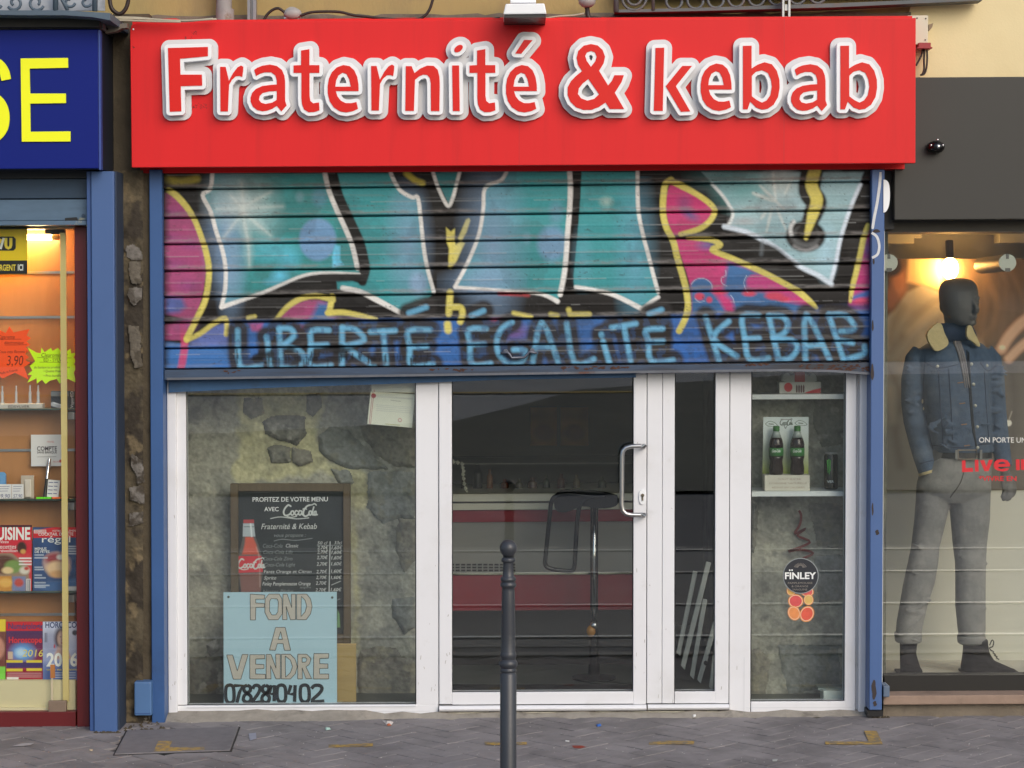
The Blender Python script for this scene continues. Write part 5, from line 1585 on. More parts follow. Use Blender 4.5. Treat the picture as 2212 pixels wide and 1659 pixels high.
# bar table post and black tubular chair
m_chrome = M('chrome', (210, 210, 210), .12, .03, 5, metal=1.0)
m_tub = M('black_tube', (14, 14, 15), .2, .05, 5)
dq = lambda x, y, Y: P(969 + x / 2.354, 813.2 + y / 2.354, Y)
YT = .72
ch_ = thing('bar_stool', 'black tubular bar stool upside down against the counter behind the door', 'stool', dq(620, 1000, YT))
fr = [(520, 650), (515, 700), (505, 800), (492, 925), (492, 955), (510, 975), (560, 985), (615, 990), (635, 980), (642, 940), (650, 800), (660, 690), (672, 650), (700, 622), (740, 612)]
mk('frame', *tube([dq(a, b, YT) for a, b in smooth_path(fr, 3)], .011, 8), m_tub, ch_, smooth=True)
mk('frame', *tube([dq(a, b, YT) for a, b in smooth_path([(520, 650), (535, 615), (575, 600), (640, 600), (740, 612), (800, 605)], 3)], .011, 8), m_tub, ch_, smooth=True)
mk('seat', *prism([[(969 + x / 2.354, 813.2 + y / 2.354) for x, y in smooth_path([(540, 610), (600, 580), (740, 585), (860, 610), (850, 660), (760, 672), (680, 660), (600, 690), (545, 680)], 3, True)]], YT + .02, YT + .10), m_tub, ch_, bevel=.01)
bt_ = thing('bar_table', 'tall bar table with one chrome post and round foot behind the glass door', 'table', dq(740, 1500, YT + .1))
mk('post', *tube([dq(741, 640, YT + .1), dq(740, 1240, YT + .1)], .012, 12), m_chrome, bt_, smooth=True)
mk('sleeve', *tube([dq(741, 640, YT + .14), dq(740, 1220, YT + .14)], .020, 12), m_tub, bt_, smooth=True)
mk('knob', *ellipsoid(dq(740, 1265, YT + .09), .022, .022, .022), m_chrome, bt_, smooth=True)
mk('knob', *ellipsoid(dq(725, 1295, YT + .09), .024, .024, .03), M('amber_knob', (190, 128, 30), .2, .05, 9), bt_, smooth=True)
b0 = dq(740, 1480, YT + .1)
mk('foot', *lathe((b0.x, b0.y, .036), [(.11, 0), (.11, .010), (.03, .02), (.018, max(.05, dq(740, 1240, YT + .1).z - .036))], 24), m_tub, bt_, smooth='auto')
mt = thing('door_mat', 'dark doormat on the shop floor just inside the glass door', 'mat', (0.1, .45, .036))
g0, g1 = P(1010, 1487, .2), P(1366, 1443, .9)
mk('mat', *wbox(-.42, .62, .16, .60, .036, .046), M('mat_black', (24, 24, 24), .95, .2, 60, .002, 300), mt, bevel=.003)
# white strips leaning in the narrow side light
wq = lambda x, y, Y: P(1106 + x / 4, 1244.25 + y / 4, Y)
m_strip = M('white_strip', (168, 172, 166), .5, .08, 4)
for i, (a, b, wd, Y, lab) in enumerate((((1585, -40), (1435, 690), 40, .34, 'wide leaning white trim strip, leftmost in the narrow side light'), ((1700, -120), (1472, 805), 44, .30, 'longest leaning white trim strip, second from left in the narrow side light'),
                        ((1668, 200), (1552, 890), 40, .27, 'shorter white trim strip leaning in the middle of the narrow side light'), ((1760, 400), (1612, 925), 42, .22, 'white trim strip with a dark hole near its foot in the narrow side light'),
                        ((1752, 680), (1716, 985), 34, .19, 'lowest white trim strip leaning by the right edge of the narrow side light'))):
    t_ = thing('trim_strip', lab, 'trim strip', wq(b[0], b[1], Y), 'white trim strips leaning in the side light')
    A, B = wq(*a, Y + .12), wq(*b, Y)
    hw = wd / 8 * S(Y)
    dx = (B - A).normalized().cross(Vector((0, 1, 0))).normalized() * hw
    e = Vector((0, .012, 0))
    V = [A - dx, A + dx, B + dx, B - dx]
    tip = (B - A).normalized() * .015
    V[3] = V[3] - tip
    mk('strip', [*V, *[x + e for x in V]], BF, m_strip, t_, bevel=.002, bseg=1)
    if i == 3:
        h_ = wq(1674, 752, Y - .012)
        mk('hole', *ellipsoid(wq(1674, 752, Y + .018), .010, .006, .012), m_black, t_)

# ================================================================== right window of the kebab shop
m_shelf = M('white_shelf', (218, 222, 222), .4, .02, 4)
for (v0, v1, lab) in ((851.5, 862.5, 'upper white shelf in the right window, carrying the red and white carton'), (1061.5, 1072.5, 'lower white shelf in the right window, carrying the display card and the can')):
    s_ = thing('window_shelf', lab, 'shelf', P(1724, v1, .12), 'white shelves in the right window')
    mk('plank', *box(1606, 1850, v0, v1, .09, .34), m_shelf, s_, bevel=.002, bseg=1)
YD = .16
zt1 = P(1724, 851.5, .09).z + .001
zt2 = P(1724, 1061.5, .09).z + .001
def on(u, z, Y):
    q = P(u, 1000, Y); return Vector((q.x, Y, z + K * (q.x - P(1724, 1000, .09).x)))
def wbox_at(u0, u1, z0, z1, Y0, Y1):
    x0, x1 = P(u0, 1000, Y0).x, P(u1, 1000, Y0).x
    d = K * ((x0 + x1) / 2 - P(1724, 1000, .09).x)
    return wbox(x0, x1, Y0, Y1, z0 + d, z1 + d)
# carton
kx = thing('soda_carton', 'red and white soda carton with bottle print on the upper shelf', 'carton', on(1728, zt1, YD))
va = to_px((0, YD, zt1))[1]
def carton(p):
    p.frame(1612.9, 799.7, 2.226)
    p.ell(200, 82, 20, 22, (206, 44, 48), 1)
    for i in range(4):
        p.stroke([(241 + i * 11, 78), (241 + i * 11, 104)], 8, (90, 44, 48), 1, sm=0); p.stroke([(241 + i * 11, 72), (241 + i * 11, 80)], 4, (90, 44, 48), 1, sm=0)
    p.poly([(280, 108), (320, 94), (357, 86), (357, 110), (280, 112)], (206, 40, 48), 2)
sheet('front', (1612.9 + 158 / 2.226, 1612.9 + 357 / 2.226, 799.7 + 57 / 2.226, va), YD, .8, (210, 208, 200), carton, m_print, kx, thick=.10)
def puff(p):
    p.frame(1612.9, 799.7, 2.226); p.rect(232, 0, 280, 60, (176, 60, 58), 1)
oo = [(172, 40), (180, 20), (200, 14), (212, 28), (225, 20), (290, 20), (300, 28), (315, 14), (332, 24), (336, 44), (322, 57), (190, 57)]
mk('lid_scallop', *prism([[(1612.9 + x / 2.226, 799.7 + y / 2.226) for x, y in smooth_path(oo, 3, True)]], YD + .02, YD + .09), M('carton_white', (196, 200, 194), .5, .05, 9), kx)
mk('red_band', *box(1612.9 + 232 / 2.226, 1612.9 + 280 / 2.226, 799.7 + 8 / 2.226, 799.7 + 57 / 2.226, YD + .012, YD + .06), M('carton_red', (186, 60, 58), .5, .05, 9), kx)
# display card with two bottles
dk = thing('display_card', 'green and white display card standing on the lower shelf behind two bottles', 'display card', on(1697, zt2, .20))
def card(p):
    t = np.clip((p.V - 930) / 90, 0, 1)[:, None]
    c0, c1 = np.array(lin((216, 226, 226))), np.array(lin((150, 164, 62)))
    p.c = c0 * (1 - t ** 1.2) + c1 * t ** 1.2
    p.frame(1612.9, 799.7, 2.226)
    script(p, 160, 262, 24, 58, (84, 96, 84), 3.4)
    p.stroke([(182, 268), (186, 280), (196, 264)], 3, (84, 96, 84), .7)
    for (x, y) in ((118, 258), (260, 254)):
        p.stroke([(x - 28, y), (x - 10, y - 12), (x + 12, y - 8), (x + 30, y + 8), (x + 8, y + 12), (x - 16, y + 10), (x - 28, y)], 2.6, (110, 130, 110), .6)
        p.stroke([(x - 10, y), (x + 10, y + 2)], 5, (130, 140, 130), .8)
    p.stroke([(165, 236), (215, 238)], 4, (150, 150, 150), .7)
sheet('card', [(1612.9 + 80 / 2.226, 799.7 + 225 / 2.226), (1612.9 + 298 / 2.226, 799.7 + 225 / 2.226), (1612.9 + 296 / 2.226, 1042), (1612.9 + 76 / 2.226, 1042)], .215, .8, (216, 226, 226), card, m_print, dk)
zb = P(1700, 1026, .13).z
def base_(p):
    p.mul(20, 10, .05, 3)
vb = to_px((on(1700, zt2, .12)))[1]
sheet('base_front', (1612.9 + 87 / 2.226, 1612.9 + 303 / 2.226, 1026.5, vb), .12, 3, (198, 194, 180), base_, m_print, dk, thick=.10)
mk('lettering', *join(textgeo('TOUT SUCRE', 1680, 1037, 3.6, .1195, u1=1730), textgeo("D'ORIGINE NATURELLE", 1662, 1046, 3.8, .1195, u1=1743), textgeo('RÉDUIT EN CALORIES', 1668, 1055, 3.6, .1195, u1=1738)), M('print_brown', (150, 132, 118), .7, .1, 9), dk, shell=True)
m_cola = M('cola', (34, 20, 18), .12, .1, 6)
m_pet = M('clear_pet', (150, 160, 156), .15, .05, 6)
m_cap = M('green_cap', (52, 108, 50), .4, .05, 9)
m_glab = M('green_label', (56, 118, 58), .4, .05, 9)
for (x, lab) in ((142, 'dark cola bottle with green cap and label, left of two on the display card'), (243, 'dark cola bottle with green cap and label, right of two on the display card')):
    u = 1612.9 + x / 2.226
    Yb_ = .17
    s2 = S(Yb_)
    zb0 = P(u, 1026.5, .13).z + .0005
    b = thing('soda_bottle', lab, 'bottle', (P(u, 1000, Yb_).x, Yb_, zb0), 'cola bottles on the display card')
    c0 = (P(u, 1000, Yb_).x, Yb_, zb0)
    px = lambda *pr: [(r_ * s2, h * s2) for r_, h in pr]
    mk('body', *lathe(c0, px((13, 0), (15, 2), (15.5, 14), (13.5, 28), (14.5, 34), (15.5, 40)), 20), m_cola, b, smooth=True)
    mk('label', *lathe(c0, px((15.7, 40.2), (15.9, 58)), 20), m_glab, b, smooth=True)
    mk('shoulder', *lathe(c0, px((15.4, 58.2), (15.4, 66), (13.5, 75), (11.5, 80)), 20), m_cola, b, smooth=True)
    mk('neck', *lathe(c0, px((11.4, 80.2), (8, 90), (6.5, 94)), 20), m_pet, b, smooth=True)
    mk('cap', *lathe(c0, px((7.2, 94), (7.2, 104), (6, 105.5)), 20), m_cap, b, smooth='auto')
    mk('lettering', *textgeo('Coca-Cola', u - 9, zb0 and to_px((c0[0], Yb_ - 16 * s2, zb0 + 49 * s2))[1], 6, Yb_ - 16.2 * s2, u1=u + 9, shear=.3, bold=.01), m_signw, b, shell=True)
# can
cn = thing('drink_can', 'tall black energy drink can with green mark on the lower shelf', 'can', on(1795, zt2, .2))
c0 = on(1795.4, zt2, .2); s2 = S(.2)
px = lambda *pr: [(r_ * s2, h * s2) for r_, h in pr]
mk('body', *lathe(c0, px((12, 0), (15, 3), (15.2, 72), (13, 76)), 24), M('can_black', (16, 18, 17), .25, .05, 9), cn, smooth='auto')
mk('rim', *lathe(c0, px((13.2, 76), (13.4, 78.5), (11.5, 79), (11, 77.5)), 24), m_inox, cn, smooth='auto')
vm_ = lambda h: to_px((c0.x, .2 - 15.3 * s2, c0.z + h * s2))[1]
um_ = to_px((c0.x, .2 - 15.3 * s2, c0.z))[0]
Yc_ = .2 - 15.6 * s2
mk('green_mark', *join(ribbon([(um_ - 10, vm_(64)), (um_ - 9.5, vm_(50)), (um_ - 8.5, vm_(36))], [3, 2, 1], Yc_, Yc_ + .002), ribbon([(um_ - 6.5, vm_(66)), (um_ - 6.5, vm_(52)), (um_ - 5.5, vm_(33))], [3, 2.4, 1], Yc_ - .0005, Yc_ + .002), ribbon([(um_ - 3, vm_(64)), (um_ - 4, vm_(52)), (um_ - 3.5, vm_(40))], [2, 2, 1], Yc_, Yc_ + .002)), M('green_print', (70, 170, 60), .4, .05, 9), cn, shell=True)
mk('lettering', *textgeo('VER', um_ - 11, vm_(15), 5, Yc_, u1=um_ + 4, bold=.02), m_signw, cn, shell=True)
# round sticker on the glass
fk = thing('window_sticker', 'round dark FINLEY sticker with orange slices below, stuck on the right window', 'sticker', P(1729.5, 1344, .03))
YF_ = .0265
m_navy = M('sticker_dark', (34, 38, 46), .5, .05, 9)
mk('rim', *disc(1729.7, 1243.8, 38.6, YF_, YF_ + .0008, 40), M('sticker_rim', (150, 156, 158), .5, .05, 9), fk, shell=True)
mk('disc', *disc(1729.7, 1243.8, 37, YF_ - .0008, YF_ - .0001, 40), m_navy, fk, shell=True)
mk('lettering', *join(textgeo('FINLEY', 1695.5, 1250.5, 13.5, YF_ - .0016, u1=1763, bold=.03), disc(1706, 1231.8, 1.8, YF_ - .0016, YF_ - .001, 10), disc(1711, 1231.6, 1.8, YF_ - .0016, YF_ - .001, 10)), m_signw, fk, shell=True)
mk('small_lettering', *join(textgeo('PAMPLEMOUSSE', 1702, 1261.5, 4, YF_ - .0016, u1=1755), textgeo('& ORANGE', 1710, 1268.5, 4, YF_ - .0016, u1=1746), textgeo('SANGUINE', 1712, 1275.5, 4, YF_ - .0016, u1=1744),
     *[ribbon([(1729 + 5 * math.sin(a), 1227 - 5 * math.cos(a)), (1729 + 13 * math.sin(a) * 1.1, 1227 - 11 * math.cos(a))], .9, YF_ - .0016, YF_ - .001) for a in [-1.3 + .26 * i for i in range(11)]]), M('sticker_print', (140, 132, 124), .5, .05, 9), fk, shell=True)
m_rind, m_flesh, m_pith = M('rind', (222, 138, 66), .5, .1, 20), M('flesh', (214, 84, 74), .4, .15, 30), M('pith', (224, 190, 160), .6, .05, 9)
for i, (x, y, rx, ry, rot, fl) in enumerate(((214, 1062, 22, 22, 0, (206, 160, 84)), (288, 1062, 36, 26, .3, (214, 96, 92)), (236, 1110, 37, 33, 0, (210, 84, 84)), (298, 1104, 24, 26, 0, (212, 176, 100)), (228, 1168, 30, 36, -.4, (222, 142, 84)), (290, 1172, 34, 40, .5, (218, 92, 72)))):
    cx_, cy_ = 1612.9 + x / 2.226, 799.7 + y / 2.226
    def el(k): return [(cx_ + k * (rx * math.cos(t) * math.cos(rot) - ry * math.sin(t) * math.sin(rot)) / 2.226, cy_ + k * (rx * math.cos(t) * math.sin(rot) + ry * math.sin(t) * math.cos(rot)) / 2.226) for t in [j * math.pi / 12 for j in range(24)]]
    y0 = .0325 - i * .0006
    sl_ = mk('orange_slice', *prism([el(1)], y0 - .0001, y0), m_rind, fk, shell=True)
    mk('pith', *prism([el(.9)], y0 - .0002, y0 - .00012), m_pith, sl_, shell=True)
    mk('flesh', *prism([el(.8)], y0 - .0003, y0 - .00022), M('flesh_%d' % i, fl, .4, .15, 30), sl_, shell=True)
wb = thing('white_box', 'small white cardboard box on the floor in the corner of the right window', 'box', P(1800, 1515, .1))
mk('body', *box(1779, 1822, 1492, 1516, .10, .22, k=0), M('box_white', (198, 208, 204), .6, .03, 5), wb, bevel=.002)
mk('flap', *box(1768, 1824, 1486, 1491.6, .13, .24, k=0), M('box_inner', (128, 140, 138), .6, .03, 5), wb)
# ================================================================== tobacco shop on the left
m_dred = M('dark_red_paint', (98, 20, 24), .45, .10, 3, dirt=(74, 16, 20), damt=.5, dscale=2)
m_woodp = M('slatwall_wood', (178, 126, 80), .4, .14, 2.5, stretch=(4, 1, .5), dirt=(154, 104, 64), damt=.6, dscale=2)
m_alu = M('aluminium', (178, 180, 184), .3, .06, 20, metal=.9)
m_sglass = GLASS('display_glass', .04, (.97, .98, .96))
YTB = -.20
tb = thing('tobacco_shopfront', 'dark red framed tobacco shop window with blue steel pilaster, left of the stone pier', 'shopfront', P(100, 1575, YTB))
mk('pilaster', *box(200, 249, 370, 1584, -.33, -.12), M('pilaster_blue', (68, 97, 146), .45, .04, 2, dirt=(58, 86, 132), damt=.4, dscale=1.5), tb, bevel=.004)
mk('pilaster_edge', *box(190.5, 199.8, 370, 1582, -.315, .06), M('pilaster_edge', (54, 84, 138), .45, .05, 2), tb, bevel=.002, bseg=1)
mk('pilaster_side', *box(249.3, 255, 370, 1578, -.30, -.13), M('pilaster_dark', (44, 56, 74), .6, .1, 3), tb)
mk('stile', *box(163.5, 190, 489, 1570, YTB, .06), m_dred, tb, bevel=.003)
mk('bottom_rail', *box(-900, 163.3, 1540, 1573, YTB, .06), m_dred, tb, bevel=.003)
mk('back_panel', *box(-900, 163, 489, 1575, .012, .05), M('back_board', (120, 70, 34), .7, .1, 4), tb)
mk('ceiling_panel', *box(-900, 163, 480, 497, -.15, .012), M('pale_ceiling', (190, 176, 150), .7, .05, 3), tb)
mk('black_strip', *box(97, 140, 495, 506, -.14, -.12), m_black, tb)
chv = [591, 688, 786, 975, 1174, 1330, 1470]
prev = 489
for cv in chv:
    mk('slat_panel', *box(-900, 161, prev, cv - 3, .0, .012), m_woodp, tb)
    mk('channel', *box(-900, 161, cv - 2.8, cv + 2.6, -.006, .012), m_alu, tb)
    prev = cv + 2.8
xr = P(163.4, 1000, YTB).x
mk('side_reveal', *wbox(xr - .004, xr + .03, -.165, .012, P(0, 1545, 0).z, P(0, 489, 0).z), M('reveal_orange', (232, 140, 40), .5, .05, 3), tb)
mk('pane', *box(-900, 163, 489, 1540, -.175, -.171), m_sglass, tb)
mk('edge_strip', *box(132.5, 145.5, 503, 1515, -.168, -.160), M('cream_strip', (216, 196, 130), .6, .06, 4), tb)
mk('ledge', *box(-900, 162.8, 1472, 1540, -.150, -.0, k=K), M('cream_ledge', (214, 204, 166), .6, .05, 3, dirt=(190, 180, 146), dscale=2), tb)
mk('ledge_trim', *box(-900, 104, 1531, 1537, -.166, -.150), M('ledge_trim', (226, 216, 180), .5, .05, 3), tb)
lt_ = thing('tube_light', 'glowing warm tube light at the top of the tobacco shop window', 'lamp', P(90, 519, -.06))
mk('tube', *tube([P(-420, 512.5, -.075), P(112, 512.5, -.075)], .0125, 10), EM('warm_tube', (255, 222, 166), 58), lt_, smooth=True)
mk('end_cap', *tube([P(112.2, 512.5, -.075), P(128, 512.5, -.075)], .0125, 10), M('tube_cap', (226, 190, 120), .5, .05, 4), lt_, smooth=True)
# its own roller shutter, rolled up
ts = thing('roller_shutter', 'rolled up blue grey steel shutter above the tobacco window', 'shutter', P(90, 489, -.26))
m_oldb = M('worn_blue_steel', (82, 106, 128), .5, .25, 5, stretch=(.5, 1, 2), dirt=(52, 72, 96), damt=.8, dscale=4, dirt2=(150, 150, 130), d2scale=9, d2lo=.64, d2hi=.72)
m_oldd = M('dark_blue_steel', (44, 66, 88), .5, .2, 4, dirt=(26, 38, 50), damt=.7, dscale=3)
mk('slat', *box(-900, 189, 367, 388, -.245, -.20), M('slat_black', (24, 30, 36), .5, .2, 4), ts)
mk('slat', *box(-900, 189.5, 389, 431, -.25, -.21), m_oldd, ts, bevel=.003)
mk('slat', *box(-900, 189, 433.5, 479, -.262, -.215), m_oldb, ts, bevel=.003)
mk('lip', *box(-900, 187.5, 479.5, 489, -.285, -.215), m_oldb, ts, bevel=.003)
mk('latch', *prism([[(140, 471), (165, 469), (170, 480), (141, 479)]], -.275, -.262), m_black, ts)
mk('bolt', *disc(180, 466, 4, -.266, -.262), m_oldd, ts)

# yellow money transfer poster
wu = thing('shop_poster', 'yellow and black money transfer poster at the top left of the tobacco window', 'poster', P(29, 593, -.15))
YWU = -.15
mk('board', *box(-300, 59, 489.5, 593, YWU, YWU + .004), M('poster_yellow', (238, 206, 8), .5, .03, 4), wu)
mk('black_band', *box(-300, 58.8, 563.5, 592.6, YWU - .0012, YWU - .0002), m_black, wu)
rl = [(-60, 511), (29, 511), (34, 516), (34, 536), (29, 541.5), (-60, 541.5)]
mk('logo_plate', *prism([rl], YWU - .0012, YWU - .0002), m_black, wu)
mk('logo_letter', *join(ribbon([(-12, 514), (-5, 536), (2, 516)], 6, YWU - .0022, YWU - .0013), ribbon([(12.5, 514), (12.5, 529), (14, 534), (18, 536), (22, 534), (23.5, 529), (23.5, 514)], 6.2, YWU - .0022, YWU - .0013)), M('logo_yellow', (240, 216, 70), .5, .03, 4), wu)
mk('logo_slash', *ribbon([(1, 538), (8, 514)], 5, YWU - .0024, YWU - .0014), m_signw, wu)
mk('lettering', *textgeo("D'ARGENT", -18, 584.5, 12.5, YWU - .002, u1=34, bold=.02), MATS['logo_yellow'], wu, shell=True)
mk('white_lettering', *textgeo('ICI', 38.5, 584, 12.5, YWU - .002, u1=50, bold=.03), m_signw, wu, shell=True)

# star shaped price cards
zs = lambda x, y: (x / 4.0825, 474.4 + y / 4.0825)
m_felt = M('felt_pen', (110, 40, 20), .8, .1, 20)
m_feltd = M('felt_pen_dark', (40, 44, 20), .8, .1, 20)
so_ = thing('price_star', 'orange starburst price card with 3,90 handwritten, in the tobacco window', 'price card', P(20, 818, -.14))
os_ = [(-90, 1010), (-30, 985), (0, 975), (50, 1000), (82, 942), (120, 995), (260, 965), (235, 1020), (270, 1045), (235, 1075), (266, 1105), (228, 1125), (250, 1160), (222, 1185), (254, 1212), (222, 1240), (268, 1262), (212, 1300), (252, 1410), (130, 1350), (20, 1402), (-10, 1370), (-90, 1400), (-130, 1200)]
mk('card', *prism([[zs(*p) for p in os_]], -.14, -.137), M('neon_orange', (255, 86, 24), .6, .02, 4), so_)
ut = lambda s, x, y, ch, x1, Y, **k: textgeo(s, *zs(x, y), ch / 4.0825, Y, u1=zs(x1, y)[0], **k)
mk('handwriting', *join(ut('Cigarette', -22, 1050, 30, 130, -.1405, shear=.2), ut('électronique', 40, 1098, 26, 208, -.1405, shear=.2), ut('Tous nos flacons à', -14, 1178, 26, 242, -.1405, shear=.2), ut('3,90', 60, 1285, 84, 205, -.1405, shear=.15),
   ribbon([zs(-10, 1056), zs(188, 1054)], .8, -.1405, -.1401), ribbon([zs(40, 1106), zs(236, 1104)], .8, -.1405, -.1401), ut('Made in France', -6, 1368, 22, 160, -.1405, rot=-.2)), m_felt, so_, shell=True)
sy_ = thing('price_star', 'yellow green starburst price card hanging behind the cream strip in the tobacco window', 'price card', P(112, 829, -.13))
ys_ = [(245, 1130), (320, 1172), (358, 1180), (365, 1130), (392, 1170), (448, 1132), (462, 1158), (510, 1132), (540, 1165), (556, 1140), (585, 1165), (620, 1138), (628, 1180), (672, 1172), (648, 1215), (672, 1240), (650, 1275), (676, 1300), (650, 1350), (672, 1440), (600, 1405), (560, 1420), (525, 1446), (500, 1405), (440, 1420), (402, 1450), (370, 1412), (325, 1446), (322, 1400), (240, 1438), (282, 1370), (242, 1368), (285, 1330), (262, 1290), (310, 1250)]
mk('card', *prism([[zs(*p) for p in ys_]], -.13, -.127), M('neon_yellow', (206, 255, 20), .6, .02, 4), sy_)
mk('handwriting', *join(ut('Clearomiseur', 365, 1212, 34, 600, -.1305, shear=.15), ut('ED - SYLVER', 385, 1252, 28, 585, -.1305), ut('du basique au produit élaboré', 300, 1312, 20, 615, -.1305, shear=.15), ut('• Qualité Premium', 385, 1346, 20, 580, -.1305, shear=.15), ut('• Prix buraliste', 385, 1386, 20, 560, -.1305, shear=.15),
   ribbon([zs(328, 1217), zs(630, 1220)], .7, -.1305, -.1301), ribbon([zs(350, 1257), zs(600, 1260)], .7, -.1305, -.1301)), m_feltd, sy_, shell=True)

# glass shelves and what stands on them
m_gsh = M('glass_shelf_edge', (64, 78, 74), .2, .1, 9)
def shelf(v, lab, Yf=-.13):
    s_ = thing('glass_shelf', lab, 'shelf', P(70, v + 4, Yf), 'glass shelves in the tobacco window')
    mk('plate', *box(-900, 162, v, v + 4.5, Yf, -.001), m_gsh, s_, bevel=.001, bseg=1)
    mk('bracket', *box(146, 161, v + 5, v + 22, Yf + .02, -.002), m_alu, s_, bevel=.002, bseg=1)
    return P(70, v, Yf).z + .0005
zA = shelf(884.5, 'uppermost glass shelf in the tobacco window, under the chrome vaporiser tubes')
zB = shelf(1080, 'second glass shelf from the top in the tobacco window, carrying handwritten prices')
zC = shelf(1279.5, 'glass shelf under the cookery magazines in the tobacco window')
def T_on(u, z, Y): q = P(u, 1000, Y); return Vector((q.x, Y, z + K * (q.x - P(70, 1000, Y).x)))
Yi = -.11
st_ = thing('vaporiser_stand', 'clear stand lettered ED SYLVER with slim chrome vaporiser tubes on the top shelf', 'display stand', T_on(46, zA, Yi))
mk('base', *box(-40, 92, 872, 884.2, Yi, Yi + .05), M('acrylic_grey', (186, 184, 178), .25, .1, 20), st_, bevel=.002, bseg=1)
mk('lettering', *textgeo('EDSYLVER', 18, 881.5, 5.5, Yi - .001, u1=64, bold=.01), M('print_grey', (84, 70, 60), .6, .1, 9), st_, shell=True)
for (u, v0) in ((5, 834), (35, 833), (65, 832), (82.5, 832)):
    k_ = 5 if u != 35 else 4
    mk('vaporiser', *join(tube([P(u, 871.5, Yi + .02), P(u, 846, Yi + .02)], (k_ / 2 + .8) * S(Yi), 10), tube([P(u, 846, Yi + .02), P(u, v0, Yi + .02)], k_ / 2 * .8 * S(Yi), 10), tube([P(u, 873, Yi + .02), P(u, 869, Yi + .02)], 5 * S(Yi), 10)), M('pale_silver', (206, 208, 212), .25, .05, 9, metal=.35), st_, smooth='auto')
def vape(p):
    p.rect(100, 846, 170, 856, (110, 116, 122), 1)
    p.stroke([(114, 873), (138, 880)], 9, (176, 180, 188), 2, sm=0); p.stroke([(116, 870), (136, 876)], 2, (226, 228, 232), 1, sm=0)
vb_ = thing('vaporiser_box', 'dark boxed vaporiser kit at the right end of the top shelf', 'box', T_on(135, zA, Yi))
sheet('front', (110, 148, 845, 884.3), Yi, 1.0, (32, 36, 46), vape, m_print, vb_, thick=.05)
sheet('side', (149, 161.5, 846, 884.3), Yi + .01, 2.0, (22, 24, 28), lambda p: None, m_print, vb_, thick=.04)
mk('lettering', *textgeo('VaporED', 158.5, 881, 6.5, Yi + .0085, u1=None, rot=-math.pi / 2), m_signw, vb_, shell=True)
m_paper = M('white_paper', (222, 222, 224), .7, .03, 6)
m_penb = M('blue_pen', (70, 74, 130), .8, .1, 20)
zt2_ = lambda x, y: (x / 2.4495, 881 + y / 2.4495)
ac = thing('account_card', 'white card reading COMPTE SANS BANQUE hung on the wood panel', 'card', P(101, 1007, -.02))
mk('card', *box(67, 137, 939, 1007, -.03, -.027), m_paper, ac)
mk('lettering', *join(textgeo('COMPTE', 80, 973.5, 9, -.0305, u1=123, bold=.02), textgeo('SANS BANQUE', 80, 979.5, 4.6, -.0305, u1=123, bold=.02), ribbon([(80, 987), (122, 986.5)], .7, -.0305, -.0301)), M('print_dark', (60, 52, 60), .6, .1, 9), ac, shell=True)
mk('red_lettering', *join(textgeo('NICKEL', 102, 956, 3.4, -.0305, u1=117), textgeo('NICKEL', 115, 999, 3.4, -.0305, u1=130), disc(131, 996, 3.4, -.0304, -.0302, 12)), M('print_red', (206, 90, 84), .6, .1, 9), ac, shell=True)
# second shelf
def pricecard(u0, u1, v0, v1, lab, txt, Y):
    t_ = thing('price_tag', lab, 'price tag', T_on((u0 + u1) / 2, zB, Y))
    mk('card', *box(u0, u1, v0, v1, Y, Y + .002), m_paper, t_)
    mk('handwriting', *join(textgeo(txt, u0 + 3, v1 - 4, 8, Y - .0005, u1=u1 - 3, shear=.15), *[ribbon([(u0 + 3, v0 + 5 + 5 * i), (u1 - 4 - 2 * i, v0 + 4.6 + 5 * i)], .9, Y - .0005, Y - .0001) for i in range(3)]), m_penb, t_, shell=True)
pricecard(-8, 24.5, 1046, 1079.6, 'small white handwritten price tag reading 49, at the left of the second shelf', '49,90', -.10)
pricecard(25.5, 51, 1046, 1079.6, 'small white handwritten price tag reading 57, beside the clear pack', '57,90', -.10)
bp = thing('blister_pack', 'rounded blue packet at the left end of the second shelf behind the price tags', 'packet', T_on(3, zB, -.05))
mk('pack', *prism([[(-30, 1020), (8, 1020), (12.5, 1025), (12.5, 1079), (-30, 1079)]], -.06, -.045), M('pack_blue', (104, 156, 206), .4, .05, 5), bp, bevel=.002, bseg=1)
cp = thing('clear_pack', 'clear plastic pack with a pale silver tube on the second shelf', 'packet', T_on(59, zB, -.07))
mk('shell', *box(45, 73, 1027, 1079, -.07, -.055), M('clear_plastic', (192, 180, 166), .15, .06, 5), cp, bevel=.003)
mk('insert', *box(53, 67, 1036, 1074, -.078, -.0702), M('insert_pale', (214, 206, 196), .3, .1, 5), cp, bevel=.004)
pe = thing('vaporiser_pen', 'slim black and chrome vaporiser pen leaning on the second shelf', 'vaporiser', T_on(100, zB, -.09))
A, B = P(96, 1078.5, -.10), P(107, 991, -.05)
L_ = lambda t: A.lerp(B, t)
mk('body', *tube([L_(0), L_(.5)], .0085, 10), M('pen_black', (24, 24, 26), .3, .05, 6), pe, smooth='auto')
mk('tank', *tube([L_(.505), L_(.62), L_(.625), L_(.86), L_(.865), L_(1)], [.0085, .0085, .0095, .0095, .009, .0075], 10), m_chrome, pe, smooth='auto')
nt2 = thing('price_list', 'small white handwritten list leaning beside the vaporiser pen', 'price tag', T_on(116, zB, -.08))
mk('card', *prism([[(104, 1036), (130, 1038), (126, 1075), (101, 1073)]], -.112, -.110), m_paper, nt2)
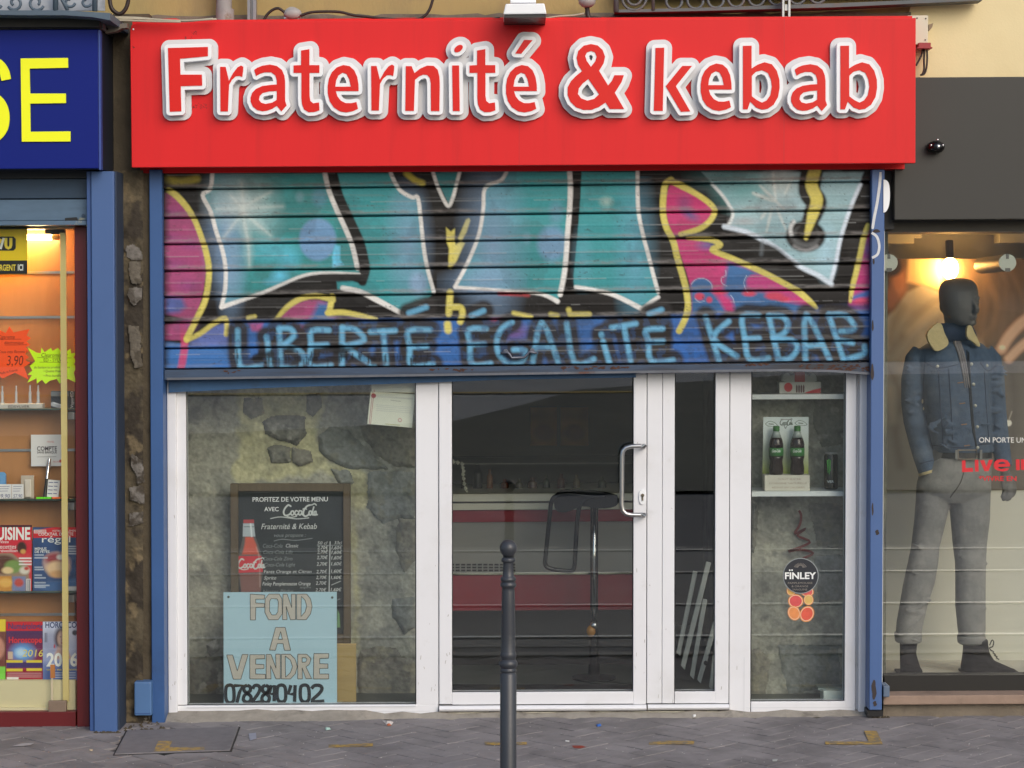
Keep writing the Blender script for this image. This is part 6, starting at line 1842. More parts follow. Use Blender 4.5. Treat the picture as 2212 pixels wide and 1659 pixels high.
mk('handwriting', *join(*[ribbon([(105 - i * .7, 1042 + 8 * i), (115 - i * .7, 1042.6 + 8 * i)], 1.6, -.1126, -.1121) for i in range(4)], *[ribbon([(117 - i * .7, 1042 + 8 * i), (125 - i * .7, 1042.6 + 8 * i)], 1.6, -.1126, -.1121) for i in range(4)]), m_penb, nt2, shell=True)
gr = thing('neon_clip', 'neon green plastic holder at the foot of the vaporiser pen', 'holder', T_on(95, zB, -.12))
mk('base', *box(78, 110, 1074, 1079.6, -.125, -.114), M('neon_green', (110, 240, 40), .4, .05, 4), gr, bevel=.001, bseg=1)
og = thing('neon_clip', 'neon orange plastic holder behind the cream strip on the second shelf', 'holder', T_on(128, zB, -.12))
mk('base', *box(112, 147, 1074, 1079.6, -.125, -.114), M('neon_orange2', (250, 110, 40), .4, .05, 4), og, bevel=.001, bseg=1)

# magazines
def cook1(p):
    p.frame(0, 881, 2.4495)
    p.rect(-60, 620, 170, 632, (70, 46, 44), 1)
    p.rect(-60, 632, 168, 700, (206, 34, 52), 1)
    p.poly([(-60, 770), (60, 765), (150, 840), (160, 980), (-60, 980)], (150, 128, 108), 4)
    p.rect(-60, 700, 168, 768, (206, 44, 60), 2)
    p.ell(20, 830, 70, 50, (96, 60, 46), 6); p.ell(70, 840, 46, 34, (120, 150, 80), 6); p.ell(40, 860, 30, 18, (226, 200, 150), 4); p.ell(130, 860, 26, 20, (216, 210, 196), 5); p.ell(140, 850, 12, 9, (190, 60, 50), 3)
    p.ell(115, 740, 26, 32, (70, 44, 36), 4); p.ell(122, 760, 14, 12, (214, 160, 90), 3)
    for y in (792, 808, 824): p.rect(100, y, 168, y + 8, (232, 228, 226), 1)
    p.rect(-60, 890, 60, 972, (200, 140, 60), 3); p.ell(30, 925, 36, 24, (226, 176, 90), 5)
    p.rect(66, 892, 136, 972, (120, 130, 170), 3); p.ell(100, 925, 24, 22, (190, 80, 70), 5); p.rect(140, 905, 162, 972, (220, 220, 224), 1)
    for i in range(6): p.rect(144 + i * 3, 908, 145.5 + i * 3, 968, (60, 60, 60), .6)
def cook2(p):
    p.frame(0, 881, 2.4495)
    p.mul(14, 14, .15, 12)
    p.poly([(175, 650), (260, 635), (412, 615), (412, 685), (176, 688)], (204, 40, 46), 1)
    p.rect(180, 645, 244, 664, (216, 206, 206), 1.5)
    p.ell(300, 820, 74, 60, (178, 150, 150), 6); p.ell(290, 800, 50, 30, (150, 60, 70), 8); p.ell(305, 850, 62, 40, (222, 190, 150), 8); p.ell(320, 790, 20, 14, (226, 220, 214), 4); p.ell(310, 880, 50, 20, (206, 160, 110), 5)
    p.poly([(180, 940), (412, 900), (412, 960), (250, 975)], (66, 100, 150), 6)
    for (y, w_) in ((775, 50), (790, 70), (840, 45), (852, 50), (882, 40), (896, 60), (922, 60), (936, 80), (945, 60)): p.rect(182, y, 182 + w_, y + 7, (190, 200, 214), 1.2, .8)
    for y in (730, 742, 755, 768): p.rect(362, y, 412, y + 7, (196, 206, 220), 1.2, .8)
    p.rect(330, 945, 412, 968, (196, 200, 206), 1.5)
def numero(p):
    p.frame(0, 881, 2.4495)
    t = np.clip((p.V - 1345) / 120, 0, 1)[:, None]
    p.c = np.array(lin((36, 44, 96))) * (1 - t) + np.array(lin((160, 36, 60))) * t
    p.rect(0, 1130, 240, 1180, (206, 36, 46), 1)
    p.ell(120, 1295, 60, 46, (96, 160, 226), 16); p.ell(110, 1295, 26, 22, (190, 220, 244), 10)
    p.rect(34, 1345, 230, 1376, (70, 50, 110), 3); p.rect(34, 1335, 120, 1348, (226, 206, 70), 1); p.rect(140, 1335, 222, 1348, (226, 206, 70), 1)
    p.rect(34, 1380, 120, 1394, (226, 206, 70), 1); p.rect(140, 1378, 222, 1392, (226, 206, 70), 1)
    for y in (1402, 1412, 1422): p.rect(38, y, 220, y + 4, (226, 200, 200), 1, .6)
    p.rect(36, 1425, 98, 1440, (226, 222, 222), 1); p.rect(42, 1290, 68, 1330, (206, 180, 160), 2)
def horo(p):
    p.frame(0, 881, 2.4495)
    t = np.clip((p.V - 1350) / 120, 0, 1)[:, None]
    p.c = np.array(lin((206, 212, 236))) * (1 - t) + np.array(lin((110, 130, 190))) * t
    p.ell(270, 1240, 46, 62, (120, 120, 150), 14, .5)
    p.ell(322, 1220, 34, 60, (70, 56, 66), 8); p.ell(328, 1222, 24, 42, (206, 170, 156), 5); p.poly([(305, 1265), (350, 1262), (380, 1330), (280, 1330)], (196, 160, 150), 6)
    p.ell(320, 1212, 4, 2, (50, 40, 40), 1); p.ell(336, 1212, 4, 2, (50, 40, 40), 1); p.ell(330, 1244, 7, 3, (160, 80, 80), 1); p.ell(329, 1228, 3, 7, (184, 146, 134), 2)
    p.ell(396, 1190, 14, 14, (70, 66, 80), 3); p.ell(288, 1262, 4, 10, (180, 50, 60), 2)
    for i in range(5): p.rect(236 + i * 3, 1190, 237.6 + i * 3, 1240, (90, 90, 110), .8)
    p.poly([(230, 1360), (412, 1350), (412, 1445), (230, 1445)], (70, 96, 160), 18, .7)
    for y in (1400, 1412, 1424): p.rect(280, y, 400, y + 4, (220, 224, 236), 1, .7)
m_mag = M('magazine_print', rough=.25, var=.03, scale=30, attr=True)
m_mw, m_mr, m_my = m_signw, M('mag_red', (216, 40, 50), .4, .05, 9), M('mag_yellow', (232, 216, 96), .4, .05, 9)
m_mb = M('mag_blue', (36, 52, 110), .4, .05, 9)
def mag(lab, quad, Y, base, fn, texts):
    t_ = thing('magazine', lab, 'magazine', P((quad[0] + quad[1]) / 2, quad[3], Y), 'magazines in the tobacco window')
    sheet('cover', quad, Y, .9, base, fn, m_mag, t_, thick=.006)
    byM = {}
    for (m, *a), kw in texts:
        s_, x, y, ch, x1 = a
        o = zt2_(x, y)
        byM.setdefault(m.name, (m, []))[1].append(textgeo(s_, o[0], o[1], ch / 2.4495, Y - .0008, u1=zt2_(x1, y)[0], **kw))
    for m, g in byM.values(): mk('lettering', *join(*g), m, t_, shell=True)
mag('red cookery magazine headed CUISINE on the third shelf of the tobacco window', (-60, 68.5, 1134, 1279), -.11, (206, 60, 66), cook1,
    [((m_mw, 'CUISINE', -62, 697, 62, 160), dict(bold=.03)), ((m_mw, 'de Fêtes', -40, 716, 14, 46), dict(shear=.2)), ((m_mw, 'recettes', -12, 745, 22, 86), dict(shear=.2)), ((m_mw, 'de réveillon', -40, 764, 16, 92), dict(shear=.2))])
mag('blue food magazine with a red COCKTAIL DE FETE banner beside the red cookery magazine', (71, 168, 1139, 1278), -.115, (52, 78, 124), cook2,
    [((m_mw, 'COCKTAIL DE FÊTE', 203, 676, 15, 388), dict(bold=.01)), ((m_mr, 'EXCLUSIF', 186, 662, 14, 240), dict(bold=.01)), ((m_mw, 'VOTRE SUPPLÉMENT', 276, 656, 10, 410), {}), ((m_mw, 'régal', 222, 712, 34, 372), {}), ((m_mw, 'MENUS', 184, 752, 13, 246), dict(bold=.01)), ((m_mw, 'DE FÊTES', 184, 768, 13, 262), dict(bold=.01))])
mag('red and dark blue numerology and horoscope magazine on the bottom ledge', (13, 94, 1343, 1471), -.12, (60, 50, 100), numero,
    [((m_mb, 'Numérologie', 44, 1170, 30, 232), dict(bold=.02)), ((m_mr, 'Horoscope', 46, 1243, 30, 222), dict(bold=.03)), ((m_my, '2016', 118, 1316, 36, 228), dict(shear=.15))])
mag('pale blue magazine headed HOROSCOPE with a woman on the cover, on the bottom ledge', (92.5, 168, 1343, 1471), -.125, (200, 206, 230), horo,
    [((m_mb, 'HOROSCOPE', 240, 1164, 30, 440), dict(bold=.025)), ((m_mw, '2016', 246, 1366, 66, 412), dict(bold=.03)), ((m_my, 'toutes vos prévisions', 246, 1390, 12, 408), {})])
mag('brown and green magazine cut by the photo edge, leftmost on the bottom ledge', (-70, 12, 1338, 1471), -.115, (120, 70, 60), lambda p: (p.rect(-80, 1330, 15, 1364, (230, 206, 60), 2), p.ell(-10, 1400, 20, 26, (196, 140, 120), 6), p.rect(-10, 1440, 12, 1471, (130, 210, 80), 3)), [])
dl = thing('door_lock', 'worn steel sliding door lock low on the tobacco window glass', 'lock', P(124, 1538, -.19))
mk('case', *box(104, 143, 1514, 1538, -.20, -.176), M('lock_brown', (126, 108, 92), .5, .2, 9), dl, bevel=.004)
mk('bar', *box(110.5, 114, 1464, 1513.5, -.184, -.177), M('lock_bar', (196, 184, 156), .4, .1, 9), dl)
mk('tag', *box(108.5, 118.5, 1436, 1465, -.186, -.180), M('wood_tag', (170, 110, 54), .6, .15, 9), dl, bevel=.001, bseg=1)

# ================================================================== clothes shop window on the right
mw = thing('display_window', 'large clothes shop window with charcoal fascia, right of the red shopfront', 'shop window', P(2060, 1497, .03))
mk('fascia', *box(1933, 3300, 163.5, 471, -.075, .05), m_char, mw, bevel=.003)
mk('gap', *box(1909, 1932.5, 300, 495, -.0, .05), m_black, mw)
m_wglass = GLASS('clothes_glass', .115, (.97, .98, .97))
mk('pane', *box(1909, 3300, 497, 1456, .034, .044), m_wglass, mw)
mk('base_board', *box(1911, 3300, 1455.5, 1498, .02, .10), M('base_black', (26, 25, 22), .5, .1, 4), mw)
mk('floor', *wbox(XW, 5.9, .10, 1.15, .06, P(2060, 1455, .5).z - .001), M('display_floor', (202, 201, 190), .6, .04, 3), mw)
spt = thing('fascia_spotlight', 'small chrome spotlight boss on the charcoal fascia', 'spotlight', P(2021, 322, -.075))
c0 = P(2021, 318, -.10)
mk('dome', *ellipsoid(c0, .042, .05, .030), M('boss_black', (14, 13, 14), .15, .05, 9), spt, smooth=True)
for (dx, dz, r) in ((-.028, .006, .006), (.0, .030, .006), (.026, .006, .006), (.004, .0, .010)):
    mk('stud', *ellipsoid((c0.x + dx, c0.y - .045 + abs(dx) * .3, c0.z + dz), r, .006, r, 10, 6), m_chrome, spt, smooth=True)

# backdrop picture of two people, seen close
YBD = .92
def backdrop(p):
    p.frame(1897.5, 474.4, 2.4487)
    p.mul(40, 60, .12, 21)
    p.poly([(0, 200), (140, 200), (150, 330), (110, 460), (0, 520)], (84, 66, 48), 10)
    p.ell(110, 330, 40, 90, (164, 116, 82), 14); p.ell(60, 420, 40, 60, (140, 98, 70), 12); p.ell(70, 250, 60, 50, (56, 46, 36), 10)
    p.poly([(160, 200), (330, 200), (335, 370), (240, 350), (150, 330)], (206, 176, 136), 10)
    p.poly([(340, 390), (230, 345), (150, 385), (95, 470), (40, 520), (-20, 600), (-20, 1440), (560, 1440), (560, 600)], (158, 154, 142), 8)
    for q in ([(330, 420), (200, 520), (60, 700)], [(340, 520), (220, 640), (90, 820)], [(120, 460), (80, 560), (60, 640)], [(140, 900), (90, 1100), (120, 1300)], [(40, 760), (110, 900), (130, 1000)]):
        p.stroke(q, 44, (120, 112, 96), 16, .5)
    for q in ([(300, 460), (160, 590)], [(240, 620), (110, 800)], [(60, 900), (80, 1060)]): p.stroke(q, 40, (190, 182, 160), 18, .5)
    p.poly([(420, 200), (900, 200), (900, 700), (600, 700), (470, 560)], (100, 86, 72), 14)
    for i in range(70):
        x0 = 430 + i * 5 + rnd.uniform(-14, 14)
        c = rnd.choice([(140, 116, 92), (120, 100, 80), (86, 74, 62), (158, 134, 106), (104, 88, 72)])
        p.stroke([(x0 - 30, 205 + rnd.uniform(0, 40)), (x0 + 20 + rnd.uniform(-20, 30), 330), (x0 + 40 + rnd.uniform(-30, 50), 470), (x0 + rnd.uniform(-40, 60), 640)], rnd.uniform(6, 14), c, 16, .25)
    p.poly([(560, 700), (700, 600), (1200, 640), (1200, 1440), (560, 1440)], (92, 86, 78), 16)
    for q in ([(700, 760), (720, 1000), (690, 1300)], [(640, 800), (660, 1200)]): p.stroke(q, 40, (74, 68, 62), 16, .6)
    for q, w_ in (([(1000, 420), (880, 470), (760, 545), (690, 620), (652, 682)], 66), ([(1000, 540), (880, 600), (780, 650), (690, 735)], 54), ([(1000, 640), (900, 700), (800, 760)], 50)):
        p.stroke(q, w_, (150, 112, 88), 8); p.stroke(q, w_ * .8, (196, 168, 144), 8)
    p.ell(655, 676, 16, 12, (236, 206, 180), 4)
    p.ell(688, 1076, 17, 17, (206, 202, 190), 2); p.stroke([(690, 1060), (706, 1015)], 5, (150, 144, 132), 1.5, sm=0)
_bd0 = backdrop
def backdrop(p):
    _bd0(p)
    p.c = np.clip(p.c ** 1.1 * 1.65, 0, .9)
bdp = thing('backdrop_poster', 'large photo backdrop of two people close together behind the mannequin', 'poster', P(2060, 1058, YBD))
sheet('print', (1880, 2560, 559, 1059), YBD, 1.7, (112, 98, 80), backdrop, M('backdrop_print', rough=.6, var=.03, scale=20, attr=True), bdp, thick=.012)
mk('lower_panel', *box(1860, 2900, 1059.5, 1500, YBD + .002, YBD + .03, k=0), M('panel_cream', (206, 205, 190), .7, .03, 3), bdp)
hb = thing('ceiling_duct', 'pale grey duct under the shop ceiling, top left behind the clothes window', 'duct', P(1950, 520, .96))
mk('duct', *join(box(1880, 1975, 480, 526, .96, 1.10, k=0), box(1975.3, 1992, 480, 514, .965, 1.10, k=0)), M('duct_grey', (178, 180, 172), .5, .05, 3), hb)
hb = thing('ceiling_duct', 'pale grey duct under the shop ceiling, top right behind the clothes window', 'duct', P(2200, 520, .96))
mk('duct', *join(box(2160, 2500, 480, 524, .96, 1.10, k=0), box(2138, 2159.7, 480, 505, .965, 1.10, k=0)), MATS['duct_grey'], hb)
lp0 = P(2052, 580, .872)
lam = thing('shop_lamp', 'glowing warm spot lamp above the mannequin head', 'lamp', lp0)
mk('bulb', *ellipsoid(lp0, .044, .032, .056, 16, 10), EM('lamp_glow', (255, 188, 104), 110), lam, smooth=True)
mk('socket', *tube([lp0 + Vector((0, 0, .05)), lp0 + Vector((0, .02, .14))], .02, 10), m_black, lam)
for (u, lab) in ((1920.5, 'round grey glass clamp on a rod, at the left edge of the clothes window'), (2176.5, 'round grey glass clamp on a rod, right of the mannequin head')):
    gc = thing('glass_clamp', lab, 'clamp', P(u, 586, .05), 'round glass clamps in the clothes window')
    c = P(u, 567.5, .05)
    mk('disc', *disc(u, 567.5, 18.8, .046, .058, 28), M('clamp_grey', (196, 200, 184), .5, .05, 9), gc, bevel=.002, bseg=1)
    mk('slot', *join(box(u - 3, u + 3, 548.5, 559, .0435, .0462), box(u - 5, u + 6, 579, 587, .0435, .0462)), M('slot_grey', (96, 96, 90), .6, .05, 9), gc)
    mk('rod', *tube([(c.x, .06, c.z), (c.x, .60, c.z - .0)], .040, 24), M('rod_grey', (122, 112, 98), .5, .05, 9), gc, smooth='auto')
# lettering on that glass
wl2 = thing('window_lettering', 'white and red lettering stuck across the right side of the clothes window', 'lettering', P(2150, 1040, .03))
ft = lambda s_, x, y, ch, x1, **k: textgeo(s_, 1659 + x / 4, 829.5 + y / 4, ch / 4, .030, u1=1659 + x1 / 4, slope=-.004, **k)
mk('lettering', *ft('ON PORTE UN', 1824, 505, 44, 2232), M('letter_pale', (222, 222, 216), .6, .03, 9), wl2, shell=True)
m_lred = M('letter_vinyl_red', (206, 28, 40), .5, .05, 9)
big = [[(1676, 662), (1706, 660), (1708, 726), (1770, 724), (1772, 758), (1678, 762)], [(1788, 656), (1818, 655), (1820, 756), (1790, 757)], [(1832, 660), (1868, 658), (1888, 716), (1908, 656), (1944, 655), (1906, 752), (1872, 754)],
       [(2142, 652), (2174, 651), (2176, 744), (2144, 745)], [(2186, 651), (2218, 650), (2262, 710), (2262, 650), (2292, 650), (2294, 742), (2262, 742), (2216, 686), (2218, 743), (2188, 743)]]
ee = [[(1950, 702), (1958, 672), (1982, 654), (2026, 648), (2068, 660), (2090, 690), (2094, 712), (1986, 718), (1996, 730), (2020, 736), (2048, 728), (2086, 730), (2068, 748), (2026, 756), (1984, 748), (1958, 730)], [(1988, 692), (2054, 688), (2044, 676), (2022, 672), (1998, 678)]]
fz = lambda l: [(1659 + x / 4, 829.5 + y / 4) for x, y in l]
mk('red_lettering', *join(*[prism([fz(l)], .030, .031) for l in big], prism([fz(l) for l in ee], .030, .031), ft('*VIVRE EN', 1822, 836, 40, 2148, bold=.02)), m_lred, wl2, shell=True)
# ================================================================== mannequin
YM = .50
mq = lambda x, y: (1897.5 + x / 2.4487, 474.4 + y / 2.4487)
ms = S(YM)
fl_z = P(2060, 1455, YM).z
man = thing('mannequin', 'grey mannequin in denim jacket, grey jeans and dark boots behind the clothes window', 'mannequin', P(2060, 1455, YM))
def ring_loft(rings, n=28, dy=0.0):
    """rings: (v, u_left, u_right, half depth m, depth offset) top to bottom"""
    V, Fc = [], []
    for r in rings:
        v, ul, ur, ry = r[:4]; oy = r[4] if len(r) > 4 else 0
        cx_ = P((ul + ur) / 2, v, YM); rx = (ur - ul) / 2 * ms
        for k in range(n):
            a = 2 * math.pi * k / n
            ca_, sa_ = math.cos(a), math.sin(a)
            e_ = 2 / 2.4
            V.append((cx_.x + rx * math.copysign(abs(ca_) ** e_, ca_), YM + oy + ry * math.copysign(abs(sa_) ** e_, sa_), cx_.z))
    for i in range(len(rings) - 1):
        for k in range(n):
            k2 = (k + 1) % n
            Fc.append((i * n + k, i * n + k2, (i + 1) * n + k2, (i + 1) * n + k))
    Fc.append(tuple(range(n - 1, -1, -1))); Fc.append(tuple((len(rings) - 1) * n + k for k in range(n)))
    return V, Fc
def limb(pts):
    """(u, v, r px, depth offset m)"""
    return tube([P(u, v, YM) + Vector((0, oy, 0)) for u, v, r, oy in pts], [(r * ms, r * ms * 1.05) for u, v, r, oy in pts], 16)
m_man = M('mannequin_grey', (98, 96, 92), .55, .05, 5)
hu = lambda x: 1897.5 + x / 2.4487
hv = lambda y: 474.4 + y / 2.4487
head = [(hv(308), hu(408), hu(438), .02, .02), (hv(311), hu(385), hu(462), .045, .018), (hv(318), hu(362), hu(487), .07, .014), (hv(329), hu(344), hu(503), .088, .01), (hv(350), hu(329), hu(517), .105, .005), (hv(380), hu(323), hu(523), .115, 0), (hv(430), hu(325), hu(525), .118, -.005), (hv(470), hu(333), hu(522), .112, -.01),
        (hv(505), hu(345), hu(515), .10, -.015), (hv(535), hu(372), hu(505), .082, -.025), (hv(556), hu(405), hu(490), .05, -.045), (hv(562), hu(425), hu(478), .03, -.05)]
parts = [ring_loft(head)]
parts.append(ring_loft([(hv(500), hu(352), hu(460), .06, .03), (hv(580), hu(362), hu(466), .06, .02), (hv(640), hu(352), hu(480), .068, .02), (hv(690), hu(300), hu(530), .08, .02)]))
# brow, nose, lips, chin, ears
fx = lambda x, y, oy: P(hu(x), hv(y), YM) + Vector((0, oy, 0))
parts += [tube([fx(470, 425, -.108), fx(486, 455, -.122), fx(492, 478, -.132)], [.008, .011, .014], 10), ellipsoid(fx(490, 486, -.122), .017, .014, .010),
          ellipsoid(fx(478, 512, -.108), .022, .014, .006), ellipsoid(fx(476, 522, -.106), .020, .013, .007), ellipsoid(fx(470, 545, -.085), .028, .022, .018),
          tube([fx(420, 418, -.100), fx(450, 412, -.108), fx(480, 416, -.106)], [.008, .011, .008], 8), tube([fx(488, 416, -.104), fx(505, 412, -.092), fx(516, 418, -.07)], [.008, .010, .007], 8),
          ellipsoid(fx(338, 455, .01), .012, .022, .032), ellipsoid(fx(447, 440, -.098), .018, .010, .008), ellipsoid(fx(503, 440, -.088), .014, .010, .008)]
# torso, arms, hips, legs (inside the clothes) and hands
parts.append(ring_loft([(hv(660), 2012, 2115, .07), (760, 1985, 2135, .10), (860, 2004, 2128, .11), (960, 2012, 2138, .105), (1040, 1990, 2132, .105), (1070, 1992, 2132, .095)]))
parts.append(limb([(1978, 765, 16, 0), (1970, 850, 16, .0), (1978, 920, 14, 0), (1996, 1000, 11, -.02), (2004, 1026, 10, -.03)]))
parts.append(limb([(2134, 765, 16, 0), (2150, 850, 15, .01), (2158, 930, 13, 0), (2165, 1000, 11, -.02), (2168, 1022, 10, -.03)]))
parts.append(limb([(2020, 1060, 26, .02), (2000, 1180, 19, .02), (1962, 1370, 14, .02), (1962, 1400, 14, .02)]))
parts.append(limb([(2095, 1060, 26, .03), (2096, 1180, 19, .04), (2100, 1380, 14, .04), (2100, 1400, 14, .04)]))
def hand(wrist, knuck, fingers, thumb):
    out = [tube([P(*wrist[:2], YM) + Vector((0, wrist[2], 0)), P((wrist[0] + knuck[0]) / 2, (wrist[1] + knuck[1]) / 2, YM) + Vector((0, wrist[2], 0)), P(*knuck[:2], YM) + Vector((0, knuck[2], 0))], [(.024, .018), (.036, .018), (.036, .014)], 14)]
    for f in fingers + [thumb]:
        out.append(tube([P(u, v, YM) + Vector((0, oy, 0)) for u, v, oy in f], [.0105, .0100, .0090, .0070][:len(f)], 10))
    return out
parts += hand((2004, 1022, -.03), (2011, 1050, -.04),
    [[(2001, 1048, -.045), (2006, 1066, -.05), (2013, 1077, -.045), (2019, 1081, -.04)], [(2007, 1049, -.05), (2013, 1068, -.055), (2019, 1080, -.05), (2024, 1084, -.045)], [(2014, 1049, -.045), (2020, 1066, -.05), (2025, 1077, -.045), (2028, 1081, -.04)], [(2019, 1047, -.035), (2025, 1060, -.04), (2029, 1069, -.035), (2030, 1073, -.03)]],
    [(2000, 1032, -.045), (1996, 1042, -.06), (1999, 1054, -.065)])
parts += hand((2168, 1020, -.03), (2176, 1046, -.035),
    [[(2166, 1046, -.04), (2164, 1060, -.05), (2160, 1070, -.055), (2157, 1073, -.05)], [(2173, 1048, -.045), (2173, 1064, -.055), (2166, 1076, -.06), (2159, 1079, -.055)], [(2180, 1047, -.04), (2181, 1064, -.05), (2175, 1076, -.055), (2168, 1080, -.05)], [(2186, 1044, -.03), (2189, 1056, -.035), (2186, 1067, -.04), (2181, 1073, -.04)]],
    [(2163, 1030, -.045), (2160, 1042, -.06), (2161, 1054, -.065)])
V, Fc = remesh(parts, .0055, 3)
mk('body', V, Fc, m_man, man, smooth=True, shell=True)
# jacket
m_den = M('denim_blue', (66, 84, 106), .9, .24, 26, .003, 60, dirt=(100, 114, 130), damt=.75, dscale=7, dlo=.46, dhi=.7, dirt2=(40, 56, 78), d2scale=9, d2lo=.58, d2hi=.75)
jp = [ring_loft([(hv(640), 2030, 2104, .062, .02), (742, 2004, 2122, .085, .01), (754, 1984, 2134, .100), (775, 1976, 2142, .112), (810, 1984, 2140, .126), (860, 1995, 2136, .132), (910, 2001, 2138, .134), (955, 2006, 2141, .134), (970, 2012, 2142, .130), (976, 2014, 2143, .128)], 36)]
jp.append(limb([(1990, 758, 20, 0), (1978, 775, 23, 0), (1970, 820, 23.5, 0), (1969, 870, 22, .005), (1975, 910, 23, .005), (1984, 950, 22, 0), (1993, 985, 22.5, -.02), (2000, 1008, 22, -.03), (2003, 1020, 21, -.035)]))
jp.append(limb([(2126, 758, 20, 0), (2142, 776, 21, 0), (2150, 820, 20, 0), (2153, 870, 20, .005), (2157, 920, 20, .005), (2161, 960, 19, -.01), (2164, 990, 18.5, -.02), (2166, 1008, 18, -.03)]))
for i in range(44):                            # soft folds in the sleeves and body
    u, v = rnd.choice([(1968, rnd.uniform(790, 900)), (2153, rnd.uniform(790, 950)), (rnd.uniform(2005, 2130), rnd.uniform(900, 970))])
    a = rnd.uniform(-.6, .6)
    c = P(u + rnd.uniform(-8, 8), v, YM)
    oy = -.045 if u < 1980 or u > 2150 else -.128
    d = Vector((math.cos(a), 0, math.sin(a))) * .030
    jp.append(tube([c + Vector((0, oy, 0)) - d, c + Vector((0, oy - .004, 0)), c + Vector((0, oy, 0)) + d], [.004, .008, .004], 8))
V, Fc = remesh(jp, .006, 4)
jk = mk('jacket', V, Fc, m_den, man, smooth=True, shell=True)
bj = BVHTree.FromPolygons([Vector(p) for p in V], Fc)
m_thr = M('seam_thread', (30, 46, 74), .8, .1, 20)
m_tan = M('stitch_tan', (150, 112, 78), .8, .1, 20)
def seam(px, r, m, name, smooth=4):
    pts = [onto(bj, *mq(*p)) for p in smooth_path(px, smooth)]
    pts = [p for p in pts if p is not None]
    return tube(pts, r, 6) if len(pts) > 1 else ([], [])
mk('seam', *join(*[seam(q, .0022, m_thr, 'seam') for q in ([(245, 752), (315, 786), (425, 765)], [(540, 758), (580, 800), (625, 770)], [(318, 800), (330, 1000), (345, 1200)], [(372, 790), (385, 1000), (395, 1190)], [(275, 1192), (420, 1206), (500, 1200)], [(528, 1190), (598, 1186)],
   [(248, 720), (240, 900), (262, 1100), (290, 1215)], [(560, 800), (572, 1000), (585, 1180)], [(220, 1290), (300, 1270)])]), m_thr, jk, smooth=True)
mk('placket', *join(seam([(476, 700), (486, 860), (496, 1000), (505, 1100), (518, 1200)], .0045, m_thr, 'p'), seam([(468, 690), (478, 860), (489, 1000), (498, 1100), (510, 1165)], .0032, m_thr, 'p')), M('placket_dark', (20, 28, 40), .7, .1, 9), jk, smooth=True)
bu = []
for q in ((492, 764), (503, 871), (512, 984), (523, 1096), (525, 1206), (313, 776), (574, 772)):
    p = onto(bj, *mq(*q), .001)
    if p is not None: bu.append(q); mk('button', *ellipsoid(p, .0085, .005, .0085, 12, 6), M('button_silver', (186, 184, 170), .3, .05, 9, metal=.6), jk, smooth=True)
mk('buttonhole', *join(*[seam([(x - 16, y + 2), (x + 14, y - 2)], .0025, m_tan, 'b', 2) for x, y in ((435, 862), (445, 972), (455, 1083), (470, 1195))]), m_tan, jk)
# fleece collar
m_flc = M('fleece_cream', (206, 190, 140), .95, .12, 60, .004, 160)
def pad(poly, yf, th):
    return prism([[mq(*p) for p in smooth_path(poly, 3, True)]], yf, yf + th)
mk('collar', *pad([(256, 612), (300, 556), (332, 550), (350, 600), (372, 655), (330, 690), (296, 690)], .365, .035), m_flc, jk, bevel=.010, bseg=3)
mk('collar', *pad([(470, 570), (490, 560), (510, 600), (538, 660), (530, 672), (505, 650), (470, 622)], .375, .035), m_flc, jk, bevel=.010, bseg=3)
mk('collar_back', *ring_loft([(hv(548), hu(318), hu(498), .075, .03), (hv(600), hu(300), hu(520), .085, .025), (hv(640), hu(300), hu(525), .085, .02)], 24), M('collar_denim', (40, 54, 78), .9, .15, 30), jk, smooth=True)
mk('cuff_trim', *limb([(2002, 1017, 22.3, -.034), (2003.5, 1022.5, 22, -.036)]), m_flc, jk, smooth='auto')
m_shirt = M('check_shirt', (126, 122, 122), .85, .25, 55)
sp_ = [onto(bj, *mq(x, y)) for x, y in smooth_path([(412, 640), (440, 720), (462, 830), (470, 890)], 5)]
mk('shirt', *join(*[tube([p + Vector((dx, -.001, 0)) for p in sp_ if p], [.010 * (1 - i / (len(sp_) + 2)) for i, p in enumerate(sp_) if p], 6) for dx in (-.010, 0, .010)]), m_shirt, man, smooth=True)
# belt, jeans, boots
m_jean = M('jean_grey', (130, 130, 126), .9, .16, 20, .006, 18, dirt=(152, 150, 144), damt=.7, dscale=5, dlo=.45, dhi=.7, dirt2=(116, 116, 112), d2scale=8, d2lo=.52, d2hi=.75)
gp = [ring_loft([(972, 2018, 2138, .112), (990, 2008, 2140, .116), (1015, 1990, 2140, .122), (1040, 1982, 2140, .124), (1062, 1980, 2140, .118), (1085, 2010, 2110, .08)], 32)]
def leg(rows):
    return ring_loft([(v, a, b, (b - a) / 2 * ms * 1.08, oy) for v, a, b, oy in rows], 24)
gp.append(leg([(1045, 1981, 2056, 0), (1080, 1979, 2053, 0), (1120, 1976, 2044, 0), (1180, 1969, 2029, .0), (1215, 1962, 2026, 0), (1260, 1953, 2019, .01), (1300, 1946, 2006, .01), (1345, 1938, 1995, .01), (1372, 1936, 1990, .01)]))
gp.append(leg([(1045, 2054, 2140, .02), (1080, 2052, 2140, .02), (1120, 2056, 2139, .02), (1180, 2061, 2132, .02), (1220, 2066, 2131, .02), (1260, 2067, 2131, .03), (1310, 2067, 2131, .03), (1360, 2072, 2131, .03), (1388, 2076, 2129, .03)]))
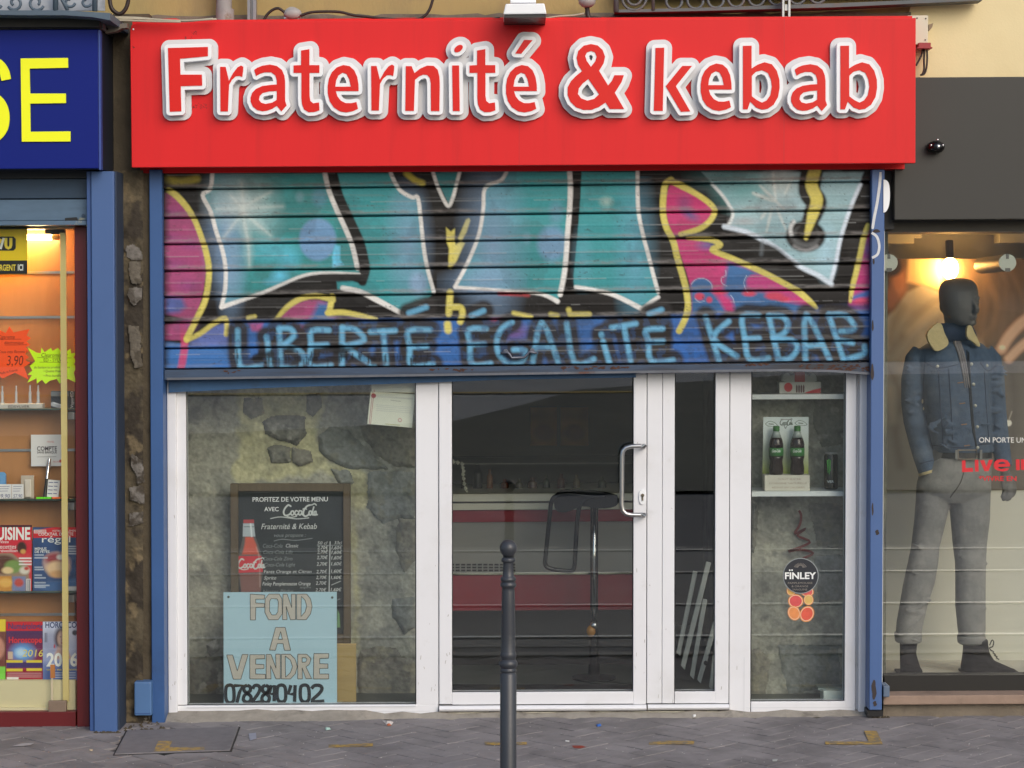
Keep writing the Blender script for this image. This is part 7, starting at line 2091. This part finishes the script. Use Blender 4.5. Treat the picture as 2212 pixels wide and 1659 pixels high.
for i in range(22):
    sd__ = rnd.random() < .5
    v = rnd.choice([rnd.uniform(1060, 1120), rnd.uniform(1170, 1240), rnd.uniform(1290, 1380)])
    u = (2018 - (v - 1060) * .17 if sd__ else 2098) + rnd.uniform(-16, 16)
    a = rnd.uniform(-.8, .8)
    c = P(u, v, YM)
    hw_ = (36 - (v - 1060) * .03) * ms
    d = Vector((math.cos(a), .1, math.sin(a))) * rnd.uniform(.03, .06)
    oy = -hw_ * .95 + (0 if sd__ else .03)
    gp.append(tube([c + Vector((0, oy + .006, 0)) - d, c + Vector((0, oy - .004, 0)), c + Vector((0, oy + .006, 0)) + d], [.004, .008, .004], 8))
V, Fc = remesh(gp, .007, 4)
jn = mk('jeans', V, Fc, m_jean, man, smooth=True, shell=True)
mk('turn_up', *leg([(1367, 1934, 1991, .01), (1370, 1933, 1992, .01), (1385, 1934.5, 1991, .01), (1387.5, 1937, 1988, .01)]), m_jean, jn, smooth=True)
mk('turn_up', *leg([(1374, 2072, 2130, .03), (1378, 2071, 2131, .03), (1390, 2072, 2130, .03), (1393, 2076, 2127, .03)]), m_jean, jn, smooth=True)
bq = BVHTree.FromPolygons([Vector(p) for p in V], Fc)
fl = [onto(bq, *p) for p in smooth_path([(2086, 985), (2084, 1010), (2076, 1040), (2062, 1062), (2052, 1075)], 3)]
mk('fly_seam', *tube([p for p in fl if p], .0022, 6), M('seam_grey', (84, 80, 74), .8, .1, 20), jn, smooth=True)
mk('belt', *ring_loft([(974, 2016.5, 2140.5, .122), (987.5, 2012.5, 2142, .124)], 32), M('belt_black', (26, 24, 24), .4, .1, 9), man, smooth='auto')
m_buck = M('buckle', (150, 140, 128), .3, .05, 9, metal=.8)
bc = P(2090, 982, YM - .128)
mk('buckle', *tube([bc + Vector((a * .045, 0, b * .022)) for a, b in ((-1, -1), (1, -1), (1, 1), (-1, 1), (-1, -1))], .005, 6), m_buck, man)
mk('belt_loop', *join(*[box(u, u + 5, 972, 992, YM - .130, YM - .120) for u in (2064, 2117)]), m_jean, man)
m_boot = M('boot_suede', (26, 23, 20), .9, .15, 16, .001, 200)
m_sole = M('boot_sole', (70, 62, 54), .8, .1, 9)
b1 = [leg([(1384, 1944, 1984, .01), (1396, 1945, 1981, .01), (1412, 1944, 1979, .0), (1428, 1942, 1982, -.03), (1442, 1940, 1985, -.06), (1452, 1939, 1987, -.07)]), tube([P(1963, 1440, YM) + Vector((0, -.02, 0)), P(1963, 1443, YM) + Vector((0, -.10, 0)), P(1963, 1447, YM) + Vector((0, -.17, 0))], [(.045, .03), (.05, .028), (.036, .018)], 14)]
V, Fc = remesh(b1, .006, 3)
bo = mk('boot', V, Fc, m_boot, man, smooth=True, shell=True)
mk('sole', *box(1938, 1988, 1449.5, 1454.5, YM - .19, YM + .08, k=0, Yr=YM), m_sole, bo, bevel=.004)
b2 = [leg([(1382, 2083, 2136, .03), (1396, 2084, 2137, .03), (1412, 2083, 2140, .03), (1428, 2081, 2150, .03), (1442, 2079, 2160, .03), (1452, 2079, 2164, .03)]),
      tube([P(2130, 1436, YM) + Vector((0, .02, 0)), P(2152, 1442, YM) + Vector((0, .01, 0)), P(2175, 1447, YM), P(2192, 1450.5, YM)], [(.035, .05), (.028, .05), (.018, .045), (.009, .03)], 14)]
V, Fc = remesh(b2, .006, 3)
bo = mk('boot', V, Fc, m_boot, man, smooth=True, shell=True)
mk('sole', *box(2078, 2199, 1450, 1454.5, YM - .03, YM + .09, k=0, Yr=YM), m_sole, bo, bevel=.003)
lz = lambda x, y: P(1659 + x / 4, 1244.25 + y / 4, YM - .02)
mk('lace', *join(tube([lz(*p) for p in smooth_path([(1915, 600), (1935, 555), (1950, 570), (1940, 610), (1915, 620), (1930, 650)], 4)], .003, 6), *[tube([lz(1925 + i * 15, 640 + i * 22), lz(1952 + i * 15, 656 + i * 22)], .003, 6) for i in range(4)]), m_black, bo)
# ================================================================== bollard
BY = -1.55
bp_ = P(1098, 1600, BY)
def bz(y): return P(1098, 813.2 + y / 2.354, BY).z
gz = K * bp_.x
bs = S(BY)
m_bol = M('bollard_paint', (54, 57, 63), .38, .08, 9, .0006, 120, dirt=(48, 50, 54), damt=.6, dscale=6, dirt2=(110, 108, 104), d2scale=40, d2lo=.72, d2hi=.76)
def hwm(px): return px / 2.354 * bs
prof = [(hwm(46), gz), (hwm(46), gz + .05), (hwm(42), gz + .06)]
for y, h in ((1512, 42), (1509, 40), (1504, 37), (1500, 41), (1495, 42), (1488, 41), (1482, 38), (1478, 40), (1472, 46), (1462, 48), (1452, 47), (1444, 42), (1438, 37), (1430, 38), (1424, 41), (1412, 41), (1404, 39), (1398, 37), (1300, 36), (1180, 34.5), (1090, 33), (1078, 31), (1072, 34), (1066, 40), (1058, 41), (1050, 38), (1044, 34), (1040, 37), (1032, 40), (1024, 39), (1018, 33), (1008, 29), (985, 26.5), (955, 26), (946, 27), (943, 33), (938, 36), (928, 36), (922, 32), (918, 24)):
    prof.append((hwm(h), bz(y)))
for k in range(1, 11):
    a = -1.0 + (math.pi / 2 + 1.0) * k / 10
    prof.append((hwm(45) * math.cos(a) + 1e-5, bz(873) + hwm(45) * math.sin(a)))
bol = thing('bollard', 'dark grey cast iron bollard with ball top standing on the pavement before the door', 'bollard', (bp_.x, BY, gz))
ib = next(i for i, q in enumerate(prof) if q[1] >= bz(921))
mk('shaft', *lathe((bp_.x, BY, 0), prof[:ib + 1], 32), m_bol, bol, smooth='auto')
mk('ball', *lathe((bp_.x, BY, 0), prof[ib:], 32), m_bol, bol, smooth=True)

# ================================================================== manhole cover and painted marks
m_mh = M('cover_iron', (116, 112, 114), .85, .15, 20, .0015, 160, dirt=(96, 93, 95), damt=.6, dscale=6, dirt2=(140, 138, 138), d2scale=70, d2lo=.68, d2hi=.74)
def gprism(px, z0, z1):
    q = [G(u, v) for u, v in px]
    n = len(q)
    tr = tessellate_polygon([[Vector((p.x, p.y, 0)) for p in q]])
    V = [(p.x, p.y, p.z + z1) for p in q] + [(p.x, p.y, p.z + z0) for p in q]
    F_c = [tuple(t) for t in tr] + [tuple(i + n for i in reversed(t)) for t in tr] + [(i, (i + 1) % n, (i + 1) % n + n, i + n) for i in range(n)]
    return V, F_c
mh = thing('manhole_cover', 'square grey inspection cover set in the paving at the foot of the stone pier', 'manhole cover', G(384, 1602))
MHP = [(274.7, 1580.4), (515.7, 1572), (497, 1622.5), (247.7, 1631)]
cxm = sum(p[0] for p in MHP) / 4; cym = sum(p[1] for p in MHP) / 4
grow = lambda k: [(cxm + (u - cxm) * k, cym + (v - cym) * (1 + (k - 1) * 1.6)) for u, v in MHP]
mk('surround', *gprism(grow(1.03), -.02, .0015), M('joint_dark', (30, 30, 30), .9, .1, 20), mh)
mk('plate', *gprism(MHP, -.01, .006), m_mh, mh, bevel=.002, bseg=1)
m_ylp = M('road_yellow', (180, 146, 66), .85, .15, 20, dirt=(118, 110, 98), damt=.9, dscale=26, dlo=.38, dhi=.60)
zl = lambda x, y: (x / 2.967, 1524.8 + y / 2.967)
z2 = lambda x, y: (677.7 + x / 2.967, 1524.8 + y / 2.967)
z3 = lambda x, y: (1423.2 + x / 2.804, 1524.8 + y / 2.804)
for lab, pts, z in (('yellow L shaped paint mark on the square inspection cover', [zl(1015, 235), zl(1105, 235), zl(1085, 275), zl(1200, 276), zl(1310, 274), zl(1312, 291), zl(1150, 297), zl(985, 302)], .0062),
                    ('short worn yellow dash on the paving under the left window', [z2(95, 251), z2(180, 252), z2(240, 249), z2(380, 243), z2(380, 261), z2(230, 265), z2(96, 269)], .002),
                    ('faint yellow dash on the paving behind the bollard', [z2(1095, 236), z2(1365, 236), z2(1366, 249), z2(1240, 253), z2(1100, 252)], .002),
                    ('yellow dash on the paving before the narrow side light', [z3(-60, 222), z3(60, 215), z3(215, 217), z3(213, 235), z3(80, 234), z3(-58, 236)], .002),
                    ('yellow corner mark on the paving before the right window', [z3(1243, 155), z3(1320, 155), z3(1356, 235), z3(1180, 236), z3(1010, 235), z3(1006, 218), z3(1140, 221), z3(1270, 218)], .002)):
    V, Fc = gprism(pts, z, z + .0012)
    mk('paint_mark', V, Fc, m_ylp, None, label=lab, cat='road marking', group='yellow terrace marks on the paving')
# litter
def litter(name, lab, pts, rgb, h=.012):
    q = [G(u, v) for u, v in pts]
    n = len(q)
    c = sum(q, Vector()) / n
    V = [(p.x, p.y, p.z + .003) for p in q] + [((p.x + c.x) / 2, (p.y + c.y) / 2, c.z + h * .6 * rnd.uniform(.5, 1.2)) for p in q] + [(c.x, c.y, c.z + h * .6)]
    F_c = [(i, (i + 1) % n, n + (i + 1) % n, n + i) for i in range(n)] + [(n + i, n + (i + 1) % n, 2 * n) for i in range(n)] + [tuple(range(n - 1, -1, -1))]
    mk(name, V, F_c, M('litter_' + '_'.join(map(str, rgb)), rgb, .7, .1, 30), None, label=lab, cat='litter')
litter('paper_scrap', 'crumpled white and orange wrapper lying under the left window', [(826, 1558), (838, 1560), (850, 1561), (846, 1567), (834, 1566)], (214, 206, 200), .02)
litter('paper_scrap', 'torn orange scrap touching the white wrapper under the left window', [(834, 1564), (846, 1563), (845, 1569), (837, 1569)], (196, 110, 70), .012)
litter('paper_scrap', 'pale green scrap of paper on the paving under the blue notice', [(702, 1574), (712, 1573), (715, 1577), (704, 1579)], (190, 220, 206), .014)
litter('bottle_cap', 'small blue plastic scrap on the paving before the door', [(1288, 1566), (1298, 1565), (1299, 1570), (1290, 1571)], (56, 108, 186), .014)
litter('cigarette_end', 'white cigarette end on the paving right of the bollard', [(1221, 1600.5), (1230, 1601), (1230, 1604), (1221, 1603)], (226, 226, 222), .008)
litter('dead_leaf', 'brown red dead leaf on the paving right of the bollard', [(1235, 1612), (1245, 1613), (1258, 1612), (1266, 1615), (1254, 1618), (1240, 1617)], (140, 58, 44), .010)
litter('paper_scrap', 'white paper ball at the door threshold before the side light', [(1494, 1545), (1502, 1544), (1506, 1548), (1498, 1551)], (222, 222, 220), .018)
litter('paper_scrap', 'flattened greyish paper on the paving at the lower right', [(1668, 1642), (1680, 1641), (1678, 1646), (1669, 1646)], (176, 178, 172), .006)
litter('plastic_shred', 'thin clear plastic shred beside the inspection cover', [(537, 1586), (553, 1584), (554, 1597), (540, 1601)], (150, 152, 166), .006)
litter('plastic_shred', 'long thin white shred on the paving before the tobacco shop', [(26, 1613), (48, 1607), (74, 1606), (66, 1611), (44, 1613)], (168, 164, 166), .006)
litter('paper_scrap', 'tiny cream scrap on the paving left of the inspection cover', [(193, 1620), (201, 1621), (199, 1624), (194, 1623)], (216, 196, 160), .008)
spk = []
for i in range(260):                           # grit, stubs and gum flecks trodden into the joints
    u, v = rnd.uniform(-20, 2230), rnd.uniform(1556, 1665)
    p = G(u, v); r = rnd.uniform(.0012, .0034)
    n0 = len(spk)
    a0 = rnd.uniform(0, 6)
    spk.append(([(p.x + r * math.cos(a0 + k * 1.57) * rnd.uniform(.6, 1.4), p.y + r * math.sin(a0 + k * 1.57), p.z + .002) for k in range(4)] + [(p.x, p.y, p.z + .002 + r * .8)], [(0, 1, 4), (1, 2, 4), (2, 3, 4), (3, 0, 4)]))
mk('grit', *join(*spk), M('grit', (196, 194, 188), .8, .4, 60, objrand=0), None, label='pale grit and tiny flecks scattered over the grey paving', cat='grit', kind='stuff', shell=True)
mos = []
for i in range(150):
    if rnd.random() < .5: u, v = rnd.uniform(255, 355), rnd.uniform(1556, 1580)
    else: u, v = rnd.choice([(rnd.uniform(205, 262), 1583), (rnd.uniform(1300, 1570), 1546), (rnd.uniform(1880, 1925), 1550)])
    p = G(u, v); r = rnd.uniform(.004, .012)
    mos.append(([(p.x + r * math.cos(k * 1.25 + i), p.y + r * math.sin(k * 1.25 + i), p.z) for k in range(5)] + [(p.x, p.y, p.z + r * .9)], [(k, (k + 1) % 5, 5) for k in range(5)]))
mk('debris', *join(*mos), M('debris', (70, 62, 48), .95, .5, 40), None, label='dead leaves and moss gathered at the foot of the pier and doors', cat='debris', kind='stuff', shell=True)

# ================================================================== balconies, cables and boxes over the signs
m_iron = M('balcony_iron', (92, 96, 98), .6, .15, 9, dirt=(120, 92, 72), damt=.5, dscale=14)
m_ironb = M('balcony_iron_blue', (78, 94, 108), .55, .12, 6)
YBL = -.55
b1 = thing('balcony', 'blue grey wrought iron balcony foot with scrolls, cut by the top left of the photo', 'balcony', P(80, 45, YBL))
bot = [(-400, 30), (-100, 31), (60, 33), (140, 33), (200, 37), (238, 44)]
top = [(238, 28), (205, 26), (140, 22), (60, 22), (-100, 22), (-400, 22)]
mk('base_band', *prism([[*bot, *top]], YBL, YBL + .5), m_ironb, b1, bevel=.004)
mk('soffit', *box(-400, 215, 30, 58, YBL + .1, .0, k=0), M('soffit_dark', (44, 44, 42), .9, .15, 6), b1)
mk('white_panel', *box(-400, 226, -120, 23, YBL + .06, YBL + .07, k=0), M('balcony_sheet', (168, 174, 182), .7, .1, 4, dirt=(110, 114, 120), damt=.7, dscale=6), b1)
sc_ = []
def scroll(cx_, cy_, r, turns, a0, s_=1):
    pts = []
    for i in range(int(turns * 14)):
        a = a0 + s_ * i / 14 * 2 * math.pi
        rr = r * (1 - i / (turns * 14) * .75)
        pts.append(P(cx_ + rr * math.cos(a), cy_ + rr * math.sin(a), YBL + .01))
    return tube(pts, .0065, 6)
for (x, y, r, t, a, s_) in ((-8, 8, 12, 1.1, .3, 1), (32, 6, 17, 1.2, 2.6, -1), (78, 6, 18, 1.2, .4, 1), (150, 4, 13, .9, .2, 1), (186, 4, 12, .8, .4, 1)):
    mk('scroll', *scroll(x, y, r, t, a, s_), m_ironb, b1, smooth=True)
for u in (-40, 120, 205):
    mk('bar', *tube([P(u, 24, YBL + .01), P(u, -120, YBL + .01)], .012, 8), m_ironb, b1, smooth=True)
mk('bar', *tube([P(124, -20, YBL + .01), P(146, 22, YBL + .01)], .008, 8), m_ironb, b1, smooth=True)
YBR = -.13
b2 = thing('balcony', 'grey rusty wrought iron balcony foot with a row of rings, at the top right', 'balcony', P(1700, 26, YBR))
mk('base_band', *prism([[(1328, 27), (1328, 21), (1500, 17), (1800, 7), (2118, -6), (2122, 1), (1800, 16), (1500, 24), (1400, 26)]], YBR, YBR + .10), m_iron, b2, bevel=.003)
mk('post', *tube([P(1331, 26, YBR), P(1331, -120, YBR)], .012, 8), m_iron, b2, smooth=True)
mk('post', *tube([P(1411, 22, YBR), P(1411, -120, YBR)], .008, 8), m_iron, b2, smooth=True)
for i, (u, v, r) in enumerate(((1370, -4, 26), (1370, -4, 15), (1456, 3, 17), (1502, 2, 17), (1546, 0, 17), (1590, -2, 17), (1634, -4, 17), (1678, -6, 17), (1722, -8, 17), (1766, -10, 17))):
    mk('ring', *tube([P(u + r * math.cos(a), v + r * math.sin(a), YBR + .005) for a in [k * math.pi / 10 for k in range(21)]], .0065, 6), m_iron, b2, smooth=True)
mk('white_panel', *box(1335, 2115, -120, -8, YBR + .05, YBR + .06, k=K), M('balcony_sheet2', (150, 148, 140), .8, .1, 4, dirt=(110, 104, 96), damt=.7, dscale=6), b2)
# pipes and rails coming down on the sign
m_pipe = M('peeling_pipe', (150, 146, 144), .6, .15, 12, dirt=(108, 84, 60), damt=.8, dscale=16, dlo=.5, dhi=.68)
dp = thing('drain_pipe', 'peeling pale drain pipe coming down behind the red sign', 'pipe', P(487, 48, -.09))
mk('pipe', *tube([P(484, 49, -.09), P(484, -150, -.09)], .036, 16), m_pipe, dp, smooth='auto')
mk('collar', *tube([P(486, 49, -.09), P(486, 20, -.09)], .042, 16), m_pipe, dp, smooth='auto')
ra = thing('steel_rail', 'vertical steel channel rail beside the peeling drain pipe', 'rail', P(544, 48, -.10))
mk('channel', *join(box(534, 540, -150, 49, -.12, -.08), box(546, 553, -150, 49, -.12, -.08), box(540, 546, -150, 49, -.10, -.08)), M('rail_grey', (140, 138, 140), .4, .15, 12, metal=.5, dirt=(110, 84, 70), damt=.5, dscale=20), ra)
ra = thing('slotted_rail', 'galvanised slotted strut standing on the sign below the right balcony', 'rail', P(1699, 42, -.20))
mk('channel', *join(box(1690, 1695, -150, 41, -.20, -.17), box(1703, 1708, -150, 41, -.20, -.17), *[box(1695, 1703, a, b, -.19, -.17) for a, b in ((-150, 1), (9, 23), (35, 41))]), M('galvanised', (178, 180, 178), .4, .1, 20, metal=.6), ra, bevel=.001, bseg=1)
jb = thing('junction_box', 'round grey junction box on the ledge with a black cable, left of the floodlight', 'junction box', P(632, 46, -.10))
mk('body', *tube([P(633, 34, -.06), P(631, 32.5, -.11)], .038, 20), M('jb_grey', (158, 154, 152), .5, .05, 6), jb, smooth='auto')
mk('cover', *ellipsoid(P(632, 29, -.115), .042, .02, .026), MATS['jb_grey'], jb, smooth=True)
mk('gland', *tube([P(614, 40, -.10), P(622, 38, -.10)], .012, 10), m_alu, jb, smooth='auto')
m_cabb = M('black_cable', (44, 32, 30), .5, .1, 20)
m_cabw = M('grey_cable', (176, 168, 148), .55, .12, 20)
def cable(lab, px, r, m, Y=-.12):
    q = smooth_path([(u, v, (t if len(a) else Y)) for (u, v, *a) in px for t in [a[0] if a else Y]], 5)
    pts = [P(u, v, y_) for u, v, y_ in q]
    V, Fc = tube(pts, r, 8)
    mk('cable', V, Fc, m, None, smooth=True, label=lab, cat='cable', group='cables over the shop signs')
cable('black cable looping from the round junction box down to the ledge', [(569, 46), (576, 33), (588, 22), (601, 18), (614, 26)], .0065, m_cabb)
cable('long black cable snaking over the red sign to the right of the junction box', [(649, 34), (670, 27), (700, 25), (735, 26), (765, 33), (800, 37), (850, 42), (895, 42.5), (915, 36), (928, 20), (936, -5)], .0065, m_cabb)
cable('dark thin cable running along the sign top to the floodlight', [(915, 45.5), (980, 45), (1040, 44), (1080, 38)], .004, m_cabb)
cable('thick black cable hanging in a loop beside the left balcony', [(236, -10), (241, 18), (258, 30), (272, 18), (279, -8)], .0095, m_cabb, -.2)
cable('uppermost pale cable running from the tobacco sign to the drain pipe', [(-20, 47), (60, 50), (120, 47), (180, 42), (230, 38), (290, 38), (350, 43), (400, 46), (460, 40)], .0045, m_cabw, -.30)
cable('middle pale cable running from the tobacco sign to the drain pipe', [(-20, 40), (50, 46), (100, 50), (160, 47), (220, 39.5), (270, 40), (330, 42), (400, 44.5), (468, 41)], .004, m_cabw, -.305)
cable('lowest pale cable sagging over the top of the blue sign', [(-20, 52), (80, 51), (150, 52), (200, 47), (260, 44), (320, 46), (390, 47)], .0045, m_cabw, -.31)
cable('short pale cable crossing the gap behind the blue sign', [(80, 49), (110, 43), (140, 39), (170, 38)], .004, m_cabw, -.31)
cable('pale cable running from the floodlight to the small grey box', [(1170, 42), (1200, 36), (1240, 33), (1262, 29)], .0045, m_cabw, -.14)
cable('tangled black cable lying on the sign below the small grey box', [(1228, 44), (1250, 40), (1275, 37), (1300, 40), (1270, 42), (1320, 40), (1360, 43), (1395, 44)], .0055, m_cabb, -.14)
fd = thing('floodlight', 'white wall floodlight mounted over the middle of the red sign', 'floodlight', P(1135, 40, -.42))
mk('housing', *prism([[(1092, 8), (1176, 7), (1181, 30), (1087, 31)]], -.50, -.22), m_white, fd, bevel=.006)
mk('lens_frame', *box(1089, 1179, 31, 38, -.49, -.23), M('flood_dark', (40, 38, 38), .4, .1, 9), fd)
mk('driver_box', *box(1102, 1158, -40, 6, -.40, -.20), m_white, fd, bevel=.005)
mk('bracket', *box(1118, 1142, 34, 44, -.30, -.10), m_alu, fd)
gb = thing('sensor_box', 'small rounded grey sensor box on the ledge right of the floodlight', 'sensor', P(1268, 30, -.12))
mk('body', *ellipsoid(P(1268, 2, -.14), .040, .04, .032), MATS['jb_grey'], gb, smooth=True)
mk('tail', *tube([P(1268, 14, -.14), P(1270, 34, -.14), P(1276, 44, -.15)], .011, 8), m_cabb, gb, smooth=True)
eb = thing('electric_box', 'white electrical box with a red lower gland on the cream wall beside the red sign', 'electric box', P(1995, 100, -.06))
mk('body', *box(1960, 2005, 33, 96, -.10, -.012), M('elec_white', (212, 204, 182), .6, .04, 6, dirt=(190, 176, 140), damt=.4, dscale=9), eb, bevel=.004)
mk('screw', *join(*[disc(u, v, 1.6, -.103, -.0995, 8) for u, v in ((1981, 39), (2000, 40), (1999, 86))]), m_black, eb)
mk('red_gland', *prism([[(1984, 92), (2011, 92), (2011, 101), (2015, 102), (2014, 105), (1981, 105), (1981, 101), (1984, 101)]], -.11, -.03), M('gland_red', (150, 40, 46), .5, .08, 9), eb, bevel=.002, bseg=1)
mk('lever', *prism([[(2006, 53), (2016, 50), (2014, 58), (2009, 65), (2006, 64)]], -.09, -.05), M('lever_brown', (130, 108, 80), .5, .1, 9), eb)
cable('left brown cable below the white electrical box', [(1993, 105), (1990, 120), (1981, 138), (1979, 142)], .0045, m_cabb, -.07)
cable('middle brown cable below the white electrical box', [(1997, 105), (1996, 130), (1996, 150), (1992, 162)], .005, m_cabb, -.07)
cable('right brown cable below the white electrical box', [(2002, 105), (2003, 125), (2001, 148), (1996, 160), (1988, 162)], .0045, m_cabb, -.07)
gm = thing('metal_bracket', 'bent rusty metal bracket over the gap between the blue and red signs', 'bracket', P(243, 70, -.30))
mk('plate', *prism([[(222, 56), (274, 50), (275, 60), (262, 61), (250, 68), (228, 72), (225, 66), (234, 64), (232, 58)]], -.32, -.27), M('rusty_grey', (108, 100, 90), .6, .2, 14, dirt=(60, 50, 44), damt=.7, dscale=14), gm)
